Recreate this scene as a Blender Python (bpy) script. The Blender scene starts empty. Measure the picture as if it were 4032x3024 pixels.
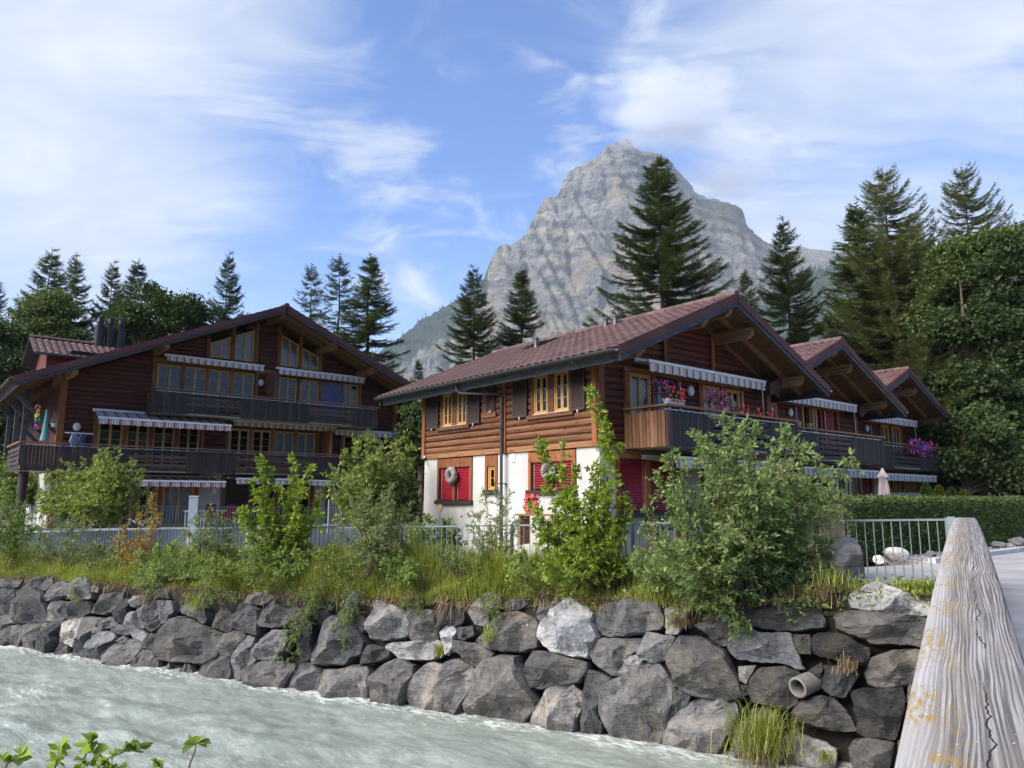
import bpy, math, random
import numpy as np
from mathutils import Vector, Matrix, noise

# ------------------------------------------------------------------ camera
F_PX = 2900.0                                   # focal length in pixels of the 4032 px wide photograph
PITCH = math.atan(458.0 / F_PX)
SC = bpy.context.scene
COL = SC.collection
cam_d = bpy.data.cameras.new('camera'); cam = bpy.data.objects.new('camera', cam_d); COL.objects.link(cam)
cam.rotation_euler = (math.pi / 2 + PITCH, 0, 0)
cam_d.sensor_width = 36; cam_d.lens = 36 * F_PX / 4032
cam_d.clip_start = 0.05; cam_d.clip_end = 30000
SC.camera = cam

# ------------------------------------------------------------------ sun, sky, exposure
SUN_TO = Vector((-0.85, -0.53, 0)).normalized()
SUN_EL = math.radians(40)
to_sun = Vector((SUN_TO.x * math.cos(SUN_EL), SUN_TO.y * math.cos(SUN_EL), math.sin(SUN_EL)))
sd = bpy.data.lights.new('sun', 'SUN'); sun = bpy.data.objects.new('sun', sd); COL.objects.link(sun)
sd.energy = 3.8; sd.angle = math.radians(48); sd.color = (1.0, 0.91, 0.80)
sun.rotation_euler = to_sun.to_track_quat('Z', 'Y').to_euler()
SC.view_settings.view_transform = 'Standard'; SC.view_settings.look = 'None'
SC.view_settings.exposure = 1.1; SC.view_settings.gamma = 1.0
SC.view_settings.use_curve_mapping = False
SC.cycles.max_bounces = 9; SC.cycles.transparent_max_bounces = 24
SC.cycles.volume_bounces = 6; SC.cycles.use_denoising = True
try: SC.cycles.denoiser = 'OPENIMAGEDENOISE'
except Exception: pass

w = bpy.data.worlds.new('World'); SC.world = w; w.use_nodes = True
nt = w.node_tree; nt.nodes.clear()
class G:
    """small node graph helper"""
    def __init__(s, nt): s.nt = nt
    def n(s, t, **k):
        x = s.nt.nodes.new(t)
        for a, b in k.items():
            if a.startswith('i_'):
                key = a[2:]; key = int(key) if key.isdigit() else key.replace('_', ' ')
                sock = x.inputs[key]
                if hasattr(b, 'is_linked'): s.nt.links.new(b, sock)
                else: sock.default_value = b
            else: setattr(x, a, b)
        return x
    def l(s, a, b): s.nt.links.new(a, b)
    def m(s, op, a, b=None, c=None, clamp=False):
        x = s.nt.nodes.new('ShaderNodeMath'); x.operation = op; x.use_clamp = clamp
        for i, v in enumerate((a, b, c)):
            if v is None: continue
            if hasattr(v, 'is_linked'): s.nt.links.new(v, x.inputs[i])
            else: x.inputs[i].default_value = v
        return x.outputs[0]
    def vm(s, op, a, b=None):
        x = s.nt.nodes.new('ShaderNodeVectorMath'); x.operation = op
        for i, v in enumerate((a, b)):
            if v is None: continue
            if hasattr(v, 'is_linked'): s.nt.links.new(v, x.inputs[i])
            else: x.inputs[i].default_value = v
        return x
    def mapr(s, v, a, b, c=0.0, d=1.0, t='SMOOTHSTEP'):
        x = s.nt.nodes.new('ShaderNodeMapRange'); x.interpolation_type = t; x.clamp = True
        s.nt.links.new(v, x.inputs[0])
        for i, q in zip((1, 2, 3, 4), (a, b, c, d)): x.inputs[i].default_value = q
        return x.outputs[0]
    def mix(s, f, a, b, bt='MIX'):
        x = s.nt.nodes.new('ShaderNodeMix'); x.data_type = 'RGBA'; x.blend_type = bt
        for i, v in ((0, f), (6, a), (7, b)):
            if hasattr(v, 'is_linked'): s.nt.links.new(v, x.inputs[i])
            else: x.inputs[i].default_value = v if i == 0 else (tuple(v) + (1,))[:4]
        return x.outputs[2]
    def noise(s, vec, scale, detail=4, rough=0.55, dist=0.0, lac=2.0):
        x = s.nt.nodes.new('ShaderNodeTexNoise')
        s.nt.links.new(vec, x.inputs['Vector'])
        for k, v in (('Scale', scale), ('Detail', detail), ('Roughness', rough), ('Distortion', dist), ('Lacunarity', lac)):
            x.inputs[k].default_value = v
        return x.outputs[0]
    def ramp(s, v, stops):
        x = s.nt.nodes.new('ShaderNodeValToRGB'); s.nt.links.new(v, x.inputs[0])
        e = x.color_ramp.elements
        while len(e) < len(stops): e.new(0.5)
        for el, (p, c) in zip(e, stops):
            el.position = p; el.color = (tuple(c) + (1,))[:4]
        return x.outputs[0]
    def mapping(s, vec, loc=(0, 0, 0), rot=(0, 0, 0), scale=(1, 1, 1)):
        x = s.nt.nodes.new('ShaderNodeMapping'); s.nt.links.new(vec, x.inputs[0])
        x.inputs[1].default_value = loc; x.inputs[2].default_value = rot; x.inputs[3].default_value = scale
        return x.outputs[0]

SCL = 4032 / 2212.0                              # measurements below are taken on a 2212 px wide copy
_c, _s = math.cos(PITCH), math.sin(PITCH)
def ray(dx, dy):
    x = (dx * SCL - 2016) / F_PX; u = -(dy * SCL - 1512) / F_PX
    return np.array([x, _c - u * _s, _s + u * _c])
def at_d(dx, dy, D):
    r = ray(dx, dy); return r * (D / r[1])
def at_z(dx, dy, z):
    r = ray(dx, dy); return r * (z / r[2])

g = G(nt)
out = g.n('ShaderNodeOutputWorld'); bg = g.n('ShaderNodeBackground')
sky = g.n('ShaderNodeTexSky', sky_type='NISHITA', sun_disc=False)
sky.sun_elevation = SUN_EL; sky.sun_rotation = math.atan2(SUN_TO.x, SUN_TO.y)
sky.altitude = 1200; sky.air_density = 1.0; sky.dust_density = 0.6; sky.ozone_density = 1.6
tc = g.n('ShaderNodeTexCoord'); dirv = tc.outputs['Generated']
sep = g.n('ShaderNodeSeparateXYZ'); g.l(dirv, sep.inputs[0])
zz = g.m('ADD', g.m('MAXIMUM', sep.outputs[2], 0.0), 0.16)
px_ = g.m('DIVIDE', sep.outputs[0], zz); py_ = g.m('DIVIDE', sep.outputs[1], zz)
cmb = g.n('ShaderNodeCombineXYZ'); g.l(px_, cmb.inputs[0]); g.l(py_, cmb.inputs[1])
plane = cmb.outputs[0]
warp = g.n('ShaderNodeTexNoise'); g.l(plane, warp.inputs['Vector']); warp.inputs['Scale'].default_value = 0.9; warp.inputs['Detail'].default_value = 3
wv = g.vm('SCALE', g.vm('SUBTRACT', warp.outputs[1], (0.5, 0.5, 0.5)).outputs[0]); wv.inputs[3].default_value = 0.9
pl2 = g.vm('ADD', plane, wv.outputs[0]).outputs[0]
veil = g.noise(g.mapping(pl2, (3.1, 1.7, 0), (0, 0, math.radians(-24)), (0.55, 1.25, 1)), 0.85, 6, 0.55, 0.2)
wisp = g.noise(g.mapping(pl2, (9.4, 4.2, 0), (0, 0, math.radians(20)), (0.9, 2.0, 1)), 2.1, 9, 0.62, 0.5)
puff = g.noise(g.mapping(pl2, (1.3, 8.8, 0), (0, 0, 0), (1.3, 1.6, 1)), 2.6, 10, 0.6, 0.3)
def lobe(dx, dy, rad, soft):
    d = ray(dx, dy); d = d / np.linalg.norm(d)
    dp = g.vm('DOT_PRODUCT', dirv, tuple(d)).outputs['Value']
    return g.mapr(dp, math.cos(math.radians(rad + soft)), math.cos(math.radians(max(rad - soft, 0))))
def plus(*a):
    r = a[0]
    for q in a[1:]: r = g.m('ADD', r, q)
    return r
def W(l, k): return g.m('MULTIPLY', l, k)
bank = plus(W(lobe(100, 0, 12, 11), .23), W(lobe(2100, 300, 14, 13), .17), W(lobe(100, 580, 10, 9), .13), W(lobe(850, 280, 13, 12), -.08), W(lobe(1500, 60, 8, 8), .04))
streak = g.noise(g.mapping(pl2, (5.4, 2.2, 0), (0, 0, math.radians(-32)), (0.7, 3.2, 1)), 1.5, 8, 0.6, 0.6)
vv = plus(W(veil, .62), W(streak, .38), bank)
veil_f = g.mapr(vv, 0.46, 0.82, 0, .92)
wisp_f = g.m('MULTIPLY', g.mapr(plus(wisp, W(bank, .5)), 0.51, 0.80), 0.72)
puff_f = g.m('MULTIPLY', g.mapr(plus(puff, W(lobe(1400, 230, 6, 5), .09), W(lobe(1270, 320, 3, 3), .13), W(lobe(1620, 390, 6, 5), .10), W(lobe(870, 480, 6, 5), .13), W(lobe(600, 240, 4, 4), .10), W(lobe(800, 308, 3, 3), .12)), 0.58, 0.84), 0.75)
low = g.mapr(sep.outputs[2], 0.02, 0.36, 0.50, 0.0)
def screen(a, b): return g.m('SUBTRACT', 1.0, g.m('MULTIPLY', g.m('SUBTRACT', 1.0, a), g.m('SUBTRACT', 1.0, b)))
cl = screen(screen(veil_f, low), screen(wisp_f, puff_f))
ccol = g.mix(g.mapr(plus(W(puff, .5), W(veil, .5)), 0.42, 0.66), (4.7, 5.2, 6.2), (6.5, 6.8, 7.2))
skyb = g.mix(1.0, sky.outputs[0], (0.80, 1.20, 1.80), 'MULTIPLY')
fin = g.mix(cl, skyb, ccol)
g.l(fin, bg.inputs[0]); bg.inputs[1].default_value = 0.069
g.l(bg.outputs[0], out.inputs[0])

# ------------------------------------------------------------------ frames
AZ = math.radians(39.9)                          # the chalets stand turned by this much
FB = Matrix.Translation((2.378, 20.1, 0)) @ Matrix.Rotation(AZ, 4, 'Z')   # x along the gables, y along the ridges
E2 = np.array([-0.892014, 0.452007]); N2 = np.array([0.452007, 0.892014])  # along the river bank, inland
def an(a, n, z): return np.array([a * E2[0] + n * N2[0], a * E2[1] + n * N2[1], z])
WATER_Z = -4.2; BANK_N = 13.45; BATTER = 0.25
def wall_top(a): return float(np.interp(a, [-8, 0, 0.6, 3.4, 6.5, 10, 14, 25, 60], [-1.5, -1.5, -1.5, -1.8, -1.97, -2.15, -2.25, -2.36, -2.5]))
def fence_top(a): return float(np.interp(a, [-5, -0.3, 10.6, 25.2, 60], [-0.31, -0.31, -0.62, -0.93, -1.2]))

# ------------------------------------------------------------------ object helpers
WM = {}
def add(name, me, M=None, parent=None, color=None, **props):
    o = bpy.data.objects.new(name, me); COL.objects.link(o)
    if M is None: M = Matrix.Identity(4)
    if parent is not None:
        o.parent = parent; o.matrix_parent_inverse = WM[parent.name].inverted()
    o.matrix_basis = M; WM[o.name] = M.copy()
    if color is not None: o.color = color if len(color) == 4 else (*color, 1)
    for k, v in props.items(): o[k] = v
    return o
def empty(name, M, label, cat, group=None):
    o = add(name, None, M); o['label'] = label; o['category'] = cat
    if group: o['group'] = group
    o.empty_display_size = 0.2
    return o
def T(x, y, z): return Matrix.Translation((x, y, z))
def S(x, y, z): return Matrix.Diagonal((x, y, z, 1))
def R(a, ax): return Matrix.Rotation(a, 4, ax)
def mk(name, v, f, mat=None, smooth=False, sharp=None, attrs=None):
    me = bpy.data.meshes.new(name)
    if isinstance(f, np.ndarray):
        v = np.asarray(v, dtype=np.float32).reshape(-1, 3); M, k = f.shape
        me.vertices.add(len(v)); me.vertices.foreach_set('co', v.ravel())
        me.loops.add(M * k); me.loops.foreach_set('vertex_index', f.astype(np.int32).ravel())
        me.polygons.add(M); me.polygons.foreach_set('loop_start', np.arange(0, M * k, k, dtype=np.int32))
        me.update(calc_edges=True)
    else:
        me.from_pydata([tuple(map(float, p)) for p in v], [], f); me.update()
    if smooth:
        me.polygons.foreach_set('use_smooth', np.ones(len(me.polygons), dtype=bool))
        if sharp: me.set_sharp_from_angle(angle=math.radians(sharp))
    for k, a in (attrs or {}).items():
        at = me.attributes.new(k, 'FLOAT', 'POINT'); at.data.foreach_set('value', np.asarray(a, dtype=np.float32))
    if mat: me.materials.append(mat)
    return me
class MB:
    def __init__(s): s.v = []; s.f = []
    def hexa(s, p):
        b = len(s.v); s.v += [tuple(map(float, q)) for q in p]
        s.f += [[b + i for i in q] for q in ((0, 3, 2, 1), (4, 5, 6, 7), (0, 1, 5, 4), (1, 2, 6, 5), (2, 3, 7, 6), (3, 0, 4, 7))]
        return s
    def box(s, x0, x1, y0, y1, z0, z1):
        return s.hexa([(x0, y0, z0), (x1, y0, z0), (x1, y1, z0), (x0, y1, z0), (x0, y0, z1), (x1, y0, z1), (x1, y1, z1), (x0, y1, z1)])
    def prism(s, poly, d):                      # poly: list of 3d points, extruded along vector d
        b = len(s.v); n = len(poly)
        s.v += [tuple(map(float, p)) for p in poly] + [tuple(float(p[i] + d[i]) for i in range(3)) for p in poly]
        s.f += [[b + i for i in range(n)][::-1], [b + n + i for i in range(n)]]
        s.f += [[b + i, b + (i + 1) % n, b + n + (i + 1) % n, b + n + i] for i in range(n)]
        return s
    def tube(s, pts, rad, k=8, cap=True):
        pts = [Vector(p) for p in pts]; rad = [rad] * len(pts) if not hasattr(rad, '__len__') else rad
        b = len(s.v)
        for i, p in enumerate(pts):
            t = (pts[min(i + 1, len(pts) - 1)] - pts[max(i - 1, 0)]).normalized()
            up = Vector((0, 0, 1)) if abs(t.z) < 0.9 else Vector((1, 0, 0))
            u = t.cross(up).normalized(); w_ = u.cross(t)
            for j in range(k):
                a = 2 * math.pi * j / k
                s.v.append(tuple(p + (u * math.cos(a) + w_ * math.sin(a)) * rad[i]))
        for i in range(len(pts) - 1):
            for j in range(k):
                s.f.append([b + i * k + j, b + i * k + (j + 1) % k, b + (i + 1) * k + (j + 1) % k, b + (i + 1) * k + j])
        if cap:
            s.f.append([b + j for j in range(k)][::-1]); e = b + (len(pts) - 1) * k; s.f.append([e + j for j in range(k)])
        return s
    def lathe(s, prof, k=16, c=(0, 0, 0)):
        b = len(s.v)
        for r, z in prof:
            for j in range(k):
                a = 2 * math.pi * j / k; s.v.append((c[0] + r * math.cos(a), c[1] + r * math.sin(a), c[2] + z))
        for i in range(len(prof) - 1):
            for j in range(k):
                s.f.append([b + i * k + j, b + i * k + (j + 1) % k, b + (i + 1) * k + (j + 1) % k, b + (i + 1) * k + j])
        s.f.append([b + j for j in range(k)][::-1]); e = b + (len(prof) - 1) * k; s.f.append([e + j for j in range(k)])
        return s
    def me(s, name, mat, smooth=False, sharp=35): return mk(name, s.v, s.f, mat, smooth, sharp)
_ub = {}
def ubox(mat):
    if mat.name not in _ub: _ub[mat.name] = MB().box(-.5, .5, -.5, .5, -.5, .5).me('unit_box', mat)
    return _ub[mat.name]
def bar(name, mat, x0, x1, y0, y1, z0, z1, parent, M=FB, **k):
    return add(name, ubox(mat), M @ T((x0 + x1) / 2, (y0 + y1) / 2, (z0 + z1) / 2) @ S(abs(x1 - x0), abs(y1 - y0), abs(z1 - z0)), parent, **k)
def beam(name, mat, p, q, wd, ht, parent, M=FB, **k):
    """a square timber from p to q (its centre line), wd across, ht upright"""
    p = Vector(p); q = Vector(q); d = q - p; L = d.length; t = d / L
    up = Vector((0, 0, 1)) if abs(t.z) < 0.95 else Vector((0, 1, 0))
    s_ = up.cross(t).normalized(); u = t.cross(s_)
    B = Matrix((t, s_, u)).transposed().to_4x4(); B.translation = (p + q) / 2
    return add(name, ubox(mat), M @ B @ S(L, wd, ht), parent, **k)
def fbm(p, oct_=4): return noise.fractal(Vector(p), 1.0, 2.0, oct_)

# ------------------------------------------------------------------ materials
def newmat(name):
    m = bpy.data.materials.new(name); m.use_nodes = True; nt = m.node_tree
    b = nt.nodes['Principled BSDF']; g = G(nt)
    geo = g.n('ShaderNodeNewGeometry')
    return m, g, b, geo.outputs['Position']
def bump(g, b, h, strength=0.3, dist=0.02):
    x = g.n('ShaderNodeBump'); g.l(h, x.inputs['Height']); x.inputs['Strength'].default_value = strength; x.inputs['Distance'].default_value = dist
    g.l(x.outputs[0], b.inputs['Normal'])
def plain(name, col, rough=0.6, metal=0.0, var=0.12, scale=6.0, spec=0.4, bmp=0.0):
    m, g, b, pos = newmat(name)
    nz = g.noise(pos, scale, 5)
    f = g.mapr(nz, 0.3, 0.7, 1 - var, 1 + var, 'LINEAR')
    oi = g.n('ShaderNodeObjectInfo'); rr = g.mapr(oi.outputs['Random'], 0, 1, 1 - var * .6, 1 + var * .6, 'LINEAR')
    sc = g.vm('SCALE', col); g.l(g.m('MULTIPLY', f, rr), sc.inputs[3])
    g.l(sc.outputs[0], b.inputs['Base Color'])
    b.inputs['Roughness'].default_value = rough; b.inputs['Metallic'].default_value = metal
    b.inputs['Specular IOR Level'].default_value = spec
    if bmp: bump(g, b, g.noise(pos, scale * 6, 4), bmp, 0.01)
    return m
def wood(name, c0, c1, axis, rough=0.65, use_color=False, knots=0.5):
    """grain along the house axis 'v' (gable), 'u' (ridge) or 'z'"""
    m, g, b, pos = newmat(name)
    p = g.mapping(pos, rot=(0, 0, -AZ))
    sc = {'v': (0.35, 6, 9), 'u': (6, 0.35, 9), 'z': (9, 9, 0.5)}[axis]
    ps = g.mapping(p, scale=sc)
    oi = g.n('ShaderNodeObjectInfo')
    off = g.vm('SCALE', (13.0, 7.0, 5.0)); g.l(oi.outputs['Random'], off.inputs[3])
    ps = g.vm('ADD', ps, off.outputs[0]).outputs[0]
    n1 = g.noise(ps, 2.2, 6, 0.6, 0.4); n2 = g.noise(ps, 9.0, 4, 0.6)
    kn = g.noise(g.vm('ADD', g.mapping(p, scale=(2.2, 2.2, 4.0)), off.outputs[0]).outputs[0], 1.3, 2)
    f = g.m('ADD', g.m('MULTIPLY', n1, 0.65), g.m('MULTIPLY', n2, 0.35))
    f = g.mapr(f, 0.33, 0.67, 0, 1, 'LINEAR')
    f = g.m('SUBTRACT', f, g.m('MULTIPLY', g.mapr(kn, 0.62, 0.72), knots), clamp=True)
    col = g.mix(f, c0, c1)
    rr = g.mapr(oi.outputs['Random'], 0, 1, 0.78, 1.22, 'LINEAR')
    sv = g.vm('SCALE', col); g.l(rr, sv.inputs[3]); col = sv.outputs[0]
    if use_color: col = g.mix(1.0, col, oi.outputs['Color'], 'MULTIPLY')
    g.l(col, b.inputs['Base Color']); b.inputs['Roughness'].default_value = rough
    b.inputs['Specular IOR Level'].default_value = 0.25
    bump(g, b, f, 0.35, 0.012)
    return m
def leafmat(name, c0, c1, c2=None, trans=0.35, rough=0.5):
    m, g, b, pos = newmat(name)
    at = g.n('ShaderNodeAttribute', attribute_name='rnd')
    oi = g.n('ShaderNodeObjectInfo')
    big = g.noise(pos, 0.55, 3)
    f = g.m('ADD', g.m('MULTIPLY', at.outputs['Fac'], 0.7), g.m('MULTIPLY', g.m('SUBTRACT', big, 0.35), 0.9), clamp=True)
    col = g.mix(f, c0, c1)
    if c2: col = g.mix(g.mapr(at.outputs['Fac'], 0.93, 1.0), col, c2)
    sv = g.vm('SCALE', col); g.l(g.mapr(oi.outputs['Random'], 0, 1, 0.85, 1.15, 'LINEAR'), sv.inputs[3]); col = sv.outputs[0]
    g.l(col, b.inputs['Base Color']); b.inputs['Roughness'].default_value = rough; b.inputs['Specular IOR Level'].default_value = 0.25
    tr = g.n('ShaderNodeBsdfTranslucent'); g.l(g.mix(1.0, col, (1.15, 1.25, 0.6), 'MULTIPLY'), tr.inputs[0])
    mx = g.n('ShaderNodeMixShader'); mx.inputs[0].default_value = trans
    g.l(b.outputs[0], mx.inputs[1]); g.l(tr.outputs[0], mx.inputs[2])
    o = [x for x in g.nt.nodes if x.type == 'OUTPUT_MATERIAL'][0]; g.l(mx.outputs[0], o.inputs[0])
    return m

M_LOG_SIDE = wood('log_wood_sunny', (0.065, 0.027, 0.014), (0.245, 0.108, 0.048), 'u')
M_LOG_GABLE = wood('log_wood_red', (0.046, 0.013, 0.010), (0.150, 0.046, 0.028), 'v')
M_POST = wood('post_wood', (0.12, 0.04, 0.016), (0.33, 0.125, 0.05), 'z')
M_TRIM_H = wood('trim_wood', (0.12, 0.05, 0.02), (0.34, 0.15, 0.055), 'v')
M_BEAM = wood('beam_wood', (0.12, 0.06, 0.03), (0.36, 0.21, 0.11), 'u')
M_SOFFIT = wood('soffit_wood', (0.09, 0.052, 0.028), (0.24, 0.145, 0.075), 'v')
M_BALC = wood('balcony_boards', (0.35, 0.35, 0.36), (1.0, 1.0, 1.0), 'z', use_color=True, knots=0.3)
M_BALC_H = wood('balcony_planks', (0.35, 0.35, 0.36), (1.0, 1.0, 1.0), 'v', use_color=True, knots=0.3)
M_RAIL = wood('hand_rail_wood', (0.13, 0.065, 0.035), (0.33, 0.17, 0.09), 'v')
M_FASCIA = wood('fascia_wood', (0.025, 0.026, 0.03), (0.105, 0.11, 0.125), 'v', 0.75)
M_SHUTTER = plain('shutter_paint', (0.045, 0.028, 0.022), 0.6)
M_FRAME = plain('window_frame_wood', (0.50, 0.29, 0.09), 0.5, var=0.15)
M_METAL = plain('zinc_metal', (0.075, 0.085, 0.085), 0.42, 0.5)
M_FLUE = plain('black_flue_metal', (0.02, 0.022, 0.024), 0.4, 0.4)
M_ALU = plain('light_aluminium', (0.62, 0.63, 0.64), 0.4, 0.3)
M_WHITE = plain('white_plastic', (0.78, 0.77, 0.74), 0.5)
M_DARK = plain('dark_interior', (0.012, 0.011, 0.010), 0.9)
M_RED = plain('red_blind', (0.235, 0.006, 0.018), 0.42, var=0.06)
M_DARKSILL = plain('dark_sill', (0.035, 0.022, 0.018), 0.6)
M_CURTAIN = plain('curtain_cloth', (0.55, 0.57, 0.60), 0.9, var=0.1)
M_CURTAIN_BLUE = plain('blue_curtain_cloth', (0.15, 0.16, 0.24), 0.9, var=0.3)
M_SLAB = plain('balcony_slab', (0.55, 0.54, 0.52), 0.8)
M_GALV = plain('galvanised_steel', (0.19, 0.235, 0.24), 0.45, 0.35, var=0.15)
M_CONC = plain('pale_concrete', (0.40, 0.40, 0.41), 0.9, var=0.25, scale=1.2, bmp=0.2)
M_SOIL = plain('dark_soil', (0.035, 0.029, 0.022), 0.95, var=0.4, scale=5, bmp=0.6)
M_PIPE = plain('concrete_pipe', (0.19, 0.175, 0.155), 0.9, var=0.25, scale=9, bmp=0.3)
M_LAMP = plain('lamp_glass', (0.72, 0.70, 0.62), 0.3)
M_PINK = plain('pink_petals', (0.55, 0.03, 0.20), 0.6, var=0.3)
M_REDFL = plain('red_petals', (0.62, 0.025, 0.02), 0.6, var=0.3)
M_PURPLE = plain('purple_petals', (0.09, 0.03, 0.30), 0.6, var=0.3)
M_WHITEFL = plain('white_petals', (0.75, 0.75, 0.7), 0.6)
M_WREATH = plain('dry_wreath', (0.23, 0.225, 0.21), 0.95, var=0.4, scale=40, bmp=0.8)
M_PALEWOOD = plain('pale_carved_wood', (0.60, 0.40, 0.22), 0.7)

def mat_plaster():
    m, g, b, pos = newmat('white_plaster')
    n1 = g.noise(pos, 0.8, 5, 0.6); n2 = g.noise(g.mapping(pos, scale=(3, 3, 0.5)), 1.4, 4)
    f = g.mapr(g.m('ADD', g.m('MULTIPLY', n1, .5), g.m('MULTIPLY', n2, .5)), 0.35, 0.65)
    g.l(g.mix(f, (0.42, 0.405, 0.375), (0.53, 0.52, 0.495)), b.inputs['Base Color']); b.inputs['Roughness'].default_value = 0.9
    bump(g, b, g.noise(pos, 60, 3), 0.25, 0.01); return m
M_PLASTER = mat_plaster()
def mat_tile(name, c0, c1):
    m, g, b, pos = newmat(name)
    oi = g.n('ShaderNodeObjectInfo'); n1 = g.noise(pos, 1.1, 4); n2 = g.noise(pos, 14, 4)
    vr = g.n('ShaderNodeTexVoronoi'); g.l(pos, vr.inputs['Vector']); vr.inputs['Scale'].default_value = 3.3
    f = g.m('ADD', g.m('MULTIPLY', n1, .5), g.m('ADD', g.m('MULTIPLY', n2, .3), g.m('MULTIPLY', oi.outputs['Random'], .25)))
    col = g.mix(g.mapr(f, .3, .75), c0, c1)
    sp = g.mapr(g.noise(pos, 7.5, 3), 0.70, 0.76)
    col = g.mix(g.m('MULTIPLY', sp, .8), col, (0.42, 0.36, 0.31))
    g.l(col, b.inputs['Base Color']); b.inputs['Roughness'].default_value = 0.75
    bump(g, b, n2, 0.2, 0.01); return m
M_TILE = mat_tile('clay_tile', (0.062, 0.034, 0.030), (0.150, 0.080, 0.070))
M_VERGE = mat_tile('verge_tile', (0.060, 0.018, 0.016), (0.100, 0.034, 0.029))
def mat_glass():
    m = bpy.data.materials.new('window_glass'); m.use_nodes = True; nt = m.node_tree; nt.nodes.clear(); g = G(nt)
    o = g.n('ShaderNodeOutputMaterial'); tr = g.n('ShaderNodeBsdfTransparent'); tr.inputs[0].default_value = (0.60, 0.66, 0.67, 1)
    gl = g.n('ShaderNodeBsdfGlossy'); gl.inputs['Roughness'].default_value = 0.03; gl.inputs[0].default_value = (0.8, 0.85, 0.9, 1)
    fr = g.n('ShaderNodeFresnel'); fr.inputs[0].default_value = 1.55
    mx = g.n('ShaderNodeMixShader'); g.l(g.m('ADD', fr.outputs[0], 0.0, clamp=True), mx.inputs[0]); g.l(tr.outputs[0], mx.inputs[1]); g.l(gl.outputs[0], mx.inputs[2])
    g.l(mx.outputs[0], o.inputs[0]); return m
M_GLASS = mat_glass()
def mat_stripe(name, cols, period):
    m, g, b, pos = newmat(name)
    p = g.mapping(pos, rot=(0, 0, -AZ)); sp = g.n('ShaderNodeSeparateXYZ'); g.l(p, sp.inputs[0])
    fr = g.m('FRACT', g.m('DIVIDE', sp.outputs[0], period))
    x = g.n('ShaderNodeValToRGB'); g.l(fr, x.inputs[0]); x.color_ramp.interpolation = 'CONSTANT'
    e = x.color_ramp.elements
    while len(e) < len(cols): e.new(.5)
    for el, (p_, c) in zip(e, cols): el.position = p_; el.color = (*c, 1)
    g.l(x.outputs[0], b.inputs['Base Color']); b.inputs['Roughness'].default_value = 0.85
    return m
_cr = (0.56, 0.47, 0.42); _rd = (0.34, 0.075, 0.065); _gr = (0.36, 0.20, 0.18); _wh = (0.72, 0.64, 0.57)
M_AWN = mat_stripe('striped_awning_cloth', [(0, _wh), (.2, _gr), (.28, _wh), (.42, _rd), (.62, _cr), (.70, _rd), (.78, _wh), (.9, _gr)], 0.46)
_g2 = (0.22, 0.14, 0.14); _g3 = (0.44, 0.40, 0.36)
M_AWN2 = mat_stripe('grey_striped_awning_cloth', [(0, _wh), (.25, _g3), (.4, _wh), (.5, _g2), (.68, _g3), (.8, _wh)], 0.34)
# ================================================================== SETTING
def mat_ground():
    m, g, b, pos = newmat('bank_ground')
    n1 = g.noise(pos, 0.7, 5); n2 = g.noise(pos, 8, 5)
    c = g.mix(g.mapr(n1, .35, .65), (0.06, 0.075, 0.02), (0.105, 0.09, 0.04))
    c = g.mix(g.mapr(n2, .4, .7), c, (0.06, 0.05, 0.032))
    g.l(c, b.inputs['Base Color']); b.inputs['Roughness'].default_value = 0.95; bump(g, b, n2, .6, .05); return m
M_GROUND = mat_ground()
def mat_asphalt():
    m, g, b, pos = newmat('grey_asphalt')
    n1 = g.noise(pos, 1.1, 5); n2 = g.noise(pos, 70, 3)
    c = g.mix(g.mapr(n1, .3, .7), (0.27, 0.265, 0.26), (0.37, 0.36, 0.345)); c = g.mix(g.m('MULTIPLY', g.mapr(n2, .45, .7), .3), c, (0.18, 0.18, 0.18))
    g.l(c, b.inputs['Base Color']); b.inputs['Roughness'].default_value = 0.9; bump(g, b, n2, .3, .01); return m
M_ASPH = mat_asphalt()
rng = np.random.default_rng(7)

# ground sheet: from the top of the stone wall inland to the foot of the mountains
def house_uv(p):
    q = FB.inverted() @ Vector((p[0], p[1], 0)); return q.x, q.y
def ground_z(a, n):
    if n < 14.1: return wall_top(a) - .06 + .16 * noise.noise((a * 1.3, 0, 1)) - (14.1 - n) * .8 - (.22 if a < 2.4 else 0)
    fb = fence_top(a) - 1.16
    t = min(1, max(0, (n - 14.1) / 0.9)); z = (wall_top(a) - .06 + .16 * noise.noise((a * 1.3, 0, 1))) * (1 - t) + fb * t
    if n > 15:
        p = an(a, n, 0); u, v = house_uv(p)
        lvl = -1.22 if u < 10 else -1.35
        if u > 2 and v < -5: lvl = -1.5
        if v < 20.9 and u < 5.2 and n > 15:          # low path before the terrace of the far chalet
            lvl = fb - 0.05
        t = min(1, max(0, (n - 15.3) / 1.6)); z = fb * (1 - t) + lvl * t
    return z
av = np.concatenate([[-2500, -900, -300, -120, -60], np.arange(-40, 60, 0.5), [70, 100, 200, 500, 1200, 3000]])
nv = np.concatenate([[13.97, 14.1, 14.2, 14.4, 14.6, 14.8, 15.0, 15.3, 15.7, 16.2], np.arange(16.8, 52, 0.7), [60, 80, 120, 200, 400, 900, 2600, 6000]])
V_ = []; 
for n_ in nv:
    for a_ in av:
        z = ground_z(a_, n_) if abs(a_) < 130 and n_ < 60 else -1.6
        if 13.5 < n_ < 45 and abs(a_) < 60: z += 0.05 * fbm((a_ * .7, n_ * .7, 0), 3)
        V_.append(an(a_, n_ + ((.08 * noise.noise((a_ * 1.1, 3, 0)) + (.16 if a_ < 2.4 else 0)) if n_ < 14.15 else 0), z))
na = len(av); I = np.arange(len(nv) - 1)[:, None] * na + np.arange(na - 1)[None, :]; I = I.ravel()
F_ = np.stack([I, I + na, I + na + 1, I + 1], 1)
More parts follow.
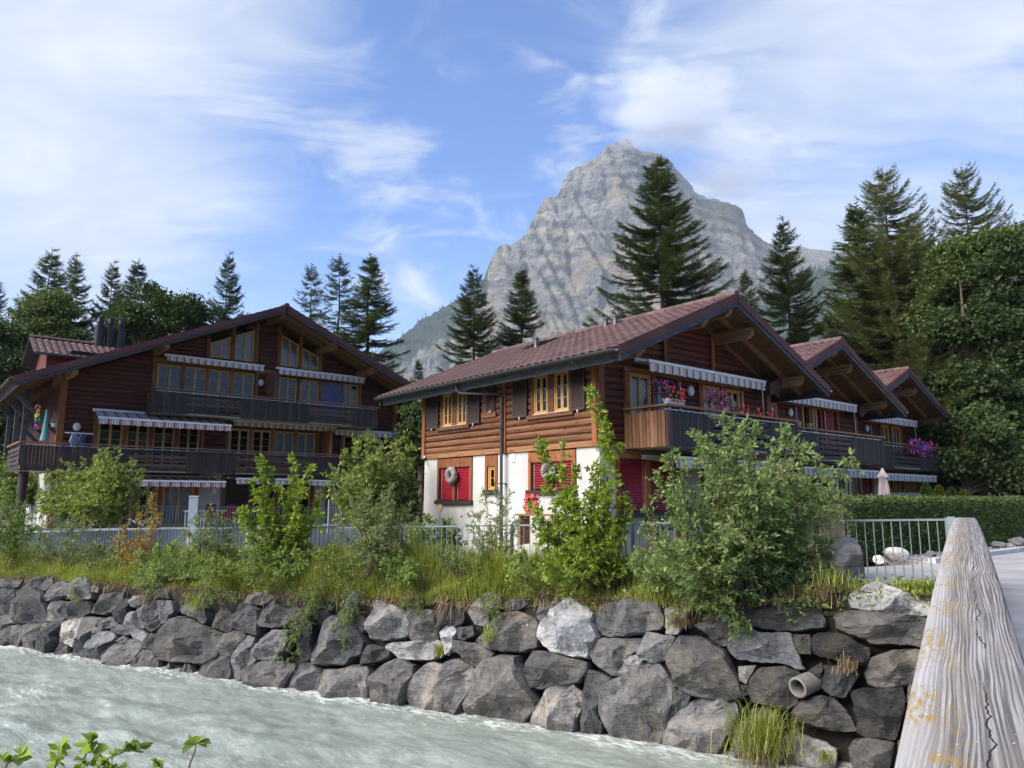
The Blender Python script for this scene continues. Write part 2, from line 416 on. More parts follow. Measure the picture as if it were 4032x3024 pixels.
add('ground', mk('ground', np.array(V_), F_, M_GROUND, True), kind='structure')

# soil slope behind the stones
sv = []; aa = np.arange(-30, 90, 0.6)
for a_ in aa:
    top = wall_top(a_) - 0.02; bt = -5.4
    for k_ in range(5):
        z = bt + (top - bt) * k_ / 4; sv.append(an(a_, BANK_N + BATTER * (z - WATER_Z) + 0.42 - (0.42 if k_ == 4 else 0) + 0.03 * rng.normal(), z))
I = (np.arange(len(aa) - 1)[:, None] * 5 + np.arange(4)[None, :]).ravel()
add('bank_slope', mk('bank_slope', np.array(sv), np.stack([I, I + 5, I + 6, I + 1], 1), M_SOIL, True), kind='structure')

# river
def mat_water():
    m, g, b, pos = newmat('glacier_water')
    ang = math.atan2(E2[1], E2[0])
    p = g.mapping(pos, rot=(0, 0, -ang + 0.25))
    f1 = g.noise(g.mapping(p, scale=(0.9, 2.6, 1)), 0.9, 8, 0.62, 1.2)
    f2 = g.noise(g.mapping(p, scale=(1.2, 4.2, 1)), 2.6, 7, 0.65, 1.5)
    f3 = g.noise(g.mapping(p, scale=(0.5, 0.9, 1)), 0.35, 3)
    f = g.m('ADD', g.m('MULTIPLY', f1, .5), g.m('MULTIPLY', f2, .5))
    c = g.mix(g.mapr(f, .40, .62), (0.182, 0.210, 0.176), (0.288, 0.326, 0.286))
    c = g.mix(g.m('MULTIPLY', g.mapr(g.m('ADD', f2, g.m('MULTIPLY', g.m('SUBTRACT', f3, .5), .35)), .56, .70), .8), c, (0.40, 0.44, 0.41))
    c = g.mix(g.mapr(g.m('ADD', f1, g.m('MULTIPLY', g.m('SUBTRACT', f3, .5), .5)), .66, .76), c, (0.54, 0.58, 0.56))
    nd = g.vm('DOT_PRODUCT', pos, (N2[0], N2[1], 0)).outputs['Value']
    edge = g.mapr(g.m('ADD', nd, g.m('MULTIPLY', f1, .8)), 13.15, 13.65)
    c = g.mix(g.m('MULTIPLY', edge, g.mapr(f2, .46, .60)), c, (0.62, 0.66, 0.64))
    g.l(c, b.inputs['Base Color']); b.inputs['Roughness'].default_value = 0.38; b.inputs['Specular IOR Level'].default_value = 0.4
    h = g.m('ADD', g.m('MULTIPLY', f1, .6), g.m('MULTIPLY', g.noise(g.mapping(p, scale=(1.6, 4.5, 1)), 5, 5, .6, .8), .4))
    bump(g, b, h, 0.30, 0.05); return m
aw = np.concatenate([np.arange(-14, 40, 0.13)]); nw = np.concatenate([np.arange(-6, 14.6, 0.11)])
AA, NN = np.meshgrid(aw, nw)
def wavez(a, n):
    q = 0.09 * noise.noise((a * .55, n * .9, 0)) + 0.06 * noise.noise((a * 1.0 + n * .5, n * 2.1, 3)) + 0.045 * noise.noise((a * 2.4 - n * .4, n * 4.4, 5)) + 0.02 * noise.noise((a * 5, n * 8, 8))
    r_ = 0.11 * max(0, noise.noise((a * .4 + 3, n * .5, 9)))
    return (q + r_) * (0.45 + 0.55 * min(1, max(0, (13.6 - n) / 3)))
ZZ = np.array([wavez(a, n) for a, n in zip(AA.ravel(), NN.ravel())]) + WATER_Z - 0.02
Pw = np.stack([AA.ravel() * E2[0] + NN.ravel() * N2[0], AA.ravel() * E2[1] + NN.ravel() * N2[1], ZZ], 1)
W_ = len(aw); I = (np.arange(len(nw) - 1)[:, None] * W_ + np.arange(W_ - 1)[None, :]).ravel()
M_WATER = mat_water()
add('river_water', mk('river_water', Pw, np.stack([I, I + 1, I + W_ + 1, I + W_], 1), M_WATER, True), kind='structure')
fl = [an(-400, -60, WATER_Z - .28), an(500, -60, WATER_Z - .28), an(500, 14.4, WATER_Z - .28), an(-400, 14.4, WATER_Z - .28)]
add('river_reach', mk('river_reach', fl, [[3, 2, 1, 0]], M_WATER), kind='structure')

# ------------------------------------------------------------------ the stone wall, every stone traced and built in depth
def wall_pt(dx, dy):
    r = ray(dx, dy)
    rn = r[0] * N2[0] + r[1] * N2[1]                     # n(t) = rn t ; n = BANK_N + BATTER (z - WATER)
    t = (BANK_N - BATTER * WATER_Z) / (rn - BATTER * r[2])
    return r * t
ST = {}
ST['1'] = (0, 2230, .31646, """0,150 110,140 180,170 290,165 230,250 150,270 0,255|.42
0,290 60,275 185,280 185,380 130,470 150,590 60,610 0,560|.33
330,200 480,285 550,320 560,430 590,560 610,680 420,700 190,715 150,590 130,500 150,360 240,280|.34
310,170 420,140 560,130 665,125 660,200 570,310 480,280 340,230|.4
545,420 570,360 660,230 780,185 890,210 850,330 760,410 600,435|.45
830,350 870,230 960,140 1060,130 1110,190 1140,290 1130,400 900,425|.52
1130,260 1180,235 1230,270 1220,330 1140,310|.45
605,570 660,430 740,425 830,450 770,500 770,590 830,660 690,690 600,680|.48
745,490 850,440 960,425 1080,430 1130,520 1120,580 1000,640 860,660 770,610|.31
1130,580 1210,460 1260,350 1420,330 1540,330 1530,430 1420,560 1300,600|.36
1400,560 1480,470 1590,380 1620,470 1570,640 1540,710 1450,690|.22
1610,430 1660,370 1800,360 1830,420 1720,520 1640,500|.5
1560,640 1600,580 1690,555 1720,640 1740,760 1830,850 1790,940 1660,890 1610,780 1550,720|.6
1710,540 1790,460 1950,430 2060,415 2000,560 1900,680 1790,770 1740,740|.5
2070,420 2150,440 2160,560 2060,700 1990,720 1970,650 2000,540|.45
1800,770 1900,680 1990,620 2000,740 1890,820|.28
0,620 150,605 185,700 90,740 0,790|.45
0,790 90,760 150,760 160,900 80,940 0,935|.38
95,740 260,725 280,790 270,940 150,930 160,850|.42
265,740 400,705 600,700 540,830 470,930 400,960 280,920|.42
600,695 800,675 860,690 720,860 750,930 620,990 460,965 520,850|.33
715,850 880,660 1040,640 1000,740 940,900 920,1010 800,950 740,920|.72
700,990 760,935 830,950 890,1020 740,1015|.4
920,1000 960,880 1040,630 1240,640 1280,660 1180,760 1130,860 1140,1050 1040,1065 930,1040|.42
1120,790 1180,750 1265,800 1190,920 1140,880|.45
1180,740 1290,650 1400,625 1480,710 1400,760 1270,790|.42
1380,790 1480,720 1560,740 1640,840 1560,860 1440,840|.4
1120,1080 1170,960 1240,830 1330,800 1450,850 1440,930 1320,960 1270,1120 1180,1120|.55
1250,1110 1300,960 1390,900 1430,970 1330,1080 1280,1140|.45
1440,930 1530,865 1600,900 1540,960|.45
1270,1150 1330,1080 1440,960 1640,910 1780,950 1760,1020 1600,1130 1540,1190 1300,1185|.5
1800,920 1890,830 1970,870 1890,1030 1760,1010|.33
1545,1240 1600,1130 1760,1030 1880,1050 1910,1100 1720,1230 1580,1250|.45
1690,1240 1900,1120 1960,1140 2020,1260 1860,1270|.35
2020,1220 2090,1180 2130,1230 2100,1290 2030,1280|.55""")
ST['2'] = (600, 2250, .31646, """0,990 60,800 100,720 210,600 370,560 560,640 750,720 880,770 900,850 820,960 830,1020 700,1130 620,1140 330,1120 120,1090 20,1040|.36
30,340 50,230 180,195 210,340|.35
340,460 400,420 560,390 640,400 660,480 680,600 640,650 540,580 380,520|.42
760,690 790,560 850,480 930,460 1020,550 1000,720 930,760 830,710|.31
1000,640 1060,500 1090,395 1200,410 1330,480 1330,600 1310,720 1300,800 1100,740 1000,700|.36
1130,370 1180,320 1300,255 1450,275 1510,310 1450,380 1370,420 1170,400|.45
1310,630 1390,480 1510,360 1600,440 1710,480 1690,650 1530,700 1330,680|.36
820,930 920,780 1020,735 1140,760 1165,800 1080,900 1000,1060 860,1040 820,990|.4
985,1100 1060,940 1180,800 1270,820 1270,900 1200,980 1300,1100 1190,1190 1090,1260 1020,1230|.48
1200,970 1260,890 1420,830 1480,730 1690,730 1660,900 1560,1050 1520,1110 1310,1080 1230,1030|.5
1690,480 1800,430 1930,560 1930,640 1830,720 1720,700|.27
1800,940 1830,720 1930,620 1985,640 1970,860 1990,990 1950,1110 1860,1120 1830,1020|.26
570,1240 600,1170 720,1100 850,1040 980,1050 990,1130 1050,1250 900,1290 740,1320 680,1330|.37
1070,1320 1200,1210 1330,1120 1480,1110 1620,1130 1640,1250 1560,1400 1400,1400 1100,1380|.42
1570,1330 1650,1160 1750,1150 1780,1190 1700,1320 1640,1400 1570,1410|.4
1700,1400 1760,1270 1800,1150 1950,1135 2040,1190 2110,1230 2060,1400 1900,1440|.44
210,1215 300,1140 400,1140 420,1210 300,1235|.42
420,1200 440,1140 580,1180 560,1240 430,1230|.42""")
ST['3'] = (1200, 2300, .31646, """500,300 520,200 600,100 650,70 680,120 650,250 620,330 540,350|.7
70,930 170,700 260,440 340,400 560,420 700,600 720,730 700,860 560,910 500,1000 330,990 130,1000|.42
800,480 830,370 900,200 1100,260 1260,370 1290,460 1300,640 1040,690 850,680|.55
1280,370 1330,310 1600,330 1640,420 1650,560 1680,680 1440,715 1320,700 1300,540|.42
1600,440 1650,320 1800,280 1960,300 1990,420 1960,500 1850,540 1750,500 1680,600 1630,540|.22
1680,600 1720,510 1850,530 1895,580 1860,680 1830,800 1750,880 1720,750|.78
1900,540 2090,520 2110,640 1990,700 1910,680|.33
1005,790 1050,730 1300,715 1640,700 1690,710 1700,790 1590,940 1200,935 1090,840|.62
690,1000 720,870 780,760 860,750 1010,800 1060,860 1050,920 860,970|.27
160,1310 210,1130 250,1050 420,1080 480,1050 600,1010 740,1020 800,1080 780,1190 800,1340 620,1400 460,1320 200,1345|.5
770,1190 880,1080 1000,990 1160,920 1250,960 1330,1010 1350,1120 1290,1240 1280,1360 1200,1400 1050,1420 900,1380 820,1290|.42
1270,1300 1320,1180 1440,1060 1560,970 1700,1010 1900,930 2050,990 2110,1060 2130,1180 2110,1280 2020,1370 1900,1480 1790,1580 1600,1480 1440,1450 1290,1370|.52
1840,760 1870,690 2050,730 2230,745 2346,871 2180,1035 2050,985 1950,870 1850,840|.42
1790,1590 1850,1550 2000,1560 2060,1620 1900,1640|.35
120,440 160,250 300,220 340,400 250,440|.24
400,400 480,330 640,330 800,480 720,600 580,440|.3""")
ST['4'] = (1800, 2330, .55162, """75,140 180,20 240,5 310,40 320,120 230,160 235,250 130,235|.55
140,345 230,260 280,150 430,140 560,200 580,300 560,400 430,430 240,420 180,380|.42
360,60 470,45 510,90 440,130 370,140|.4
570,180 600,80 680,60 730,70 650,140 600,220|.45
570,310 590,230 700,110 790,40 870,90 930,120 985,170 960,210 1010,330 950,400 940,470 780,450 700,430 620,380|.74
460,640 500,500 550,420 640,430 780,470 920,500 930,560 860,650 620,690 490,680|.36
60,780 130,720 140,570 200,490 330,445 430,470 460,560 500,680 550,780 540,840 420,860 220,895 110,830|.46""")
ST['5'] = (1900, 2274, .45208, """990,310 1040,240 1270,190 1480,180 1530,240 1580,370 1560,440 1450,470 1240,520 1060,500 1010,440|.44
930,640 960,560 1050,530 1200,530 1380,535 1400,600 1340,640 1260,690 1190,800 1210,850 1120,850 970,740|.48
360,1280 450,1140 590,950 700,930 800,940 820,1040 815,1220 790,1330 500,1320|.62
810,960 870,1000 880,1060 850,1180 815,1230|.5
850,1290 870,1040 910,810 960,820 1110,880 1040,990 1020,1180 1050,1270 980,1320 880,1320|.35
1015,1160 1050,1000 1120,900 1220,870 1340,770 1420,740 1560,770 1650,950 1670,1050 1620,1230 1590,1300 1510,1360 1350,1360 1180,1310 1060,1240|.48
1190,830 1210,730 1260,690 1350,670 1400,720 1320,790 1220,850|.68
1340,650 1430,470 1560,500 1690,520 1640,600 1600,720 1480,745 1370,700|.5
1590,270 1680,255 1770,290 1750,400 1700,495 1600,490|.62""")
ST['6'] = (2400, 2380, .55162, """405,400 430,320 510,220 640,230 720,260 830,350 880,460 920,560 960,660 850,690 620,660 490,600 460,540|.38
440,640 470,600 575,660 560,720 440,800 420,830|.33
355,930 420,830 520,740 640,670 780,680 900,690 910,800 880,900 830,952 700,1010 560,990 400,970|.52
600,150 690,120 760,40 850,80 880,200 860,300 790,290 720,220 640,180|.42""")
ST['7'] = (2700, 2200, .45208, """430,500 450,350 700,330 1100,420 1220,540 1200,600 950,630 700,610 440,570|.33
360,790 420,680 480,610 560,600 650,650 900,640 940,760 1030,970 950,960 870,910 650,900 450,870|.52
935,660 1080,660 1090,830 1000,830 950,760|.3
1085,700 1150,650 1300,640 1440,680 1500,740 1610,780 1600,840 1570,930 1400,910 1120,830|.2
1290,500 1440,450 1700,460 1900,490 2120,510 2200,600 2080,770 1900,740 1650,740 1400,640 1330,600|.4
1420,330 1520,250 1690,195 1850,270 2000,330 2130,380 2200,420 2150,510 1850,480 1450,430|.72
1565,1000 1620,860 1800,800 2010,790 2150,850 2120,1000 1940,1100 1700,1120 1600,1090|.38
1170,1110 1230,960 1330,920 1450,960 1510,1010 1430,1140 1390,1210 1270,1190|.28
550,1180 560,1050 650,950 850,940 950,980 1020,1020 950,1150 980,1250 900,1310 700,1280 580,1240|.32
460,940 610,930 570,1010 530,1090 470,1060|.62
470,1100 550,1100 550,1180 500,1200|.25
920,1340 1000,1240 1170,1190 1280,1210 1400,1320 1490,1500 1300,1500 1030,1440 950,1410|.32
1440,1160 1560,1130 1880,1120 1920,1250 1850,1480 1830,1570 1620,1560 1500,1520 1480,1350|.2
800,1640 860,1560 950,1500 1080,1560 1200,1600 1310,1660 1280,1740 1100,1790 880,1730|.64
1420,1650 1470,1580 1600,1560 1820,1600 1800,1700 1700,1790 1480,1760|.38
420,1480 520,1400 640,1480 640,1600 560,1720 430,1660|.42
1940,1110 2100,1030 2200,1100 2150,1300 1930,1250|.4
1850,1590 2000,1500 2150,1600 2100,1750 1850,1720|.35
2120,520 2300,560 2500,700 2400,900 2150,830 2090,760|.4
2150,1000 2350,950 2500,1100 2400,1300 2180,1280|.38
2000,1300 2200,1300 2400,1420 2300,1600 2050,1560 1960,1420|.36
200,680 300,600 420,640 370,740 300,760|.33
1020,1010 1180,900 1200,980 1150,1080 1050,1060|.24
560,1320 700,1290 800,1380 760,1560 640,1480|.3""")
def mat_stone():
    m, g, b, pos = newmat('grey_limestone')
    oi = g.n('ShaderNodeObjectInfo')
    off = g.vm('SCALE', (31.0, 17.0, 23.0)); g.l(oi.outputs['Random'], off.inputs[3])
    p = g.vm('ADD', pos, off.outputs[0]).outputs[0]
    n1 = g.noise(p, 1.6, 6, .6, .5); n2 = g.noise(p, 9, 7, .65, .3); n3 = g.noise(g.mapping(p, rot=(.4, .5, .2), scale=(1, 1, 4.5)), 3.2, 5, .6, 1.0)
    st = g.noise(g.mapping(pos, scale=(5, 5, .7)), 1.5, 4)
    sp = g.n('ShaderNodeSeparateColor'); g.l(oi.outputs['Color'], sp.inputs[0]); tone = sp.outputs[0]
    v = g.m('ADD', g.m('MULTIPLY', n1, .8), g.m('ADD', g.m('MULTIPLY', n2, .5), g.m('MULTIPLY', n3, .45)))
    v = g.mapr(v, .60, 1.16, .34, 2.0, 'LINEAR')
    base = g.m('MULTIPLY', tone, v)
    warm = g.mix(g.mapr(n1, .45, .7), (0.98, 0.98, 0.98), (1.10, 1.0, 0.87))
    hue = g.ramp(oi.outputs['Random'], [(0, (1.05, 1.0, .93)), (.35, (1, 1, 1)), (.65, (.95, .98, 1.03)), (1, (1.03, 1.0, .96))])
    warm = g.mix(1.0, warm, hue, 'MULTIPLY')
    sv = g.vm('SCALE', warm); g.l(base, sv.inputs[3]); col = sv.outputs[0]
    col = g.mix(g.m('MULTIPLY', g.mapr(st, .58, .75), .45), col, (0.055, 0.053, 0.052))
    lich = g.m('MULTIPLY', g.mapr(g.noise(p, 5.5, 6, .7), .66, .72), sp.outputs[1])
    col = g.mix(lich, col, (0.62, 0.62, 0.58))
    pit = g.mapr(g.noise(p, 3.6, 4, .6, .3), .69, .72)
    col = g.mix(g.m('MULTIPLY', pit, .85), col, (0.02, 0.016, 0.013))
    mo = g.m('MULTIPLY', g.mapr(g.noise(p, 2.4, 5, .65), .56, .68), .45); col = g.mix(mo, col, (0.085, 0.075, 0.032))
    # wet, algae-dark band just above the water line
    sz = g.n('ShaderNodeSeparateXYZ'); g.l(pos, sz.inputs[0])
    wet = g.mapr(g.m('ADD', sz.outputs[2], g.m('MULTIPLY', n2, .25)), WATER_Z + .12, WATER_Z + .30, .5, 0)
    col = g.mix(wet, col, (0.055, 0.052, 0.042))
    g.l(col, b.inputs['Base Color']); b.inputs['Roughness'].default_value = 0.85; b.inputs['Specular IOR Level'].default_value = .25
    h = g.m('ADD', g.m('MULTIPLY', n2, .6), g.m('MULTIPLY', n3, .5)); bump(g, b, h, 1.0, .09)
    return m
M_STONE = mat_stone()
def stone_mesh(poly3, seed, thick=None, K=40, expand=1.03, normal=None):
    """a faceted boulder whose outline, looked at square to the wall, is the polygon"""
    rs = np.random.default_rng(seed)
    P = np.array(poly3); c = P.mean(0)
    ex = np.array([-E2[0], -E2[1], 0]); nrm = np.array([-N2[0], -N2[1], BATTER * 1.0]); nrm /= np.linalg.norm(nrm)
    up = np.cross(nrm, ex); up = up if up[2] > 0 else -up
    q = np.stack([(P - c) @ ex, (P - c) @ up], 1)
    area = 0.5 * np.sum(q[:, 0] * np.roll(q[:, 1], -1) - np.roll(q[:, 0], -1) * q[:, 1])
    if area < 0: q = q[::-1]
    q = q * expand
    seg = np.roll(q, -1, 0) - q; L = np.linalg.norm(seg, axis=1); cum = np.concatenate([[0], np.cumsum(L)])
    s = np.linspace(0, cum[-1], K, endpoint=False); b = np.zeros((K, 2))
    for i, t in enumerate(s):
        j = min(np.searchsorted(cum, t, 'right') - 1, len(q) - 1); b[i] = q[j] + seg[j] * ((t - cum[j]) / max(L[j], 1e-6))
    b = b * .92 + (np.roll(b, 1, 0) + np.roll(b, -1, 0)) * .04
    size = math.sqrt(abs(area)); H = (0.36 + .14 * rs.random()) * size if thick is None else thick
    pl = []
    base_ang = [math.pi / 2, -math.pi / 2, 0.2, math.pi - .2]
    for k_, a0 in enumerate(base_ang + list(rs.random(2) * 6.28)):
        a_ = a0 + rs.normal() * .4
        sl = (0.6 + .9 * rs.random()) if k_ < 2 else (.3 + 1.0 * rs.random())
        pl.append((math.cos(a_), math.sin(a_), sl, H * (.75 + .4 * rs.random())))
    rings = [(1.0, -0.45 * size), (1.03, -0.12 * size), (1.0, 0.02), (.96, None), (.88, None), (.77, None), (.64, None), (.5, None), (.36, None), (.2, None)]
    v = []
    ox, oy = rs.random(2) * 50
    for r_, hh in rings:
        for i in range(K):
            x, y = b[i] * r_
            if hh is None:
                h = min(d0 - sl * (x * ca + y * sa) for ca, sa, sl, d0 in pl)
                edge = (1 - r_) * size * 2.6 + .04 * size
                h = min(h, edge)
                h = max(h, .02) if h > 0 else .02
                h += size * (.07 * noise.noise((x * 2.6 / size + ox, y * 2.6 / size + oy, 0)) + .06 * noise.noise((x * 6 / size + ox, y * 6 / size, oy)) + .035 * abs(noise.noise((x * 13 / size + ox, y * 9 / size, oy))))
            else: h = hh
            jit = size * .035 * noise.noise((x * 7 / size + ox, y * 7 / size + oy, 4))
            v.append(c + ex * (x + jit) + up * (y + jit) + nrm * h)
    h0 = min(d0 for *_, d0 in pl); v.append(c + nrm * (min(h0, size * 1.5) + size * .03)); ci = len(v) - 1
    f = []
    for r_ in range(len(rings) - 1):
        for i in range(K):
            a_, b_ = r_ * K + i, r_ * K + (i + 1) % K
            f.append([a_, b_, b_ + K]); f.append([a_, b_ + K, a_ + K])
    l0 = (len(rings) - 1) * K
    for i in range(K): f.append([l0 + i, l0 + (i + 1) % K, ci])
    V_ = np.array(v)
    return V_, np.array(f), c
wall_root = empty('stone_wall', Matrix.Translation(tuple(an(10, 13.6, WATER_Z))), 'dry river wall of rough grey boulders rising from the milky water', 'stone wall')
sid = 0
for key, (ox_, oy_, k_, txt) in ST.items():
    for line in txt.split('\n'):
        pts, tone = line.split('|'); tone = float(tone); sid += 1
        P = []
        for pr in pts.split():
            x_, y_ = map(float, pr.split(',')); p = wall_pt((ox_ + x_ * k_) / SCL, (oy_ + y_ * k_) / SCL)
            if p[2] < WATER_Z + .16: p = p + np.array([0, 0, -0.35 - (WATER_Z + .16 - p[2])]) + np.array([N2[0], N2[1], 0]) * -.05
            P.append(p)
        vv, ff, cc = stone_mesh(P, sid)
        me = mk('stone', vv - cc, ff, M_STONE, True, 24)
        tl = (tone ** 2.1) * 0.50 + .010
        add('stone', me, Matrix.Translation(tuple(cc)), wall_root, color=(tl, 1.0 if key == '4' and tone == .42 else (.25 if sid % 5 == 0 else 0.0), 0, 1))
# stones further along the bank where the picture no longer shows them one by one
rs = np.random.default_rng(99)
for a0 in np.arange(25.5, 40, 1.2):
    for row in range(3):
        a_ = a0 + .4 * (row % 2) + .1 * rs.normal(); zc = WATER_Z + .2 + .66 * row; sx = .62 + .1 * rs.random(); sz_ = .37
        P = [an(a_ + sx * math.cos(t) * (1 + .15 * rs.normal()), BANK_N + BATTER * (zc - WATER_Z), zc + sz_ * math.sin(t) * (1 + .15 * rs.normal())) for t in np.linspace(0, 6.28, 8)[:-1]]
        vv, ff, cc = stone_mesh(P, 500 + sid, K=24); sid += 1
        add('stone', mk('stone', vv - cc, ff, M_STONE, True, 30), Matrix.Translation(tuple(cc)), wall_root, color=(.06 + .1 * rs.random(), 0, 0, 1))

def boulder(name, loc, size, seed, tone, label=None, squash=(1, 1, .7), parent=None, group=None):
    rs = np.random.default_rng(seed); import bmesh
    bm = bmesh.new(); bmesh.ops.create_icosphere(bm, subdivisions=3, radius=1)
    pls = [(Vector(rs.normal(size=3)).normalized(), .55 + .35 * rs.random()) for _ in range(9)]
    for v in bm.verts:
        for n_, d_ in pls:
            e = v.co.dot(n_) - d_
            if e > 0: v.co -= n_ * e
        v.co += v.co.normalized() * (.09 * noise.noise(v.co * 2.2 + Vector((seed, 0, 0))) + .04 * noise.noise(v.co * 6))
        v.co = Vector((v.co.x * squash[0], v.co.y * squash[1], v.co.z * squash[2])) * size
    me = bpy.data.meshes.new(name); bm.to_mesh(me); bm.free(); me.materials.append(M_STONE)
    me.polygons.foreach_set('use_smooth', np.ones(len(me.polygons), dtype=bool)); me.set_sharp_from_angle(angle=math.radians(28))
    o = add(name, me, Matrix.Translation(loc) @ R(rs.random() * 6, 'Z'), parent, color=(tone, .3, 0, 1))
    if label: o['label'] = label; o['category'] = 'boulder'
    if group: o['group'] = group
    return o
p = at_d(1822, 1225, 14.0); boulder('boulder', (p[0], p[1], p[2] - .05), .62, 5, .16, 'grey boulder on the bank half hidden by the big leafy bush', (.9, .8, 1.0))

# concrete drain pipe let into the wall
pp = wall_pt(1747, 1475) 
dpv = Vector((-0.78, -0.55, -0.10)).normalized()
pm = MB(); ro, ri, LL = .165, .12, .95
prof_o = []
B = dpv.to_track_quat('Z', 'Y').to_matrix().to_4x4(); B.translation = Vector(pp) - dpv * .62
k_ = 28; vs = []; fs = []
for (r_, z_) in [(ro, 0), (ro, LL - .01), (ro - .012, LL), (ri + .012, LL), (ri, LL - .012), (ri, .12)]:
    for j in range(k_): vs.append((r_ * math.cos(6.2832 * j / k_), r_ * math.sin(6.2832 * j / k_), z_))
for i in range(5):
    for j in range(k_): fs.append([i * k_ + j, i * k_ + (j + 1) % k_, (i + 1) * k_ + (j + 1) % k_, (i + 1) * k_ + j])
fs.append([5 * k_ + j for j in range(k_)])
pr = add('drain_pipe', mk('drain_pipe', vs, fs, M_PIPE, True, 40), B, label='round concrete drain pipe sticking out of the boulder wall', category='pipe')

# ------------------------------------------------------------------ fences of upright galvanised bars
def fence(root, pts, tops, hgt, gap, post_every, mat=M_GALV, bar_r=.010, posts=None, low=.08, post_w=.055):
    """pts: plan polyline of two points; tops: rail height at both"""
    p0, p1 = [np.array(p, float) for p in pts]; L = np.linalg.norm(p1 - p0); d = (p1 - p0) / L
    ang = math.atan2(d[1], d[0])
    def Z(s): return tops[0] + (tops[1] - tops[0]) * s / L
    beam('rail', mat, (*p0, tops[0] - .02), (*p1, tops[1] - .02), .045, .035, root, Matrix.Identity(4))
    beam('rail', mat, (*p0, tops[0] - hgt + low), (*p1, tops[1] - hgt + low), .03, .025, root, Matrix.Identity(4))
    bm_ = MB().tube([(0, 0, 0), (0, 0, 1)], bar_r, 6).me('baluster', mat, True) 
    n = int(L / gap)
    for i in range(1, n):
        s_ = i * L / n; q = p0 + d * s_
        add('baluster', bm_, Matrix.Translation((q[0], q[1], Z(s_) - hgt + low)) @ S(1, 1, hgt - low - .03), root)
    m = max(1, round(L / post_every))
    for i in range(m + 1):
        s_ = i * L / m; q = p0 + d * s_
        h_ = hgt + .16
        add('post', ubox(mat), Matrix.Translation((q[0], q[1], Z(s_) - h_ / 2 + .012)) @ R(ang, 'Z') @ S(post_w, post_w, h_), root)
def fe(a): return an(a, 15.0, 0)[:2]
fr = empty('river_fence', Matrix.Translation(tuple(an(13, 15, -2))), 'long galvanised bar fence along the overgrown river bank', 'fence')
segs = [(-0.85, 2.3), (2.3, 4.8), (4.8, 7.6), (7.6, 10.6), (10.6, 14), (14, 17.5), (17.5, 21), (21, 25), (25, 29)]
for a0, a1 in segs:
    fence(fr, (fe(a0), fe(a1)), (fence_top(a0), fence_top(a1)), 1.14, .14, 4)
# thick end post beside the bridge
q = fe(-.93); add('end_post', ubox(M_GALV), Matrix.Translation((q[0], q[1], -.31 - .62)) @ R(.9, 'Z') @ S(.12, .12, 1.30), fr)
# terrace fence before the far chalet (on the retaining wall)
tf = empty('terrace_fence', FB @ T(-4, 20, -1.25), 'galvanised bar fence on the concrete terrace wall before the dark chalet', 'fence')
for x0, x1, z0, z1 in [(-16, -12.6, -.16, -.18), (-12.6, -9.2, -.18, -.20), (-9.2, -5.8, -.20, -.23), (-5.8, -2.4, -.23, -.28), (-2.4, 1.0, -.28, -.32), (1.0, 5.2, -.32, -.38)]:
    a_, b_ = FB @ Vector((x0, 20, 0)), FB @ Vector((x1, 20, 0))
    fence(tf, ((a_.x, a_.y), (b_.x, b_.y)), (z0, z1), 1.02, .118, 5)
tw = add('terrace_wall', MB().box(-18, 5.6, 20.0, 20.35, -2.6, -1.22).me('terrace_wall', M_CONC), FB, label='low pale concrete retaining wall under the terrace fence', category='wall')
add('terrace', MB().box(-18, 5.6, 20.36, 24.2, -1.5, -1.225).me('terrace', M_CONC), FB, kind='structure')
# small stair fence and steps between the chalets
sf = empty('stair_fence', FB @ T(5, 17.5, -1.0), 'short blue-grey bar fence beside the steps between the two chalets', 'fence')
a_, b_ = at_d(711, 1080, 30), at_d(775, 1080, 32)
fence(sf, (a_[:2], b_[:2]), (.02, .02), 1.15, .11, 4)
a_, b_ = at_d(535, 1140, 23.5), at_d(625, 1140, 22.5)
sf2 = empty('gate_fence', Matrix.Translation((a_[0], a_[1], -2)), 'short pale steel railing on the low path behind the young shrubs', 'fence')
fence(sf2, (a_[:2], b_[:2]), (-.84, -.84), 1.1, .10, 3, M_ALU)
# grey meter column on the terrace
mp = at_d(418, 1100, 26.5)
mc = empty('cabinet_post', Matrix.Translation((mp[0], mp[1], -2.0)), 'tall light grey metal cabinet post rising above the left fence', 'cabinet post')
Mm = Matrix.Translation((mp[0], mp[1], 0)) @ R(.25, 'Z')
MBm = MB().box(-.15, .15, -.12, .12, -2.0, .12)
add('body', MBm.me('body', plain('cabinet_grey', (.38, .43, .45), .45, .3)), Mm, mc)
add('cap', MB().box(-.165, .165, -.135, .135, .122, .16).me('cap', M_ALU), Mm, mc)
add('door', MB().box(-.12, .12, -.132, -.122, -1.5, -.95).me('door', M_ALU), Mm, mc)

# ------------------------------------------------------------------ road, kerb, gravel bed, bridge
rp = [FB @ Vector(q) for q in ((-2.0, -15, -1.46), (60, -15, -1.46), (60, -6.6, -1.46), (6.0, -6.6, -1.46), (1.5, -7.3, -1.46))]
p_r = [at_z(x, y, -1.47) for x, y in ((1828, 1268), (1870, 1216), (2010, 1214), (2080, 1208))]
road = MB(); zr = -1.44
o_ = Vector(p_r[0]); 
poly = [tuple(an(-0.55, 14.35, zr)), tuple(an(0.2, 15.25, zr)), tuple(an(1.6, 15.6, zr))]
A1 = FB @ Vector((4.2, -6.75, zr)); A2 = FB @ Vector((45, -6.75, zr)); A3 = FB @ Vector((45, -19, zr)); A4 = Vector(an(-6, 13.2, zr))
poly = [tuple(an(-.75, 13.2, zr)), tuple(an(-.75, 14.9, zr)), tuple(an(2.5, 15.6, zr)), tuple(A1), tuple(A2), tuple(A3), tuple(an(-26, 13.2, zr))]
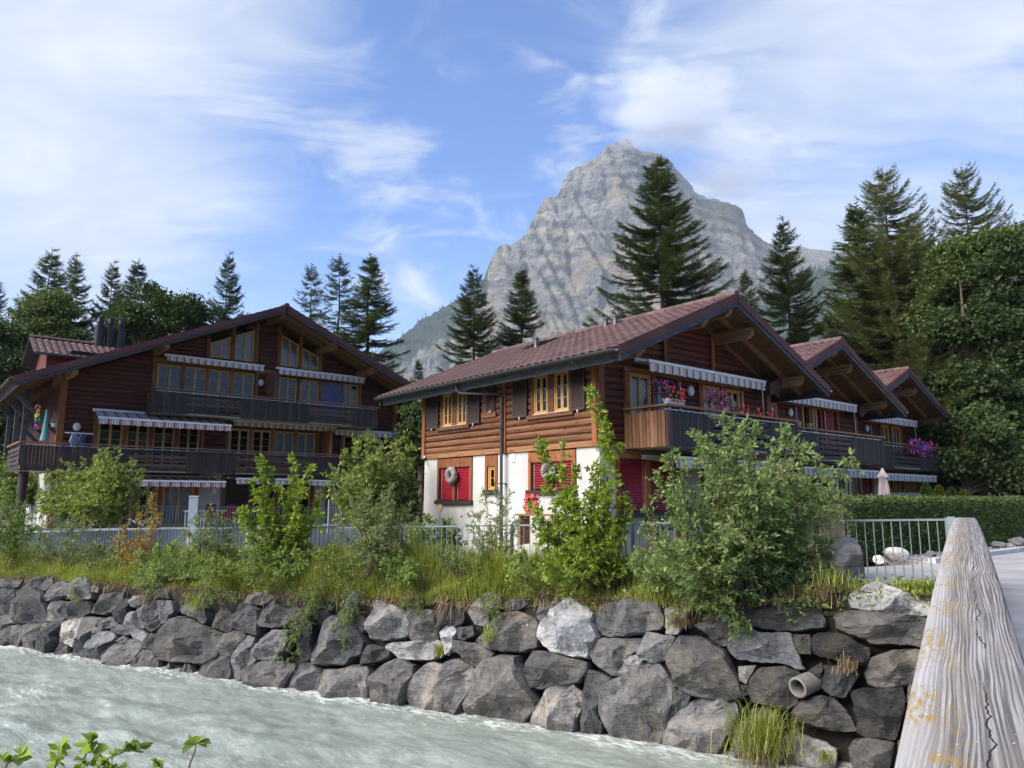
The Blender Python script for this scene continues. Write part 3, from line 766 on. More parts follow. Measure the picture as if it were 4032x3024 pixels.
rb = MB().prism([(x, y, zr - .16) for x, y, _ in poly], (0, 0, .16))
add('road', rb.me('road', M_ASPH), kind='structure')
kb = MB()
for i in range(22):
    x0 = 4.0 + i * 1.0; kb = MB().box(x0 + .006, x0 + .994, -6.78, -6.62, -1.56, -1.33)
    if i == 0: kr = add('kerb', kb.me('kerb', M_CONC), FB, kind='structure')
    else: add('kerb_stone', kb.me('kerb_stone', M_CONC), FB, kr)
# gravel bed
gm = plain('pale_gravel', (0.34, 0.33, 0.32), .9, var=.5, scale=18, bmp=.8)
add('gravel_bed', MB().box(4, 26, -6.62, -5.6, -1.6, -1.40).me('gravel_bed', gm), FB, kind='structure')
gv, gf = [], []
rs = np.random.default_rng(4)
for i in range(2600):
    x, y = 4 + 12 * rs.random(), -6.58 + .95 * rs.random(); s_ = .02 + .045 * rs.random() ** 2
    b_ = len(gv); R3 = rs.normal(size=(6, 3)) * .15
    for j, d_ in enumerate(((1, 0, 0), (-1, 0, 0), (0, 1, 0), (0, -1, 0), (0, 0, .7), (0, 0, -.7))): gv.append((x + s_ * (d_[0] + R3[j, 0]), y + s_ * (d_[1] + R3[j, 1]), -1.39 + s_ * (d_[2] + R3[j, 2])))
    gf += [(b_, b_ + 2, b_ + 4), (b_ + 2, b_ + 1, b_ + 4), (b_ + 1, b_ + 3, b_ + 4), (b_ + 3, b_, b_ + 4), (b_ + 2, b_, b_ + 5), (b_ + 1, b_ + 2, b_ + 5), (b_ + 3, b_ + 1, b_ + 5), (b_, b_ + 3, b_ + 5)]
gme = mk('gravel', np.array(gv), np.array(gf), plain('pebbles', (.36, .355, .35), .85, var=.6, scale=9)); add('gravel', gme, FB, kind='stuff')
for (dx, dy, s_, tone, lab) in [(1935, 1208, .30, .5, 'bright white boulder in the gravel before the hedge'), (1902, 1213, .16, .42, 'small pale boulder beside the bright white one on the gravel'),
        (2160, 1200, .22, .17, 'blue-grey boulder on the gravel behind the bridge rail'), (2200, 1205, .3, .14, 'low dark flat boulder at the hedge foot by the frame edge'), (2010, 1202, .15, .16, 'small dark boulder at the hedge foot near the fence post'), (2185, 1192, .13, .2, 'small grey boulder tucked under the hedge by the road')]:
    r = ray(dx, dy); Pn = FB @ Vector((0, -6.15, 0)); nn = (FB.to_3x3() @ Vector((0, 1, 0))); t = Pn.dot(nn) / Vector(r).dot(nn)
    q = Vector(r) * t; boulder('boulder', (q.x, q.y, -1.38 + s_ * .35), s_, int(dx), tone, lab)

# bridge rail: an arched weathered beam
def mat_oldwood():
    m, g, b, pos = newmat('weathered_beam')
    p = g.n('ShaderNodeTexCoord').outputs['UV']
    su = g.n('ShaderNodeSeparateXYZ'); g.l(p, su.inputs[0])
    wv = g.noise(g.mapping(p, scale=(.55, 4, 1)), 1.0, 3, .5, .3)
    wx = g.m('ADD', su.outputs[1], g.m('MULTIPLY', g.m('SUBTRACT', wv, .5), .10))
    rings = g.m('SINE', g.m('MULTIPLY', wx, 560.0))
    fine = g.noise(g.mapping(p, scale=(5, 260, 1)), 1.0, 4, .6)
    pw = g.n('ShaderNodeCombineXYZ'); g.l(su.outputs[0], pw.inputs[0]); g.l(wx, pw.inputs[1])
    gr1 = g.noise(g.mapping(pw.outputs[0], scale=(.9, 95, 1)), 1.0, 3, .55); gr2 = g.noise(g.mapping(pw.outputs[0], scale=(2.5, 320, 1)), 1.0, 3, .6)
    f = g.m('ADD', g.m('MULTIPLY', gr1, .55), g.m('ADD', g.m('MULTIPLY', gr2, .35), g.m('MULTIPLY', g.m('ADD', g.m('MULTIPLY', rings, .5), .5), .10)))
    f = g.mapr(f, .36, .66, 0, 1, 'LINEAR')
    stn = g.noise(g.mapping(p, scale=(1.6, 7, 1)), 1.6, 5)
    c = g.mix(g.mapr(f, .25, .8), (0.11, 0.104, 0.098), (0.35, 0.343, 0.335))
    c = g.mix(g.m('MULTIPLY', g.mapr(stn, .42, .62), .55), c, (0.20, 0.17, 0.14))
    edge = g.mapr(su.outputs[1], .02, .10, 1, 0)
    c = g.mix(g.m('MULTIPLY', edge, .5), c, (0.50, 0.49, 0.48))
    lm = g.m('MULTIPLY', g.mapr(g.noise(g.mapping(p, scale=(13, 46, 1)), 1.3, 6, .75), .47, .58), g.mapr(su.outputs[1], .03, .19, 1, .05))
    lm = g.m('MULTIPLY', lm, g.mapr(g.noise(g.mapping(p, scale=(2.2, 4, 1), loc=(4, 2, 0)), 1.3, 3), .40, .58))
    c = g.mix(g.m('MULTIPLY', lm, .9), c, (0.30, 0.19, 0.03))
    spk = g.mapr(g.noise(g.mapping(p, scale=(30, 80, 1)), 1.2, 3), .68, .73)
    c = g.mix(g.m('MULTIPLY', spk, .8), c, (0.60, 0.55, 0.40))
    crk_w = g.m('ABSOLUTE', g.m('SUBTRACT', su.outputs[1], g.m('ADD', .165, g.m('MULTIPLY', g.m('SUBTRACT', g.noise(g.mapping(p, scale=(3.2, 0, 1)), 1.0, 4, .6), .5), .11))))
    crk = g.m('MULTIPLY', g.mapr(crk_w, .0012, .0030, 1, 0), g.mapr(g.noise(g.mapping(p, scale=(1.4, 0, 1), loc=(2, 0, 0)), 1.0, 2), .45, .52))
    c = g.mix(crk, c, (0.03, 0.024, 0.02))
    g.l(c, b.inputs['Base Color']); b.inputs['Roughness'].default_value = .9; b.inputs['Specular IOR Level'].default_value = .15
    bump(g, b, g.m('SUBTRACT', f, g.m('MULTIPLY', crk, 2)), .5, .006); return m
M_OLD = mat_oldwood()
BW = .27
nearL = at_d(1972, 1479, 1.0); farL = at_d(2057, 1126, 1.0)
# left edge runs through these two sight lines; drop below the eye follows the arch
def beam_pt(s):                                # s: metres along the rail from the camera side
    P0 = np.array([1.022, 1.99]); P1 = np.array([5.321, 9.051])
    d = (P1 - P0) / np.linalg.norm(P1 - P0)
    xy = P0 + d * s
    z = -0.468 + 0.0497 * s - 0.00282 * s * s
    return xy, z, d
us, vs, fs, uvs = [], [], [], []
prof = [(0.0, -.17), (0.0, -.02), (.012, -.004), (.03, 0), (BW - .03, 0), (BW - .012, -.004), (BW, -.02), (BW, -.17)]
ss = np.arange(-2.4, 13.0, .2)
for s_ in ss:
    xy, z, d = beam_pt(s_); rt = np.array([d[1], -d[0]])
    for (o_, h_) in prof:
        q = xy + rt * o_; vs.append((q[0], q[1], z + h_)); uvs.append((s_, o_ - min(0, h_ + .02)*-1 if o_ == 0 else o_))
k_ = len(prof)
for i in range(len(ss) - 1):
    for j in range(k_): fs.append([i * k_ + j, (i + 1) * k_ + j, (i + 1) * k_ + (j + 1) % k_, i * k_ + (j + 1) % k_])
fs.append(list(range(k_))); e_ = (len(ss) - 1) * k_; fs.append([e_ + j for j in range(k_)][::-1])
bme = mk('beam', vs, fs, M_OLD, True, 50)
uvl = bme.uv_layers.new(name='UVMap')
for lp in bme.loops: uvl.data[lp.index].uv = uvs[lp.vertex_index]
br = empty('bridge_railing', Matrix.Translation((2, 3.2, -1.5)), 'weathered grey timber bridge railing with orange lichen, arching away', 'railing')
add('beam', bme, None, br)
for s_ in np.arange(-1.5, 12.8, 2.2):
    xy, z, d = beam_pt(s_); rt = np.array([d[1], -d[0]]); q = xy + rt * BW / 2
    add('post', ubox(M_POST), Matrix.Translation((q[0], q[1], z - .17 - .55)) @ R(math.atan2(d[1], d[0]), 'Z') @ S(.16, .16, 1.1), br)
for h_ in (-.55, -.9):
    for i in range(6):
        s0, s1 = -2.4 + i * 2.5, -2.4 + i * 2.5 + 2.5; (x0, z0, d), (x1, z1, _) = beam_pt(s0), beam_pt(s1); rt = np.array([d[1], -d[0]])
        x0 = x0 + rt * BW / 2; x1 = x1 + rt * BW / 2
        beam('plank', M_POST, (x0[0], x0[1], z0 + h_), (x1[0], x1[1], z1 + h_), .05, .16, br, Matrix.Identity(4))
# bridge deck
dv, df = [], []
for s_ in ss:
    xy, z, d = beam_pt(s_); rt = np.array([d[1], -d[0]])
    zd = -1.50 + .05 * (s_ + 2.4) / 15
    zd = z - 1.12 if s_ < 9 else max(z - 1.12, -1.44 + .004)
    zd = min(zd, -1.30)
    for o_, h_ in ((-.12, 0), (4.6, 0), (4.6, -.35), (-.12, -.35)):
        q = xy + rt * o_; dv.append((q[0], q[1], zd + h_))
for i in range(len(ss) - 1):
    for j in range(4): df.append([i * 4 + j, i * 4 + (j + 1) % 4, (i + 1) * 4 + (j + 1) % 4, (i + 1) * 4 + j])
df.append([0, 1, 2, 3][::-1])
add('bridge_deck', mk('bridge_deck', dv, df, M_ASPH), kind='structure')

hv = []; hx = np.linspace(-1500, 1500, 40)  # unseen hill behind the camera, added to block low sky and darken window reflections
for t in np.linspace(0, 1, 12):
    for x in hx: hv.append((x, -260 - 500 * t - .00012 * x * x * 0 + 40 * noise.noise((x * .004, t * 3, 0)), -6 + 120 * t ** .9 * (1 + .18 * noise.noise((x * .003, 2, 0)))))
for x in hx: hv.append((x, -1600, -6))
I = (np.arange(12)[:, None] * 40 + np.arange(39)[None, :]).ravel()
add('unseen_hill', mk('unseen_hill', np.array(hv), np.stack([I, I + 40, I + 41, I + 1], 1), plain('unseen_hill_woods', (.04, .06, .025), .95, var=.5, scale=.02), True), kind='structure')
nbk = [an(-400, -6.0, -2.2), an(500, -6.0, -2.2), an(500, -900, -2.2), an(-400, -900, -2.2)]
add('near_bank', MB().prism([an(-400, -900, -3), an(500, -900, -3), an(500, -6, -3), an(-400, -6, -3)], (0, 0, .6)).me('near_bank', M_GROUND), kind='structure')
# ================================================================== CHALETS
rh = random.Random(11)
def log_mesh(mat, seed):
    rs = np.random.default_rng(seed); prof = [(0, -.5), (-.62, -.45), (-.95, -.2), (-1.0, .08), (-.72, .38), (0, .5)]
    n = 10; v, f = [], []
    for i in range(n + 1):
        x = -.5 + i / n
        for (y, z) in prof:
            w_ = 0.13 * noise.noise((x * 6 + seed * 7, y * 2, z * 2)); v.append((x, y * (1 + w_), z * (1 + .5 * w_)))
    k = len(prof)
    for i in range(n):
        for j in range(k - 1): f.append([i * k + j, (i + 1) * k + j, (i + 1) * k + j + 1, i * k + j + 1])
    f.append(list(range(k))[::-1]); f.append([n * k + j for j in range(k)])
    return mk('log', v, f, mat, True, 45)
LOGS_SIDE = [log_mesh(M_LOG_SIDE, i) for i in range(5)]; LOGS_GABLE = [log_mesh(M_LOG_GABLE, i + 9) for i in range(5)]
def log_wall(part, M, span, z0, z1, rowh, openings, meshes, depth=.055, name='log'):
    """span(z) -> (x0,x1); wall surface at local y=0, logs bulge towards -y"""
    n = max(1, round((z1 - z0) / rowh)); h = (z1 - z0) / n
    for i in range(n):
        a, b = z0 + i * h, z0 + (i + 1) * h; zc = (a + b) / 2
        x0, x1 = span(b)
        if x1 - x0 < .15: continue
        iv = [(x0, x1)]
        for (p, q, r, s) in openings:
            if r < b - .04 and s > a + .04:
                nx = []
                for (u, w_) in iv:
                    if q <= u or p >= w_: nx.append((u, w_)); continue
                    if p > u + .05: nx.append((u, p))
                    if q < w_ - .05: nx.append((q, w_))
                iv = nx
        for (u, w_) in iv:
            add(name, rh.choice(meshes), M @ T((u + w_) / 2, 0, zc) @ S((w_ - u) * rh.choice((1, -1)), depth, h * .995), part)
def window(root, M, x0, x1, z0, z1, sashes=2, frame=M_FRAME, curtain=True, rec=.03, muntins=2, slope=None, name='window', curtain_mat=M_CURTAIN, tie=False):
    """casing in the wall, casements with panes, curtain behind; slope=(zl,zr) for a raking head"""
    zl, zr = slope or (z1, z1)
    def zt(x): return zl + (zr - zl) * (x - x0) / (x1 - x0)
    t = .055; m = MB()
    def quadbar(xa, xb, y0=-.05 + rec, y1=.06 + rec, top=None, ins=0):
        m.hexa([(xa, y0, z0), (xb, y0, z0), (xb, y1, z0), (xa, y1, z0), (xa, y0, zt(xa)), (xb, y0, zt(xb)), (xb, y1, zt(xb)), (xa, y1, zt(xa))])
    quadbar(x0, x0 + t); quadbar(x1 - t, x1)
    y0, y1 = -.05 + rec, .06 + rec
    m.box(x0 + t, x1 - t, y0, y1, z0, z0 + t)
    m.hexa([(x0 + t, y0, zt(x0 + t) - t), (x1 - t, y0, zt(x1 - t) - t), (x1 - t, y1, zt(x1 - t) - t), (x0 + t, y1, zt(x0 + t) - t), (x0 + t, y0, zt(x0 + t)), (x1 - t, y0, zt(x1 - t)), (x1 - t, y1, zt(x1 - t)), (x0 + t, y1, zt(x0 + t))])
    w_ = add(name, m.me(name, frame), M, root)
    xi0, xi1 = x0 + t, x1 - t; sw = (xi1 - xi0) / sashes
    for i in range(sashes):
        a, b = xi0 + i * sw + .004, xi0 + (i + 1) * sw - .004; s_ = .05; mm = MB(); yb0, yb1 = -.03 + rec, .035 + rec
        lo = z0 + t + .004
        def ht(x): return zt(x) - t - .004
        for (p, q) in ((a, a + s_), (b - s_, b)):
            mm.hexa([(p, yb0, lo), (q, yb0, lo), (q, yb1, lo), (p, yb1, lo), (p, yb0, ht(p)), (q, yb0, ht(q)), (q, yb1, ht(q)), (p, yb1, ht(p))])
        mm.box(a + s_, b - s_, yb0, yb1, lo, lo + s_)
        mm.hexa([(a + s_, yb0, ht(a + s_) - s_), (b - s_, yb0, ht(b - s_) - s_), (b - s_, yb1, ht(b - s_) - s_), (a + s_, yb1, ht(a + s_) - s_), (a + s_, yb0, ht(a + s_)), (b - s_, yb0, ht(b - s_)), (b - s_, yb1, ht(b - s_)), (a + s_, yb1, ht(a + s_))])
        H = min(ht(a + s_), ht(b - s_)) - lo
        for k in range(1, muntins + 1):
            zz_ = lo + H * k / (muntins + 1); mm.box(a + s_, b - s_, yb0 + .02, yb1 - .02, zz_ - .009, zz_ + .009)
        add('casement', mm.me('casement', frame), M, w_)
        g_ = [(a + s_, rec, lo + s_), (b - s_, rec, lo + s_), (b - s_, rec, ht(b - s_) - s_), (a + s_, rec, ht(a + s_) - s_)]
        add('pane', mk('pane', g_, [[0, 1, 2, 3]], M_GLASS), M, w_)
        if curtain:
            n = 24; cv, cf = [], []; yc = rec + .13
            for k in range(n + 1):
                x = a + (b - a) * k / n; y = yc + .03 * math.sin(k * 1.9 + i)
                bot = lo
                cv += [(x, y, bot), (x, y + .01, (bot + ht(x)) / 2), (x, y, ht(x))]
            if tie:
                for k in range(n + 1):
                    fr_ = (k / n if i == 0 else 1 - k / n)
                    xm = a + (b - a) * ((fr_ * .45) if i == 0 else 1 - fr_ * .45)
                    cv[3 * k + 1] = (xm, cv[3 * k + 1][1], lo + .38 * H); cv[3 * k] = (xm + (.04 if i == 0 else -.04), cv[3 * k][1], lo)
            for k in range(n): cf += [[3 * k, 3 * k + 3, 3 * k + 4, 3 * k + 1], [3 * k + 1, 3 * k + 4, 3 * k + 5, 3 * k + 2]]
            add('curtain', mk('curtain', cv, cf, curtain_mat, True), M, w_)
    return w_
def blind(root, M, x0, x1, z0, z1, mat, pitch=.062, tilt=0.0, y=0.0, name='window_blind'):
    b = add(name, MB().box(x0, x1, y - .02, y + .03, z1 - .05, z1).me(name, mat), M, root)
    n = int((z1 - .05 - z0) / pitch); 
    pr = [(-.016, -.5), (-.022, -.2), (-.018, .2), (.0, .5), (.012, .5), (-.004, .2), (-.008, -.2), (-.002, -.5)]
    sl = MB().prism([(-.5, q[0], q[1]) for q in pr], (1, 0, 0)).me('slat', mat)
    for i in range(n):
        add('slat', sl, M @ T((x0 + x1) / 2, y, z0 + (i + .5) * (z1 - .05 - z0) / n) @ R(tilt, 'X') @ S(x1 - x0, 1, (z1 - .05 - z0) / n * (1.0 if tilt == 0 else .8)), b)
    for x in (x0 + .05, x1 - .05): add('ladder_cord', MB().box(x - .004, x + .004, y - .03, y - .026, z0, z1).me('ladder_cord', M_ALU), M, b)
    return b
def shutter(root, M, x0, x1, z0, z1):
    m = MB(); y0, y1 = -.10, -.062; t = .05
    m.box(x0, x0 + t, y0, y1, z0, z1); m.box(x1 - t, x1, y0, y1, z0, z1)
    m.box(x0 + t, x1 - t, y0, y1, z0, z0 + t); m.box(x0 + t, x1 - t, y0, y1, z1 - t, z1)
    n = int((z1 - z0 - 2 * t) / .05)
    s_ = add('shutter', m.me('shutter', M_SHUTTER), M, root)
    l = MB()
    for i in range(n):
        z = z0 + t + i * .05
        l.hexa([(x0 + t, y0 + .002, z), (x1 - t, y0 + .002, z), (x1 - t, y0 + .012, z), (x0 + t, y0 + .012, z), (x0 + t, y1 - .014, z + .05), (x1 - t, y1 - .014, z + .05), (x1 - t, y1 - .004, z + .05), (x0 + t, y1 - .004, z + .05)])
    add('louvres', l.me('louvres', M_SHUTTER), M, s_)
    add('catch', MB().box((x0 + x1) / 2 - .02, (x0 + x1) / 2 + .02, y0 - .02, y0, z0 - .06, z0 + .02).me('catch', M_ALU), M, s_)
def valance(x0, x1, y, ztop, drop, mat, amp=.03, per=.30):
    n = int((x1 - x0) / .025); v, f = [], []
    for i in range(n + 1):
        x = x0 + (x1 - x0) * i / n; yy = y + .012 * math.sin(x * 9); zb = ztop - drop + amp * (1 - abs(math.sin(math.pi * (x - x0) / per)))
        v += [(x, yy, ztop), (x, yy - .01, (ztop + zb) / 2), (x, yy, zb)]
    for i in range(n): f += [[3 * i, 3 * i + 3, 3 * i + 4, 3 * i + 1], [3 * i + 1, 3 * i + 4, 3 * i + 5, 3 * i + 2]]
    return mk('valance', v, f, mat, True)
def awning(root, M, x0, x1, zw, y_front, zf, mat, drop=.24, crank=None):
    """cloth from the wall (y=0) to the front bar"""
    n = 24; v, f = [], []; k = 8
    for i in range(k + 1):
        t = i / k; y = -.12 + (y_front + .12) * t; z = zw + (zf - zw) * t - .05 * math.sin(math.pi * t) * min(1, abs(y_front) / 1.2)
        for j in range(n + 1): v.append((x0 + .05 + (x1 - x0 - .1) * j / n, y, z))
    for i in range(k):
        for j in range(n): f.append([i * (n + 1) + j, i * (n + 1) + j + 1, (i + 1) * (n + 1) + j + 1, (i + 1) * (n + 1) + j])
    a = add('awning', mk('awning', v, f, mat, True), M, root)
    add('valance', valance(x0, x1, y_front, zf - .03, drop, mat), M, a)
    add('front_bar', MB().box(x0 - .03, x1 + .03, y_front - .035, y_front + .035, zf - .04, zf + .04).me('front_bar', M_WHITE), M, a)
    add('cassette', MB().box(x0, x1, -.14, -.05, zw - .06, zw + .07).me('cassette', M_WHITE), M, a)
    if abs(y_front) > .6:
        for xx in (x0 + .3, x1 - .3):
            add('arm', MB().tube([(xx, -.12, zw - .06), (xx + .25, y_front / 2, (zw + zf) / 2 - .1), (xx, y_front, zf - .03)], .022, 6).me('arm', M_ALU), M, a)
    if crank is not None:
        add('crank_rod', MB().tube([(crank, y_front + .03, zf), (crank + .02, y_front + .03, zf - 1.15), (crank + .12, y_front + .03, zf - 1.25)], .012, 6).me('crank_rod', M_WHITE), M, a)
    return a
def tile_mesh():
    nx = 8; v, f = [], []; Wt, Lt, th = .305, .40, .022
    for (yy, dz) in ((0, .033), (Lt, 0)):
        for lvl in (0, 1):
            for i in range(nx + 1):
                t = i / nx; z = .027 * math.cos(2 * math.pi * (t - .28)) + .008 * math.cos(4 * math.pi * t)
                v.append((Wt * t, yy, z + dz + (0 if lvl else -th)))
    n = nx + 1; A, B, C_, D = 0, n, 2 * n, 3 * n     # front-low, front-top, back-low, back-top
    for i in range(nx):
        f += [[B + i, B + i + 1, D + i + 1, D + i], [A + i, A + i + 1, B + i + 1, B + i]]
    f += [[A, B, D, C_], [A + nx, C_ + nx, D + nx, B + nx]]
    return mk('tile', v, f, M_TILE, True, 40)
TILE = tile_mesh(); T_CO = np.array([v.co for v in TILE.vertices]); T_F = [list(p.vertices) for p in TILE.polygons]
def ridge_cap():
    v, f = [], []; k = 8
    for y in (0, .02, .40):
        for j in range(k + 1):
            a = math.pi * (-.08 + 1.16 * j / k); r = .135 if y < .3 else .118
            v.append((r * math.cos(a), y, r * .85 * math.sin(a)))
    for i in range(2):
        for j in range(k): f.append([i * (k + 1) + j, (i + 1) * (k + 1) + j, (i + 1) * (k + 1) + j + 1, i * (k + 1) + j + 1])
    f.append(list(range(k + 1)))
    return mk('ridge_tile', v, f, M_TILE, True, 40)
RCAP = ridge_cap()
VERGE = MB().hexa([(0, -.03, -.20), (.355, -.03, -.20), (.355, .0, -.20), (0, .0, -.20), (0, -.03, .06), (.355, -.03, .035), (.355, .0, .035), (0, .0, .06)]).box(.002, .353, .002, .20, .012, .045).me('verge_tile', M_VERGE)
def slope_frame(xe, ze, y0, k, side):
    """frame on a roof slope: X along +y (ridge), Y up the slope, Z outwards; origin at the eave"""
    c = 1 / math.sqrt(1 + k * k); s_ = k * c
    X = Vector((0, 1, 0)); Yv = Vector((side * c, 0, s_)); 
    if side < 0: X = Vector((0, -1, 0))
    X = Vector((0, 1, 0)) if side > 0 else Vector((0, 1, 0))
    Zv = Vector((-side * s_, 0, c))
    M = Matrix((X, Yv, Zv)).transposed().to_4x4(); M.translation = Vector((xe, y0, ze)); return M
def roof(root, M, xr, zr, half_l, half_r, k, y0, y1, parts_l=0, parts_r=0, front_verge=True, gut_l=True, gut_r=True, gaps=()):
    """xr,zr: top of the deck at the ridge; sides reach half_l / half_r out; k slope"""
    r = add('roof', MB().me('roof', M_SOFFIT) if False else None, M @ T(xr, (y0 + y1) / 2, zr), root)
    c = 1 / math.sqrt(1 + k * k); th = .07
    for side, half, nparts in ((1, half_l, parts_l), (-1, half_r, parts_r)):
        xe = xr - side * half; ze = zr - k * half
        # boarded deck, boards run along the ridge
        Ls = half / c; nb = int(Ls / .16)
        SF = slope_frame(xe, ze, y0, k, side)
        mm = MB()
        for i in range(nb):
            a, b = i * Ls / nb + .006, (i + 1) * Ls / nb
            mm.box(.03, y1 - y0 - .03, a, b, -.05, -.022)
        mm.box(.03, y1 - y0 - .03, 0.0, Ls - .001, -.02, .0)
        add('deck', mm.me('deck', M_SOFFIT), M @ SF, r)
        # tiles
        nc = int(Ls / .343); ncol = int((y1 - y0 - .34) / .30); pc = (Ls - .02) / nc; w_ = (y1 - y0 - .34) / ncol
        lst = [(j, i) for j in range(ncol) for i in range(nc)]
        jv, jf = [], []
        for idx, (j, i) in enumerate(lst):
            if any(a_ <= j < b_ and c_ <= i < d_ for a_, b_, c_, d_ in gaps): continue
            off = Vector((.17 + j * w_, i * pc - .05, .045))
            if idx < nparts:
                add('tile', TILE, M @ SF @ Matrix.Translation(off) @ R(math.radians(rh.uniform(-.6, .6)), 'Z') @ S(w_ / .30, 1, 1), r)
            else:
                b_ = len(jv); co = T_CO * np.array([w_ / .30, 1, 1]) + np.array(off); jv += co.tolist(); jf += [[b_ + q for q in p] for p in T_F]
        if jv: add('tiles', mk('tiles', jv, jf, M_TILE, True, 40), M @ SF, r, kind='stuff')
        # verge tiles, barge board, rafters
        ends = [(0.0, False)] + [(y1 - y0, True)]
        for yy, back in ends:
            nv_ = int(Ls / .34)
            for i in range(nv_):
                Mv = SF @ T(yy, (i) * Ls / nv_, .02) @ R(math.pi / 2, 'Z')
                if not back: Mv = SF @ Matrix(((0, 1, 0, 0), (1, 0, 0, i * Ls / nv_), (0, 0, 1, .03), (0, 0, 0, 1)))
                else: Mv = SF @ Matrix(((0, -1, 0, yy), (1, 0, 0, i * Ls / nv_), (0, 0, 1, .03), (0, 0, 0, 1)))
                add('verge_tile', VERGE, M @ Mv @ S(Ls / nv_ / .345, 1, 1), r)
            ya, yb = (yy + .002, yy + .045) if not back else (yy - .045, yy - .002)
            bb = MB().box(ya, yb, -.02 if side > 0 else -.02, Ls - .002, -.30, -.062)
            add('barge_board', bb.me('barge_board', M_FASCIA), M @ SF, r)
        for yy in (.16, .95, 1.75, y1 - y0 - .3):
            if yy > y1 - y0: continue
            add('rafter', MB().box(yy, yy + .10, .1, Ls - .03, -.19, -.052).me('rafter', M_BEAM), M @ SF, r)
        # eave board and gutter
        if (gut_l if side > 0 else gut_r):
            gx = -0.02
            add('eave_board', MB().box(.05, y1 - y0 - .05, .10, .145, -.34, -.055).me('eave_board', M_FASCIA), M @ SF, r)
            gv, gf = [], []; kk = 10; lengths = np.linspace(0, y1 - y0, int((y1 - y0) / 1.0) + 1)
            gvv = MB(); Rg = .085
            pts_o = [(Rg * math.cos(math.pi + math.pi * j / kk), Rg * math.sin(math.pi + math.pi * j / kk)) for j in range(kk + 1)]
            pts_i = [(x * .93, z * .93 + .004) for x, z in pts_o[::-1]]
            ring = pts_o + pts_i
            gme = MB().prism([(side * -1 * .075 + px_ if True else 0, 0, pz) for px_, pz in ring], (0, y1 - y0, 0)).me('gutter', M_METAL, True, 30)
            gt = add('gutter', gme, M @ T(xe, y0, ze - .01), r)
            for yy in np.arange(.4, y1 - y0, .85):
                rr_ = [(-side * .075 + 1.06 * x, z * 1.06) for x, z in pts_o]
                add('gutter_bracket', MB().prism([(x, yy, z) for x, z in rr_] + [(x * 1.0, yy, z + .012) for x, z in rr_[::-1]], (0, .03, 0)).me('gutter_bracket', M_METAL), M @ T(xe, y0, ze - .01), gt)
    for i in range(int((y1 - y0) / .38)):
        add('ridge_tile', RCAP, M @ T(xr, y0 - .02 + i * .38, zr + .05) @ R(.03, 'X'), r)
    return r
def purlin(root, M, x, z, y0, y1, wd=.20, ht=.34):
    """timber under the roof whose front end is cut to a stepped nose"""
    pr = [(y1, z - ht), (y0 + .16, z - ht), (y0 + .10, z - ht * .82), (y0 + .03, z - ht * .74), (y0, z - ht * .5), (y0, z), (y1, z)]
    m = MB().prism([(x - wd / 2, a, b) for a, b in pr], (wd, 0, 0)); return add('purlin', m.me('purlin', M_BEAM), M, root)
def board_colors(t):
    """0 = warm brown board, 1 = grey-black weathered board"""
    w_ = np.array([.30, .145, .07]); gcol = np.array([.055, .047, .044]); c = w_ * (1 - t) + gcol * t
    return tuple(c * rh.uniform(.75, 1.25))
def balcony(root, M, x0, x1, y, z0, zr, panels, left_side=True, right_side=True, wall_y=0.0, tone=lambda x: 1.0, slab=True, rail_mat=M_RAIL):
    """front at local y; boards vertical except panels [(xa,xb)] of horizontal planks"""
    b = add('balcony', MB().box(x0 + .03, x1 - .03, y + .05, wall_y, z0 - .02, z0 + .14).me('balcony', M_SLAB), M, root)
    hb = zr - .16
    def boards(pa, pb, toneF):
        pa, pb = Vector(pa), Vector(pb); L = (pb - pa).length; n = max(1, round(L / .135)); d = (pb - pa) / L; ang = math.atan2(d.y, d.x)
        for i in range(n):
            q = pa + d * ((i + .5) * L / n); wdt = L / n - rh.choice((.008, .012, .02))
            dz = rh.uniform(-.015, .015); off = Vector((d.y, -d.x)) * rh.uniform(-.006, .006)
            add('board', ubox(M_BALC), M @ T(q.x + off.x, q.y + off.y, (z0 - .03 + hb) / 2 + dz) @ R(ang, 'Z') @ S(wdt, .024, hb - z0 + .03), b, color=board_colors(toneF(q.x)))
    cur = x0
    for (a, c) in list(panels) + [(x1, x1)]:
        if a > cur + .05: boards((cur, y, 0)[:2], (a, y, 0)[:2], tone)
        if c > a:
            n = 5
            for i in range(n):
                if i in (1, 3) and rh.random() < .25: pass
                h_ = (hb - z0) / n; zc = z0 + (i + .5) * h_
                add('plank', ubox(M_BALC_H), M @ T((a + c) / 2, y + .01, zc) @ R(rh.uniform(-.004, .004), 'Y') @ S(c - a, .035, h_ * .68), b, color=board_colors(min(1, tone((a + c) / 2) * rh.uniform(.75, 1.1))))
        cur = c
    if left_side: boards((x0, wall_y - .05), (x0, y + .03), (lambda x: max(0, tone(x) - .55)))
    if right_side: boards((x1, y + .03), (x1, wall_y - .05), tone)
    # rail: front and returns
    add('hand_rail', MB().box(x0 - .07, x1 + .07, y - .09, y + .10, zr - .06, zr).me('hand_rail', rail_mat), M, b)
    if left_side: add('hand_rail', MB().box(x0 - .07, x0 + .11, y + .103, wall_y - .02, zr - .06, zr).me('hand_rail', rail_mat), M, b)
    if right_side: add('hand_rail', MB().box(x1 - .11, x1 + .07, y + .103, wall_y - .02, zr - .06, zr).me('hand_rail', rail_mat), M, b)
    for x in np.linspace(x0 + .12, x1 - .12, max(2, int((x1 - x0) / 1.3))):
        add('rail_post', ubox(M_METAL), M @ T(x, y + .05, (z0 + zr) / 2 - .03) @ S(.05, .03, zr - z0 - .07), b)
    mm = MB()
    add('top_bar', MB().box(x0 + .05, x1 - .05, y + .035, y + .06, zr - .15, zr - .125).me('top_bar', M_ALU), M, b)
    return b
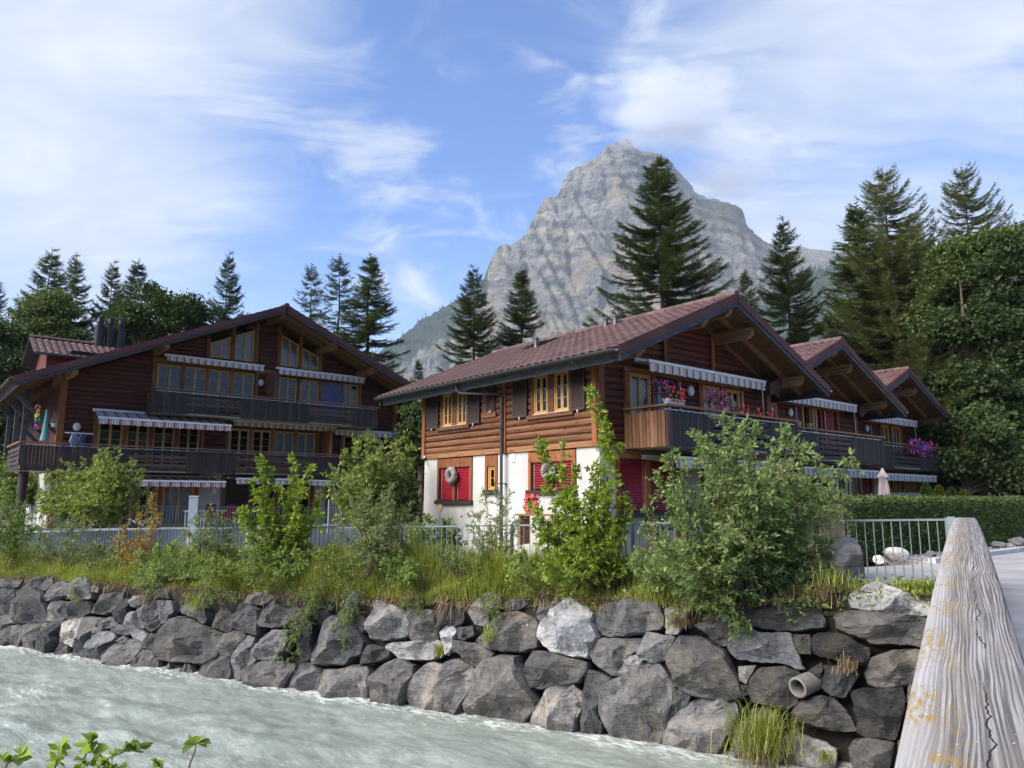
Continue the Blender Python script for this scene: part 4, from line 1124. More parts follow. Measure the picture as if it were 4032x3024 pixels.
def wall_lamp(root, M, x, z, r=.13, name='wall_lamp', y=-.06):
    m = MB().lathe([(r, 0), (r, .03), (r * .92, .07), (r * .6, .10), (.02, .115)], 20)
    return add(name, m.me(name, M_LAMP, True, 40), M @ T(x, y, z) @ R(math.pi / 2, 'X') @ S(.82, 1, 1), root)

# ------------------------------------------------------------------ the row of three attached chalets
K_ROOF = .434
def gable_chalet(name, label, dx, dy, first):
    M = FB @ T(dx, dy, 0)
    H = empty(name, M @ T(4.3, 4, -1.2), label, 'house', 'row of attached chalets')
    W = 8.6; z1 = 1.46; EZ = 3.77
    # ---- ground floor walls
    gw = MB()
    if first:
        # plastered side wall with openings (three windows)
        ops = [(5.72, 7.80, -.02, 1.46), (4.40, 5.06, .30, 1.46), (.88, 2.94, .30, 1.46)]
        ys = sorted({0.0, 8.62, *[o[0] for o in ops], *[o[1] for o in ops]})
        for a, b in zip(ys[:-1], ys[1:]):
            o = [q for q in ops if q[0] <= a + 1e-6 and q[1] >= b - 1e-6]
            if o: gw.box(0, .30, a, b, -1.8, o[0][2])
            else: gw.box(0, .30, a, b, -1.8, 1.46)
        gw.box(.30, .62, 0, .30, -1.8, 1.46)
    else:
        gw.box(-.02, .30, 0, .35, -1.8, 1.46)
    gw.box(8.30, 8.60, 0, .30, -1.8, 1.46)
    gw.box(3.55, 4.55, .02, .28, -1.8, 1.46)
    gw.box(8.30, 8.60, .30, 8.6, -1.8, 3.7); gw.box(0.30, 8.30, 8.3, 8.6, -1.8, 1.46)
    add('ground_floor_wall', gw.me('ground_floor_wall', M_PLASTER), M, H)
    iv = MB(); iv.box(.75, 8.2, .75, .80, -1.6, 3.75); iv.box(.72, .745, .75, 8.2, -1.6, 3.6); iv.box(.31, 8.2, .35, 8.2, 1.38, 1.44)
    add('inner_wall', iv.me('inner_wall', M_DARK), M, H)
    SM = M @ Matrix(((0, 0, 0, 0), (0, 0, 0, 0), (0, 0, 0, 0), (0, 0, 0, 1))) if False else None
    # ---- frame for the side wall: local X = -y so that the outside (-x) is local -y
    MS = M @ Matrix(((0, 1, 0, 0), (-1, 0, 0, 8.62), (0, 0, 1, 0), (0, 0, 0, 1)))   # X_s = 8.62 - y
    if first:
        def ys_(y): return 8.62 - y
        bar('sill_beam', wood('sill_beam_wood', (.13, .055, .025), (.34, .165, .08), 'u'), -.06, .1, 0, 8.62, 1.462, 1.63, H, M)
        win = [(5.86, 7.48, 2.52, 3.68), (4.41, 5.08, 2.80, 3.66), (.94, 2.66, 2.52, 3.72)]
        op = [(ys_(b), ys_(a), c, d) for a, b, c, d in win]
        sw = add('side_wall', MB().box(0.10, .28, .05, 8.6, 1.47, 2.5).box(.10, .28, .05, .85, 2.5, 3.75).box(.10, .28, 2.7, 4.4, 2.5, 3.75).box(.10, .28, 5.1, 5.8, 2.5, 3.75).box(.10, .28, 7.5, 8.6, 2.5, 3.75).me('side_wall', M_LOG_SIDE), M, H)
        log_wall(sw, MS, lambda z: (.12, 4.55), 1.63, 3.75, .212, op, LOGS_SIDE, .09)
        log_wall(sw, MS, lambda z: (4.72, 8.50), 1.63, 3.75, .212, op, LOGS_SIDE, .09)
        for y in (0.06, 3.98, 8.56):
            bar('corner_post', M_POST, -.13, .05, y - .09, y + .09, 1.463, 3.78, H, M)
        # windows upstairs: brown surrounds with two honey casement windows each
        for (a, b, c, d) in (win[0], win[2]):
            add('window_surround', MB().box(ys_(b), ys_(b) + .10, -.13, .02, c - .1, d).box(ys_(a) - .10, ys_(a), -.13, .02, c - .1, d).box((ys_(a) + ys_(b)) / 2 - .13, (ys_(a) + ys_(b)) / 2 + .13, -.125, .02, c, d).box(ys_(b) - .2, ys_(a) + .08, -.16, .02, c - .12, c - .001).me('window_surround', M_LOG_SIDE), MS, H)
            mid = (ys_(a) + ys_(b)) / 2
            window(H, MS, ys_(b) + .10, mid - .13, c, d, 2, rec=-.05, muntins=2, tie=True)
            window(H, MS, mid + .13, ys_(a) - .10, c, d, 2, rec=-.05, muntins=2, tie=True)
            add('metal_sill', MB().box(ys_(b) + .08, ys_(a) - .08, -.155, -.10, c - .012, c + .012).me('metal_sill', M_ALU), MS, H)
        a, b, c, d = win[1]
        add('window_surround', MB().box(ys_(b), ys_(b) + .22, -.12, .02, c - .1, d).box(ys_(a) - .1, ys_(a), -.12, .02, c - .1, d).box(ys_(b) - .04, ys_(a) + .04, -.14, .02, c - .16, c).me('window_surround', M_LOG_SIDE), MS, H)
        window(H, MS, ys_(b) + .22, ys_(a) - .1, c, d, 1, rec=-.03)
        for (a, b) in ((7.60, 8.36), (5.20, 5.86), (4.43, 4.78), (2.84, 3.52), (.38, .94)):
            shutter(H, MS @ T(0, -.06, 0), ys_(b) + .02, ys_(a), 2.50 if a != 4.43 else 2.84, 3.66)
        # ground-floor windows: timber frame, red blinds
        for (a, b, zb, zt) in ((5.74, 7.78, .0, 1.42), (.90, 2.92, .30, 1.42)):
            X0, X1 = ys_(b), ys_(a); mid = (X0 + X1) / 2
            fm = MB().box(X0, X0 + .11, -.03, .12, zb, zt).box(X1 - .11, X1, -.03, .12, zb, zt).box(mid - .055, mid + .055, -.03, .12, zb, zt).box(X0 + .11, mid - .055, -.025, .12, zt - .30, zt).box(mid + .055, X1 - .11, -.025, .12, zt - .30, zt)
            wf = add('window_frame', fm.me('window_frame', M_POST), MS, H)
            add('sill', MB().box(X0 - .05, X1 + .05, -.10, .1, zb - .13, zb).me('sill', M_DARKSILL), MS, wf)
            blind(H, MS, X0 + .16, mid - .09, zb + .02, zt - .30, M_RED, .07, 0 if a > 3 else .5, .06)
            blind(H, MS, mid + .09, X1 - .16, zb + .02, zt - .30, M_RED, .07, 0 if a > 3 else .5, .06)
            add('reveal', MB().box(X0 + .1, X1 - .1, .125, .15, zb, zt).me('reveal', M_DARK), MS, wf)
        X0, X1 = ys_(5.05), ys_(4.41)
        wf = add('window_frame', MB().box(X0, X0 + .12, -.03, .12, .32, 1.42).box(X1 - .12, X1, -.03, .12, .32, 1.42).box(X0 + .12, X1 - .12, -.025, .12, 1.08, 1.42).me('window_frame', M_POST), MS, H)
        add('sill', MB().box(X0 - .04, X1 + .04, -.10, .1, .2, .32).me('sill', M_DARKSILL), MS, wf)
        window(H, MS, X0 + .125, X1 - .125, .33, 1.075, 1, rec=.07, curtain=False, muntins=1)
        # small fittings on the plaster
        add('vent_plate', MB().box(ys_(3.72), ys_(3.55), -.03, 0, 1.18, 1.42).me('vent_plate', M_WHITE), MS, H)
        add('house_number_plate', MB().box(ys_(8.5), ys_(8.38), -.14, -.10, 1.50, 1.58).me('house_number_plate', M_ALU), MS, H)
        add('wall_light', MB().tube([(ys_(8.4), 0, 1.32), (ys_(8.4), -.08, 1.32), (ys_(8.33), -.1, 1.26)], .02, 6).me('wall_light', M_ALU), MS, H)
        # downpipe: from the gutter with a swan neck, down the wall
        dp = MB().tube([(-1.0, 5.32, EZ - .06), (-1.0, 5.32, EZ - .25), (-.93, 5.20, EZ - .36), (-.26, 4.12, 3.34), (-.19, 4.0, 3.22), (-.19, 4.0, -.2)], .05, 10)
        dpo = add('downpipe', dp.me('downpipe', M_METAL, True, 50), M, H)
        add('lower_pipe', MB().tube([(-.19, 4.0, -.2), (-.19, 4.0, -1.6)], .058, 10).me('lower_pipe', M_DARKSILL, True, 50), M, dpo)
        for z in (.5, 2.2): add('pipe_clip', MB().box(-.26, -.02, 3.94, 4.06, z, z + .03).me('pipe_clip', M_METAL), M, dpo)
    # ---- gable wall
    zr = 6.02
    def span(z): 
        lim = max(0, (zr - .12 - z) / K_ROOF); return (max(.10, 4.3 - lim), min(8.5, 4.3 + lim))
    v = 0
    if name_kind == 0: ops = [(1.22, 2.18, 2.3, 3.64), (2.42, 3.42, 1.6, 3.64), (4.72, 5.66, 2.3, 3.62), (5.94, 6.80, 2.3, 3.62)]
    elif name_kind == 1: ops = [(1.3, 2.2, 2.3, 3.64), (4.1, 5.2, 1.6, 3.66), (5.45, 6.6, 1.6, 3.66)]
    else: ops = [(1.3, 2.2, 2.3, 3.64), (4.6, 5.5, 2.3, 3.64), (5.9, 6.8, 2.3, 3.64)]
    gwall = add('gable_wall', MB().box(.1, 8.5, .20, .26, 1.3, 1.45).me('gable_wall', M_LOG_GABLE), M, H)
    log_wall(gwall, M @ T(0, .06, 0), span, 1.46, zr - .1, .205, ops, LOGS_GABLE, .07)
    bk = MB()
    xs = sorted({.1, 8.5, *[o[0] for o in ops], *[o[1] for o in ops]})
    for a, b in zip(xs[:-1], xs[1:]):
        o = [q for q in ops if q[0] <= a + 1e-6 and q[1] >= b - 1e-6]
        zt = lambda x: min(zr - .15, zr - .15 - K_ROOF * abs(x - 4.3))
        if o: bk.box(a, b, .065, .12, 1.45, o[0][2]); lo = o[0][3]
        else: lo = 1.45
        if a < 4.3 < b:
            bk.prism([(a, .065, lo), (b, .065, lo), (b, .065, zt(b)), (4.3, .065, zt(4.3)), (a, .065, zt(a))], (0, .06, 0))
        else: bk.prism([(a, .065, lo), (b, .065, lo), (b, .065, zt(b)), (a, .065, zt(a))], (0, .06, 0))
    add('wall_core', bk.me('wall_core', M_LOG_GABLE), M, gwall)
    for x in (.06, 8.54): bar('corner_post', M_POST, x - .12, x + .12, -.08, .14, 1.462 if first else -1.4, 3.85, H, M)
    for x, za, zb in ((2.9, 3.9, 5.2), (5.33, 3.95, 5.35)): bar('wall_post', M_POST, x - .07, x + .07, -.10, -.02, za, zb, H, M)
    for x in (1.12, 2.30, 3.52, 4.6, 5.8, 6.9):
        if name_kind == 0 or x > 3.6: bar('window_post', M_POST, x - .08, x + .08, -.09, .0, 1.6, 3.8, H, M)
    bar('head_beam', M_TRIM_H, 1.0, 7.4, -.088, -.005, 3.66, 3.80, H, M)
    for i, o in enumerate(ops):
        if name_kind == 0 and i == 1:
            window(H, M, o[0] + .03, o[1] - .03, o[2], o[3] - .02, 1, M_SHUTTER, True, .02, 3, name='balcony_door')
            add('fly_curtain', MB().box(2.84, 2.90, -.03, -.02, 2.4, 3.6).me('fly_curtain', M_DARK), M, H)
        elif name_kind == 1 and i == 1: 
            add('balcony_door', MB().box(o[1] - .32, o[1] - .22, -.05, .25, o[2], o[3]).box(o[1] - .10, o[1], -.05, .1, o[2], o[3]).box(o[0], o[0] + .08, -.05, .1, o[2], o[3]).me('balcony_door', M_FRAME), M, H)
        elif name_kind == 1 and i == 2: blind(H, M, o[0] + .04, o[1] - .04, o[2], o[3], M_RED, .07, 0, -.02)
        else: window(H, M, o[0] + .02, o[1] - .02, o[2], o[3], 2, rec=-.02)
    for x in (3.50, 5.72, 6.86)[:3 if name_kind == 0 else 2]:
        add('blind_rail', MB().box(x, x + .025, -.12, -.09, 2.2, 3.6).me('blind_rail', M_ALU), M, H)
    wall_lamp(H, M, 4.06 if name_kind == 0 else 3.1, 3.36, .17)
    awning(H, M, 1.45, 7.45, 4.02, -.62, 3.92, M_AWN2, .27, 7.3)
    # ground floor of the gable side
    bar('floor_beam', M_TRIM_H, .62, 8.3, -.05, .18, 1.16, 1.44, H, M)
    for x in (.70, 1.98, 3.35, 4.7, 5.9, 7.1, 8.2): bar('window_post', M_POST, x - .10, x + .10, -.04, .14, -1.4, 1.155, H, M)
    for a, b in ((.82, 1.86), (2.10, 3.23)):
        blind(H, M, a, b, -.30, 1.14, M_RED, .07, 0, .06)
    add('sill', MB().box(.62, 3.4, -.10, .12, -.45, -.31).me('sill', M_DARKSILL), M, H)
    bar('parapet_wall', M_PLASTER, .80, 3.25, .02, .14, -1.8, -.455, H, M)
    for a, b in ((4.82, 5.78), (6.02, 6.98), (7.22, 8.08)): window(H, M, a, b, -1.0, 1.14, 2, rec=.03)
    awning(H, M, 1.7, 7.6, 1.22, -1.25, 1.16, M_AWN2, .26, None)
    # ---- balcony
    pan = {0: [(3.15, 6.0)], 1: [(2.3, 4.8)], 2: [(2.4, 5.2)]}[name_kind]
    tone = (lambda x: min(1.0, max(.15, .4 + (x - 1.0) * 1.5))) if name_kind == 0 else (lambda x: .93)
    balcony(H, M, 1.02, 7.72, -1.5, 1.46, 2.57, pan, True, True, 0.0, tone)
    # ---- roof
    rf = roof(H, M, 4.3, 6.10, 5.37, 5.40, K_ROOF, -1.72, 10.25 if first else 9.2, 290 if first else 90, 0, gut_l=True, gut_r=True)
    for x, z in ((.2, 4.13), (3.08, 5.36), (5.52, 5.36), (8.4, 4.13)): purlin(H, M, x, z, -1.45, 8.6)
    purlin(H, M, 4.3, 5.86, -1.5, 8.6)
    # plaster and log rear so that the volume is closed
    rb_ = MB().prism([(0.1, 8.45, 1.46), (8.5, 8.45, 1.46), (8.5, 8.45, 3.9), (4.3, 8.45, 5.75), (.1, 8.45, 3.9)], (0, .12, 0))
    if not first: rb_.box(0, .1, .2, 8.4, -1.5, 3.8)
    add('rear_wall', rb_.me('rear_wall', M_LOG_GABLE), M, H)
    return H, M, rf
name_kind = 0
HB, MBF, RB = gable_chalet('chalet', 'chalet with white plaster ground floor, orange log side wall and red blinds', 0, 0, True)
name_kind = 1
HB2, M2_, R2 = gable_chalet('chalet', 'second gabled chalet of the row, with a red blind behind its balcony', 8.6, 1.0, False)
name_kind = 2
HB3, M3_, R3 = gable_chalet('chalet', 'farthest small gabled chalet of the row, with purple flowers on its balcony', 17.3, 2.05, False)
# roof fittings of the first chalet: vent pipes and a skylight
def on_roof(x): return 6.10 - K_ROOF * abs(x - 4.3)
def vent(y, x, h, r, nm='vent_pipe', par=HB, M=FB, z0=None):
    z = (on_roof(x) if z0 is None else z0) - .05
    add(nm, MB().lathe([(r * 1.5, 0), (r * 1.1, .12), (r, .14), (r, h), (r * 1.12, h), (r * 1.12, h + .05), (r * .6, h + .07)], 14).me(nm, M_METAL, True, 40), M @ T(x, y, z), par)
vent(5.4, 2.55, .42, .09); vent(2.85, 3.95, .35, .10); vent(3.35, 4.0, .33, .09)
SFb = slope_frame(4.3 - 5.37, 6.10 - K_ROOF * 5.37, -1.72, K_ROOF, 1)
sk = add('skylight', MB().box(7.2, 8.1, 4.2, 5.2, .05, .13).me('skylight', M_FLUE), FB @ SFb, HB)
add('pane', MB().box(7.28, 8.02, 4.28, 5.12, .131, .14).me('pane', M_GLASS), FB @ SFb, sk)

# ------------------------------------------------------------------ the large dark chalet
KA = .438
HA = empty('large_chalet', FB @ T(0, 30, -1.25), 'large dark red-brown log chalet with three storeys of balconies and striped awnings', 'house')
AX0, AX1 = -9.2, 9.4; YW = 24.1; ZR = 9.86
MA = FB @ T(0, YW, 0)
def spanA(z):
    lim = max(0, (ZR - .2 - z) / KA); return (max(AX0, -lim), min(7.9 if z < 5.6 else AX1, lim))
up_win = [(-5.40, -4.14), (-4.19 + .02, -3.02), (-3.0, -1.82), (-1.79, -.58), (.68, 1.77), (1.9, 3.04), (3.14, 4.42), (4.41 + .03, 5.49)]
opsA = [(a, b, 4.1, 6.60) for a, b in up_win]
att = [(-2.93, -1.92, 7.19, 7.92, 8.40), (-1.73, -.70, 7.19, 8.49, 8.92), (.73, 1.76, 7.18, 8.90, 8.46), (1.94, 2.96, 7.16, 8.36, 7.92)]
opsA += [(a, b, z0, max(zl, zr)) for a, b, z0, zl, zr in att]
mid_win = [(-7.72, -6.6), (-6.55, -5.45), (-5.4, -4.3), (-4.25, -3.15), (-1.76, -.66), (-.6, .5), (.56, 1.76), (1.82, 2.97), (4.6, 6.2)]
opsA += [(a, b, 1.5, 3.66) for a, b in mid_win]
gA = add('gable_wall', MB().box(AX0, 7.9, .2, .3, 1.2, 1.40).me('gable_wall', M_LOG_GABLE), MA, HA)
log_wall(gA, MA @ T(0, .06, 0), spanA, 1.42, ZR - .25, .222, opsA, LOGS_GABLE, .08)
bk = MB(); xs = sorted({AX0, 7.9, AX1, 0.0, *[o[0] for o in opsA], *[o[1] for o in opsA]})
for a, b in zip(xs[:-1], xs[1:]):
    cur = 1.42
    top = lambda x: ZR - .22 - KA * abs(x)
    if a >= 7.9: cur = 5.6
    for o in sorted([q for q in opsA if q[0] <= a + 1e-6 and q[1] >= b - 1e-6], key=lambda q: q[2]):
        if o[2] > cur: bk.box(a, b, .065, .13, cur, o[2])
        cur = o[3]
    if min(top(a), top(b)) > cur: bk.prism([(a, .065, cur), (b, .065, cur), (b, .065, top(b)), (a, .065, top(a))], (0, .065, 0))
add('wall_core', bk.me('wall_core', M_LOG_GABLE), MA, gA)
iv = MB().box(AX0 + .2, 7.8, .85, .95, -1.2, 5.6).box(-5.8, 5.8, .85, .95, 5.6, 6.7).box(-3.1, 3.1, .85, .95, 6.7, 7.8).box(-1.9, 1.9, .85, .95, 7.8, 8.5).box(AX0 + .2, AX1, .14, .9, 4.0, 4.06).box(AX0 + .2, 7.8, .14, .9, 6.7, 6.76).box(AX0 + .2, 7.8, .14, .9, 1.30, 1.36)
add('inner_wall', iv.me('inner_wall', M_DARK), MA, HA)
for i, (a, b) in enumerate(up_win):
    if i == 6:
        w_ = window(HA, MA, a + .03, b - .03, 4.12, 6.58, 2, curtain=False)
        n = 40; cv, cf = [], []
        for k in range(n + 1):
            x = a + (b - a) * k / n; y = -.10 + .035 * math.sin(k * 1.7); cv += [(x, y, 4.2), (x, y * .7 - .03, 6.55)]
        for k in range(n): cf.append([2 * k, 2 * k + 2, 2 * k + 3, 2 * k + 1])
        add('outdoor_curtain', mk('outdoor_curtain', cv, cf, M_CURTAIN_BLUE, True), MA, HA)
    else: window(HA, MA, a + .03, b - .03, 4.12, 6.58, 2, curtain=False, muntins=4)
for a, b, z0, zl, zr in att: window(HA, MA, a, b, z0, zl, 2, slope=(zl, zr), muntins=3)
for i, (a, b) in enumerate(mid_win): window(HA, MA, a + .03, b - .03, 1.52, 3.64, 2, curtain=(i in (6, 7)), muntins=4, frame=M_FRAME)
for x in (-5.5, -4.16, -3.0, -1.8, -.5, .62, 1.84, 3.09, 4.42, 5.56): bar('window_post', M_POST, x - .08, x + .08, -.11, 0, 4.1, 6.85, HA, MA)
for x in (-7.8, -6.57, -5.42, -4.27, -3.05, -1.84, -.63, .53, 1.79, 3.05, 4.5, 6.3): bar('window_post', M_POST, x - .08, x + .08, -.11, 0, 1.42, 3.9, HA, MA)
for x, z0, z1 in ((-1.82, 7.1, 9.0), (-.6, 7.1, 9.4), (.63, 7.1, 9.4), (1.85, 7.1, 9.0), (3.05, 7.1, 8.2), (-3.05, 7.1, 8.2)): bar('window_post', M_POST, x - .09, x + .09, -.11, 0, z0, z1 - .1, HA, MA)
bar('head_beam', M_TRIM_H, -5.6, 5.7, -.10, -.003, 6.62, 6.84, HA, MA)
bar('corner_post', M_POST, AX0 - .12, AX0 + .14, -.12, .14, -1.3, 5.6, HA, MA); bar('corner_post', M_POST, 7.80, 8.04, -.12, .14, 1.4, 5.7, HA, MA)
bar('corner_post', M_POST, 9.28, 9.52, -.12, .14, -1.3, 5.6, HA, MA); bar('head_beam', M_TRIM_H, 8.05, 9.27, -.10, .1, 5.2, 5.55, HA, MA)
# partition on the upper balcony
pt = add('partition', MB().box(-.02, .04, -1.25, -.02, 4.14, 6.5).me('partition', M_POST), MA, HA)
add('partition_edge', MB().box(-.03, .05, -1.36, -1.255, 4.14, 6.55).me('partition_edge', M_FASCIA), MA, pt)
for y_, z_ in ((-.62, 5.75), (-.5, 5.6)): add('brass_ornament', MB().lathe([(.0, 0), (.06, .01), (.06, .02), (0, .03)], 12).me('brass_ornament', M_FRAME, True), MA @ T(-.03, y_, z_) @ R(-math.pi / 2, 'Y'), pt)
pt2 = add('partition', MB().box(3.28, 3.34, -1.3, -.02, 1.5, 3.75).me('partition', M_POST), MA, HA)
wall_lamp(HA, MA, -.27, 6.12, .18); wall_lamp(HA, MA, -8.55, 3.27, .19); wall_lamp(HA, MA, 7.0, 3.3, .17)
awning(HA, MA, -5.1, -.35, 7.0, -.55, 6.95, M_AWN2, .26); awning(HA, MA, .48, 5.6, 7.0, -.55, 6.92, M_AWN2, .28)
awning(HA, MA, -7.98, -2.2, 4.08, -1.55, 3.62, M_AWN, .26); awning(HA, MA, -1.7, 3.94, 4.04, -.5, 4.0, M_AWN2, .24)
awning(HA, MA, 3.9, 8.5, 3.92, -.4, 3.86, M_AWN2, .24)
balcony(HA, MA, -5.78, 5.93, -1.5, 4.04, 5.19, [(-4.31, -1.73), (1.87, 4.40)], True, True, 0, lambda x: .92)
balcony(HA, MA, -10.72, 9.07, -1.5, 1.30, 2.44, [(-6.58, -4.14), (-1.83, 2.15), (4.2, 6.2)], False, True, 0, lambda x: .90)
# canted left end of the lower balcony
bl = MB().box(-10.72, -9.3, -1.45, 2.6, 1.28, 1.42)
be = add('balcony_return', bl.me('balcony_return', M_SLAB), MA, HA)
for i in range(5): add('plank', ubox(M_BALC_H), MA @ T(-10.74, .62, 1.36 + i * .2) @ S(.03, 4.0, .14), be, color=board_colors(.95))
add('hand_rail', MB().box(-10.82, -10.62, -1.38, 2.7, 2.38, 2.44).me('hand_rail', M_RAIL), MA, be)
# ground floor of A
for a, b in ((-3.05, -1.98), (-9.2, -8.2), (7.6, 9.2), (3.0, 3.7)): add('ground_floor_wall', MB().box(a, b, 0, .25, -1.4, 1.28).me('ground_floor_wall', M_PLASTER), MA, HA)
for x in (-8.1, -7.0, -5.9, -4.8, -3.15, -1.9, -.4, .9, 2.9, 3.8, 5.0, 6.3, 7.5): bar('window_post', M_POST, x - .09, x + .09, -.05, .2, -1.3, 1.27, HA, MA)
for a, b in ((-8.0, -7.1), (-6.9, -6.0), (-5.8, -4.9), (-4.7, -3.25), (1.0, 2.8), (3.9, 4.9), (5.1, 6.2)): window(HA, MA, a, b, -1.2, 1.2, 2, rec=.05, curtain=(a == -4.7))
blind(HA, MA, -1.8, -.5, -1.2, 1.0, M_SHUTTER, .075, .6, .05); blind(HA, MA, -.3, .8, -1.2, 1.0, M_SHUTTER, .075, .6, .05)
wall_lamp(HA, MA, -2.3, .46, .17, y=-.01); wall_lamp(HA, MA, 8.2, .55, .17, y=-.01)
awning(HA, MA, -6.4, -2.3, 1.12, -1.55, .88, M_AWN, .24); awning(HA, MA, -1.75, 1.4, 1.12, -1.5, 1.05, M_AWN2, .24); awning(HA, MA, 2.0, 6.5, 1.12, -1.5, 1.02, M_AWN2, .24)
add('pillar', MB().lathe([(.2, -1.4), (.2, 1.25)], 16).me('pillar', M_DARKSILL, True, 40), FB @ T(-10.3, YW + .6, 0), HA)
add('side_wall', MB().box(-9.2, -8.95, .26, 14, -1.4, 5.3).box(9.2, 9.4, 2.5, 14, -1.4, 5.3).box(-9.0, 9.2, 14, 14.2, -1.4, 5.3).me('side_wall', M_LOG_GABLE), MA, HA)
add('side_plaster', MB().box(-9.26, -9.205, .4, 12, -1.4, 1.25).me('side_plaster', M_PLASTER), MA, HA)
# braces and posts under the left eave
for y in (0.1, 3.0, 6.0):
    beam('brace', M_FASCIA, (-9.25, y, 2.9), (-10.9, y, 4.55), .12, .16, HA, MA)
    beam('eave_post', M_FASCIA, (-10.45, y + .5, 1.4), (-10.45, y + .5, 4.9), .2, .2, HA, MA)
roofA = roof(HA, FB, 0.0, 9.86, 11.35, 11.35, KA, 21.72, 39.5, 0, 0)
for x, z in ((-9.1, 5.74), (-5.5, 7.32), (0, 9.68), (5.4, 7.36), (2.95, 8.42), (-2.95, 8.42), (9.1, 5.74)):
    if abs(x) in (2.95,) and x < 0: continue
    purlin(HA, FB, x, z, 22.05, 38.5, .22, .38)
# chimney flues and dormer on its left slope
ZA = lambda x: 9.86 - KA * abs(x)
cbx = add('flue_base', MB().box(-7.5, -5.9, 28.6, 29.4, ZA(-6.7) - .6, 7.6).me('flue_base', M_FLUE), FB, HA)
for i, x in enumerate((-7.1, -6.6, -6.1)):
    add('flue', MB().lathe([(.24, 0), (.24, 1.55 - .08 * i), (.12, 1.56 - .08 * i), (.12, 1.66), (.2, 1.67), (.15, 1.92), (.13, 1.93), (.13, 1.99), (.18, 2.0), (.02, 2.06)], 18).me('flue', M_FLUE, True, 40), FB @ T(x, 29, 7.55), cbx)
DM = FB @ T(-9.6, 29, 0)
dm = add('dormer', MB().prism([(0.05, -1.7, 5.3), (.05, 1.7, 5.3), (.05, 1.7, 7.0), (.05, 0, 7.85), (.05, -1.7, 7.0)], (4.5, 0, 0)).me('dormer', M_LOG_GABLE), DM, HA)
kd = .47
for sgn in (1, -1):
    c = 1 / math.sqrt(1 + kd * kd); L_ = 2.35 / c
    Yv = Vector((0, -sgn * c * -1 * -1, kd * c)) if False else Vector((0, sgn * c, kd * c)); Xv = Vector((1, 0, 0)); Zv = Xv.cross(Yv) if sgn > 0 else Yv.cross(Xv) * -1
    Zv = Vector((0, -sgn * kd * c, c))
    SFd = Matrix((Xv, Yv, Zv)).transposed().to_4x4(); SFd.translation = Vector((-.55, -sgn * 2.35, 8.02 - kd * 2.35))
    add('dormer_deck', MB().box(0, 5.2, 0, L_, -.06, 0).me('dormer_deck', M_FASCIA), DM @ SFd, dm)
    for i in range(int(L_ / .34)):
        for j in range(16): add('tile', TILE, DM @ SFd @ T(.02 + j * .3, i * .34 - .04, .03), dm)
for j in range(13): add('ridge_tile', RCAP, DM @ T(-.55 + j * .38, 0, 8.06) @ R(-math.pi / 2, 'Z'), dm)
add('dormer_gutter', MB().tube([(-.5, -2.42, 6.88), (4.2, -2.42, 6.88)], .07, 8).me('dormer_gutter', M_METAL, True), DM, dm)
vent(26.0, -4.4, .55, .1, 'vent_pipe', HA, FB, ZA(-4.4))
# ================================================================== MOUNTAINS, FAR FOREST, CLOUD, HAZE
def px_x(dx, D): return ray(dx, 1081)[0] / ray(dx, 1081)[1] * D
def px_z(dx, dy, D): r = ray(dx, dy); return r[2] / r[1] * D
def mat_mountain():
    m, g, b, pos = newmat('mountain_rock')
    geo = g.n('ShaderNodeNewGeometry'); nz = g.n('ShaderNodeSeparateXYZ'); g.l(geo.outputs['True Normal'], nz.inputs[0])
    tilt = g.mapping(pos, rot=(0.0, math.radians(-14), 0))
    st = g.noise(g.mapping(tilt, scale=(.002, .002, .016)), 1.0, 7, .62, 1.3)
    n1 = g.noise(pos, .0045, 7, .62, .6); n2 = g.noise(pos, .03, 6, .65)
    vs_ = g.noise(g.mapping(pos, scale=(.022, .022, .0035)), 1.0, 6, .65, .8)
    v = g.m('ADD', g.m('MULTIPLY', st, .55), g.m('ADD', g.m('MULTIPLY', n2, .2), g.m('MULTIPLY', vs_, .3)))
    c = g.ramp(g.mapr(v, .38, .66, 0, 1, 'LINEAR'), [(0, (.04, .04, .044)), (.38, (.122, .12, .12)), (.68, (.215, .205, .19)), (1, (.37, .335, .29))])
    c = g.mix(g.m('MULTIPLY', g.mapr(n1, .46, .62), .6), c, (.30, .23, .155))
    gm = g.m('MULTIPLY', g.mapr(g.m('ADD', nz.outputs[2], g.m('MULTIPLY', g.m('SUBTRACT', n2, .5), .5)), .66, .80), g.mapr(n1, .36, .5))
    c = g.mix(gm, c, (.10, .13, .045))
    at = g.n('ShaderNodeAttribute', attribute_name='forest')
    fm = g.mapr(g.m('ADD', at.outputs['Fac'], g.m('MULTIPLY', g.m('SUBTRACT', g.noise(pos, .012, 5), .5), .9)), .45, .6)
    fc = g.mix(g.noise(pos, .05, 4), (.016, .03, .017), (.055, .085, .035))
    c = g.mix(fm, c, fc)
    g.l(c, b.inputs['Base Color']); b.inputs['Roughness'].default_value = 1.0; b.inputs['Specular IOR Level'].default_value = 0
    h = g.m('ADD', g.m('MULTIPLY', st, .6), g.m('ADD', g.m('MULTIPLY', vs_, .5), g.m('MULTIPLY', n2, .4)))
    bump(g, b, h, 1.0, 60); return m
M_MT = mat_mountain()
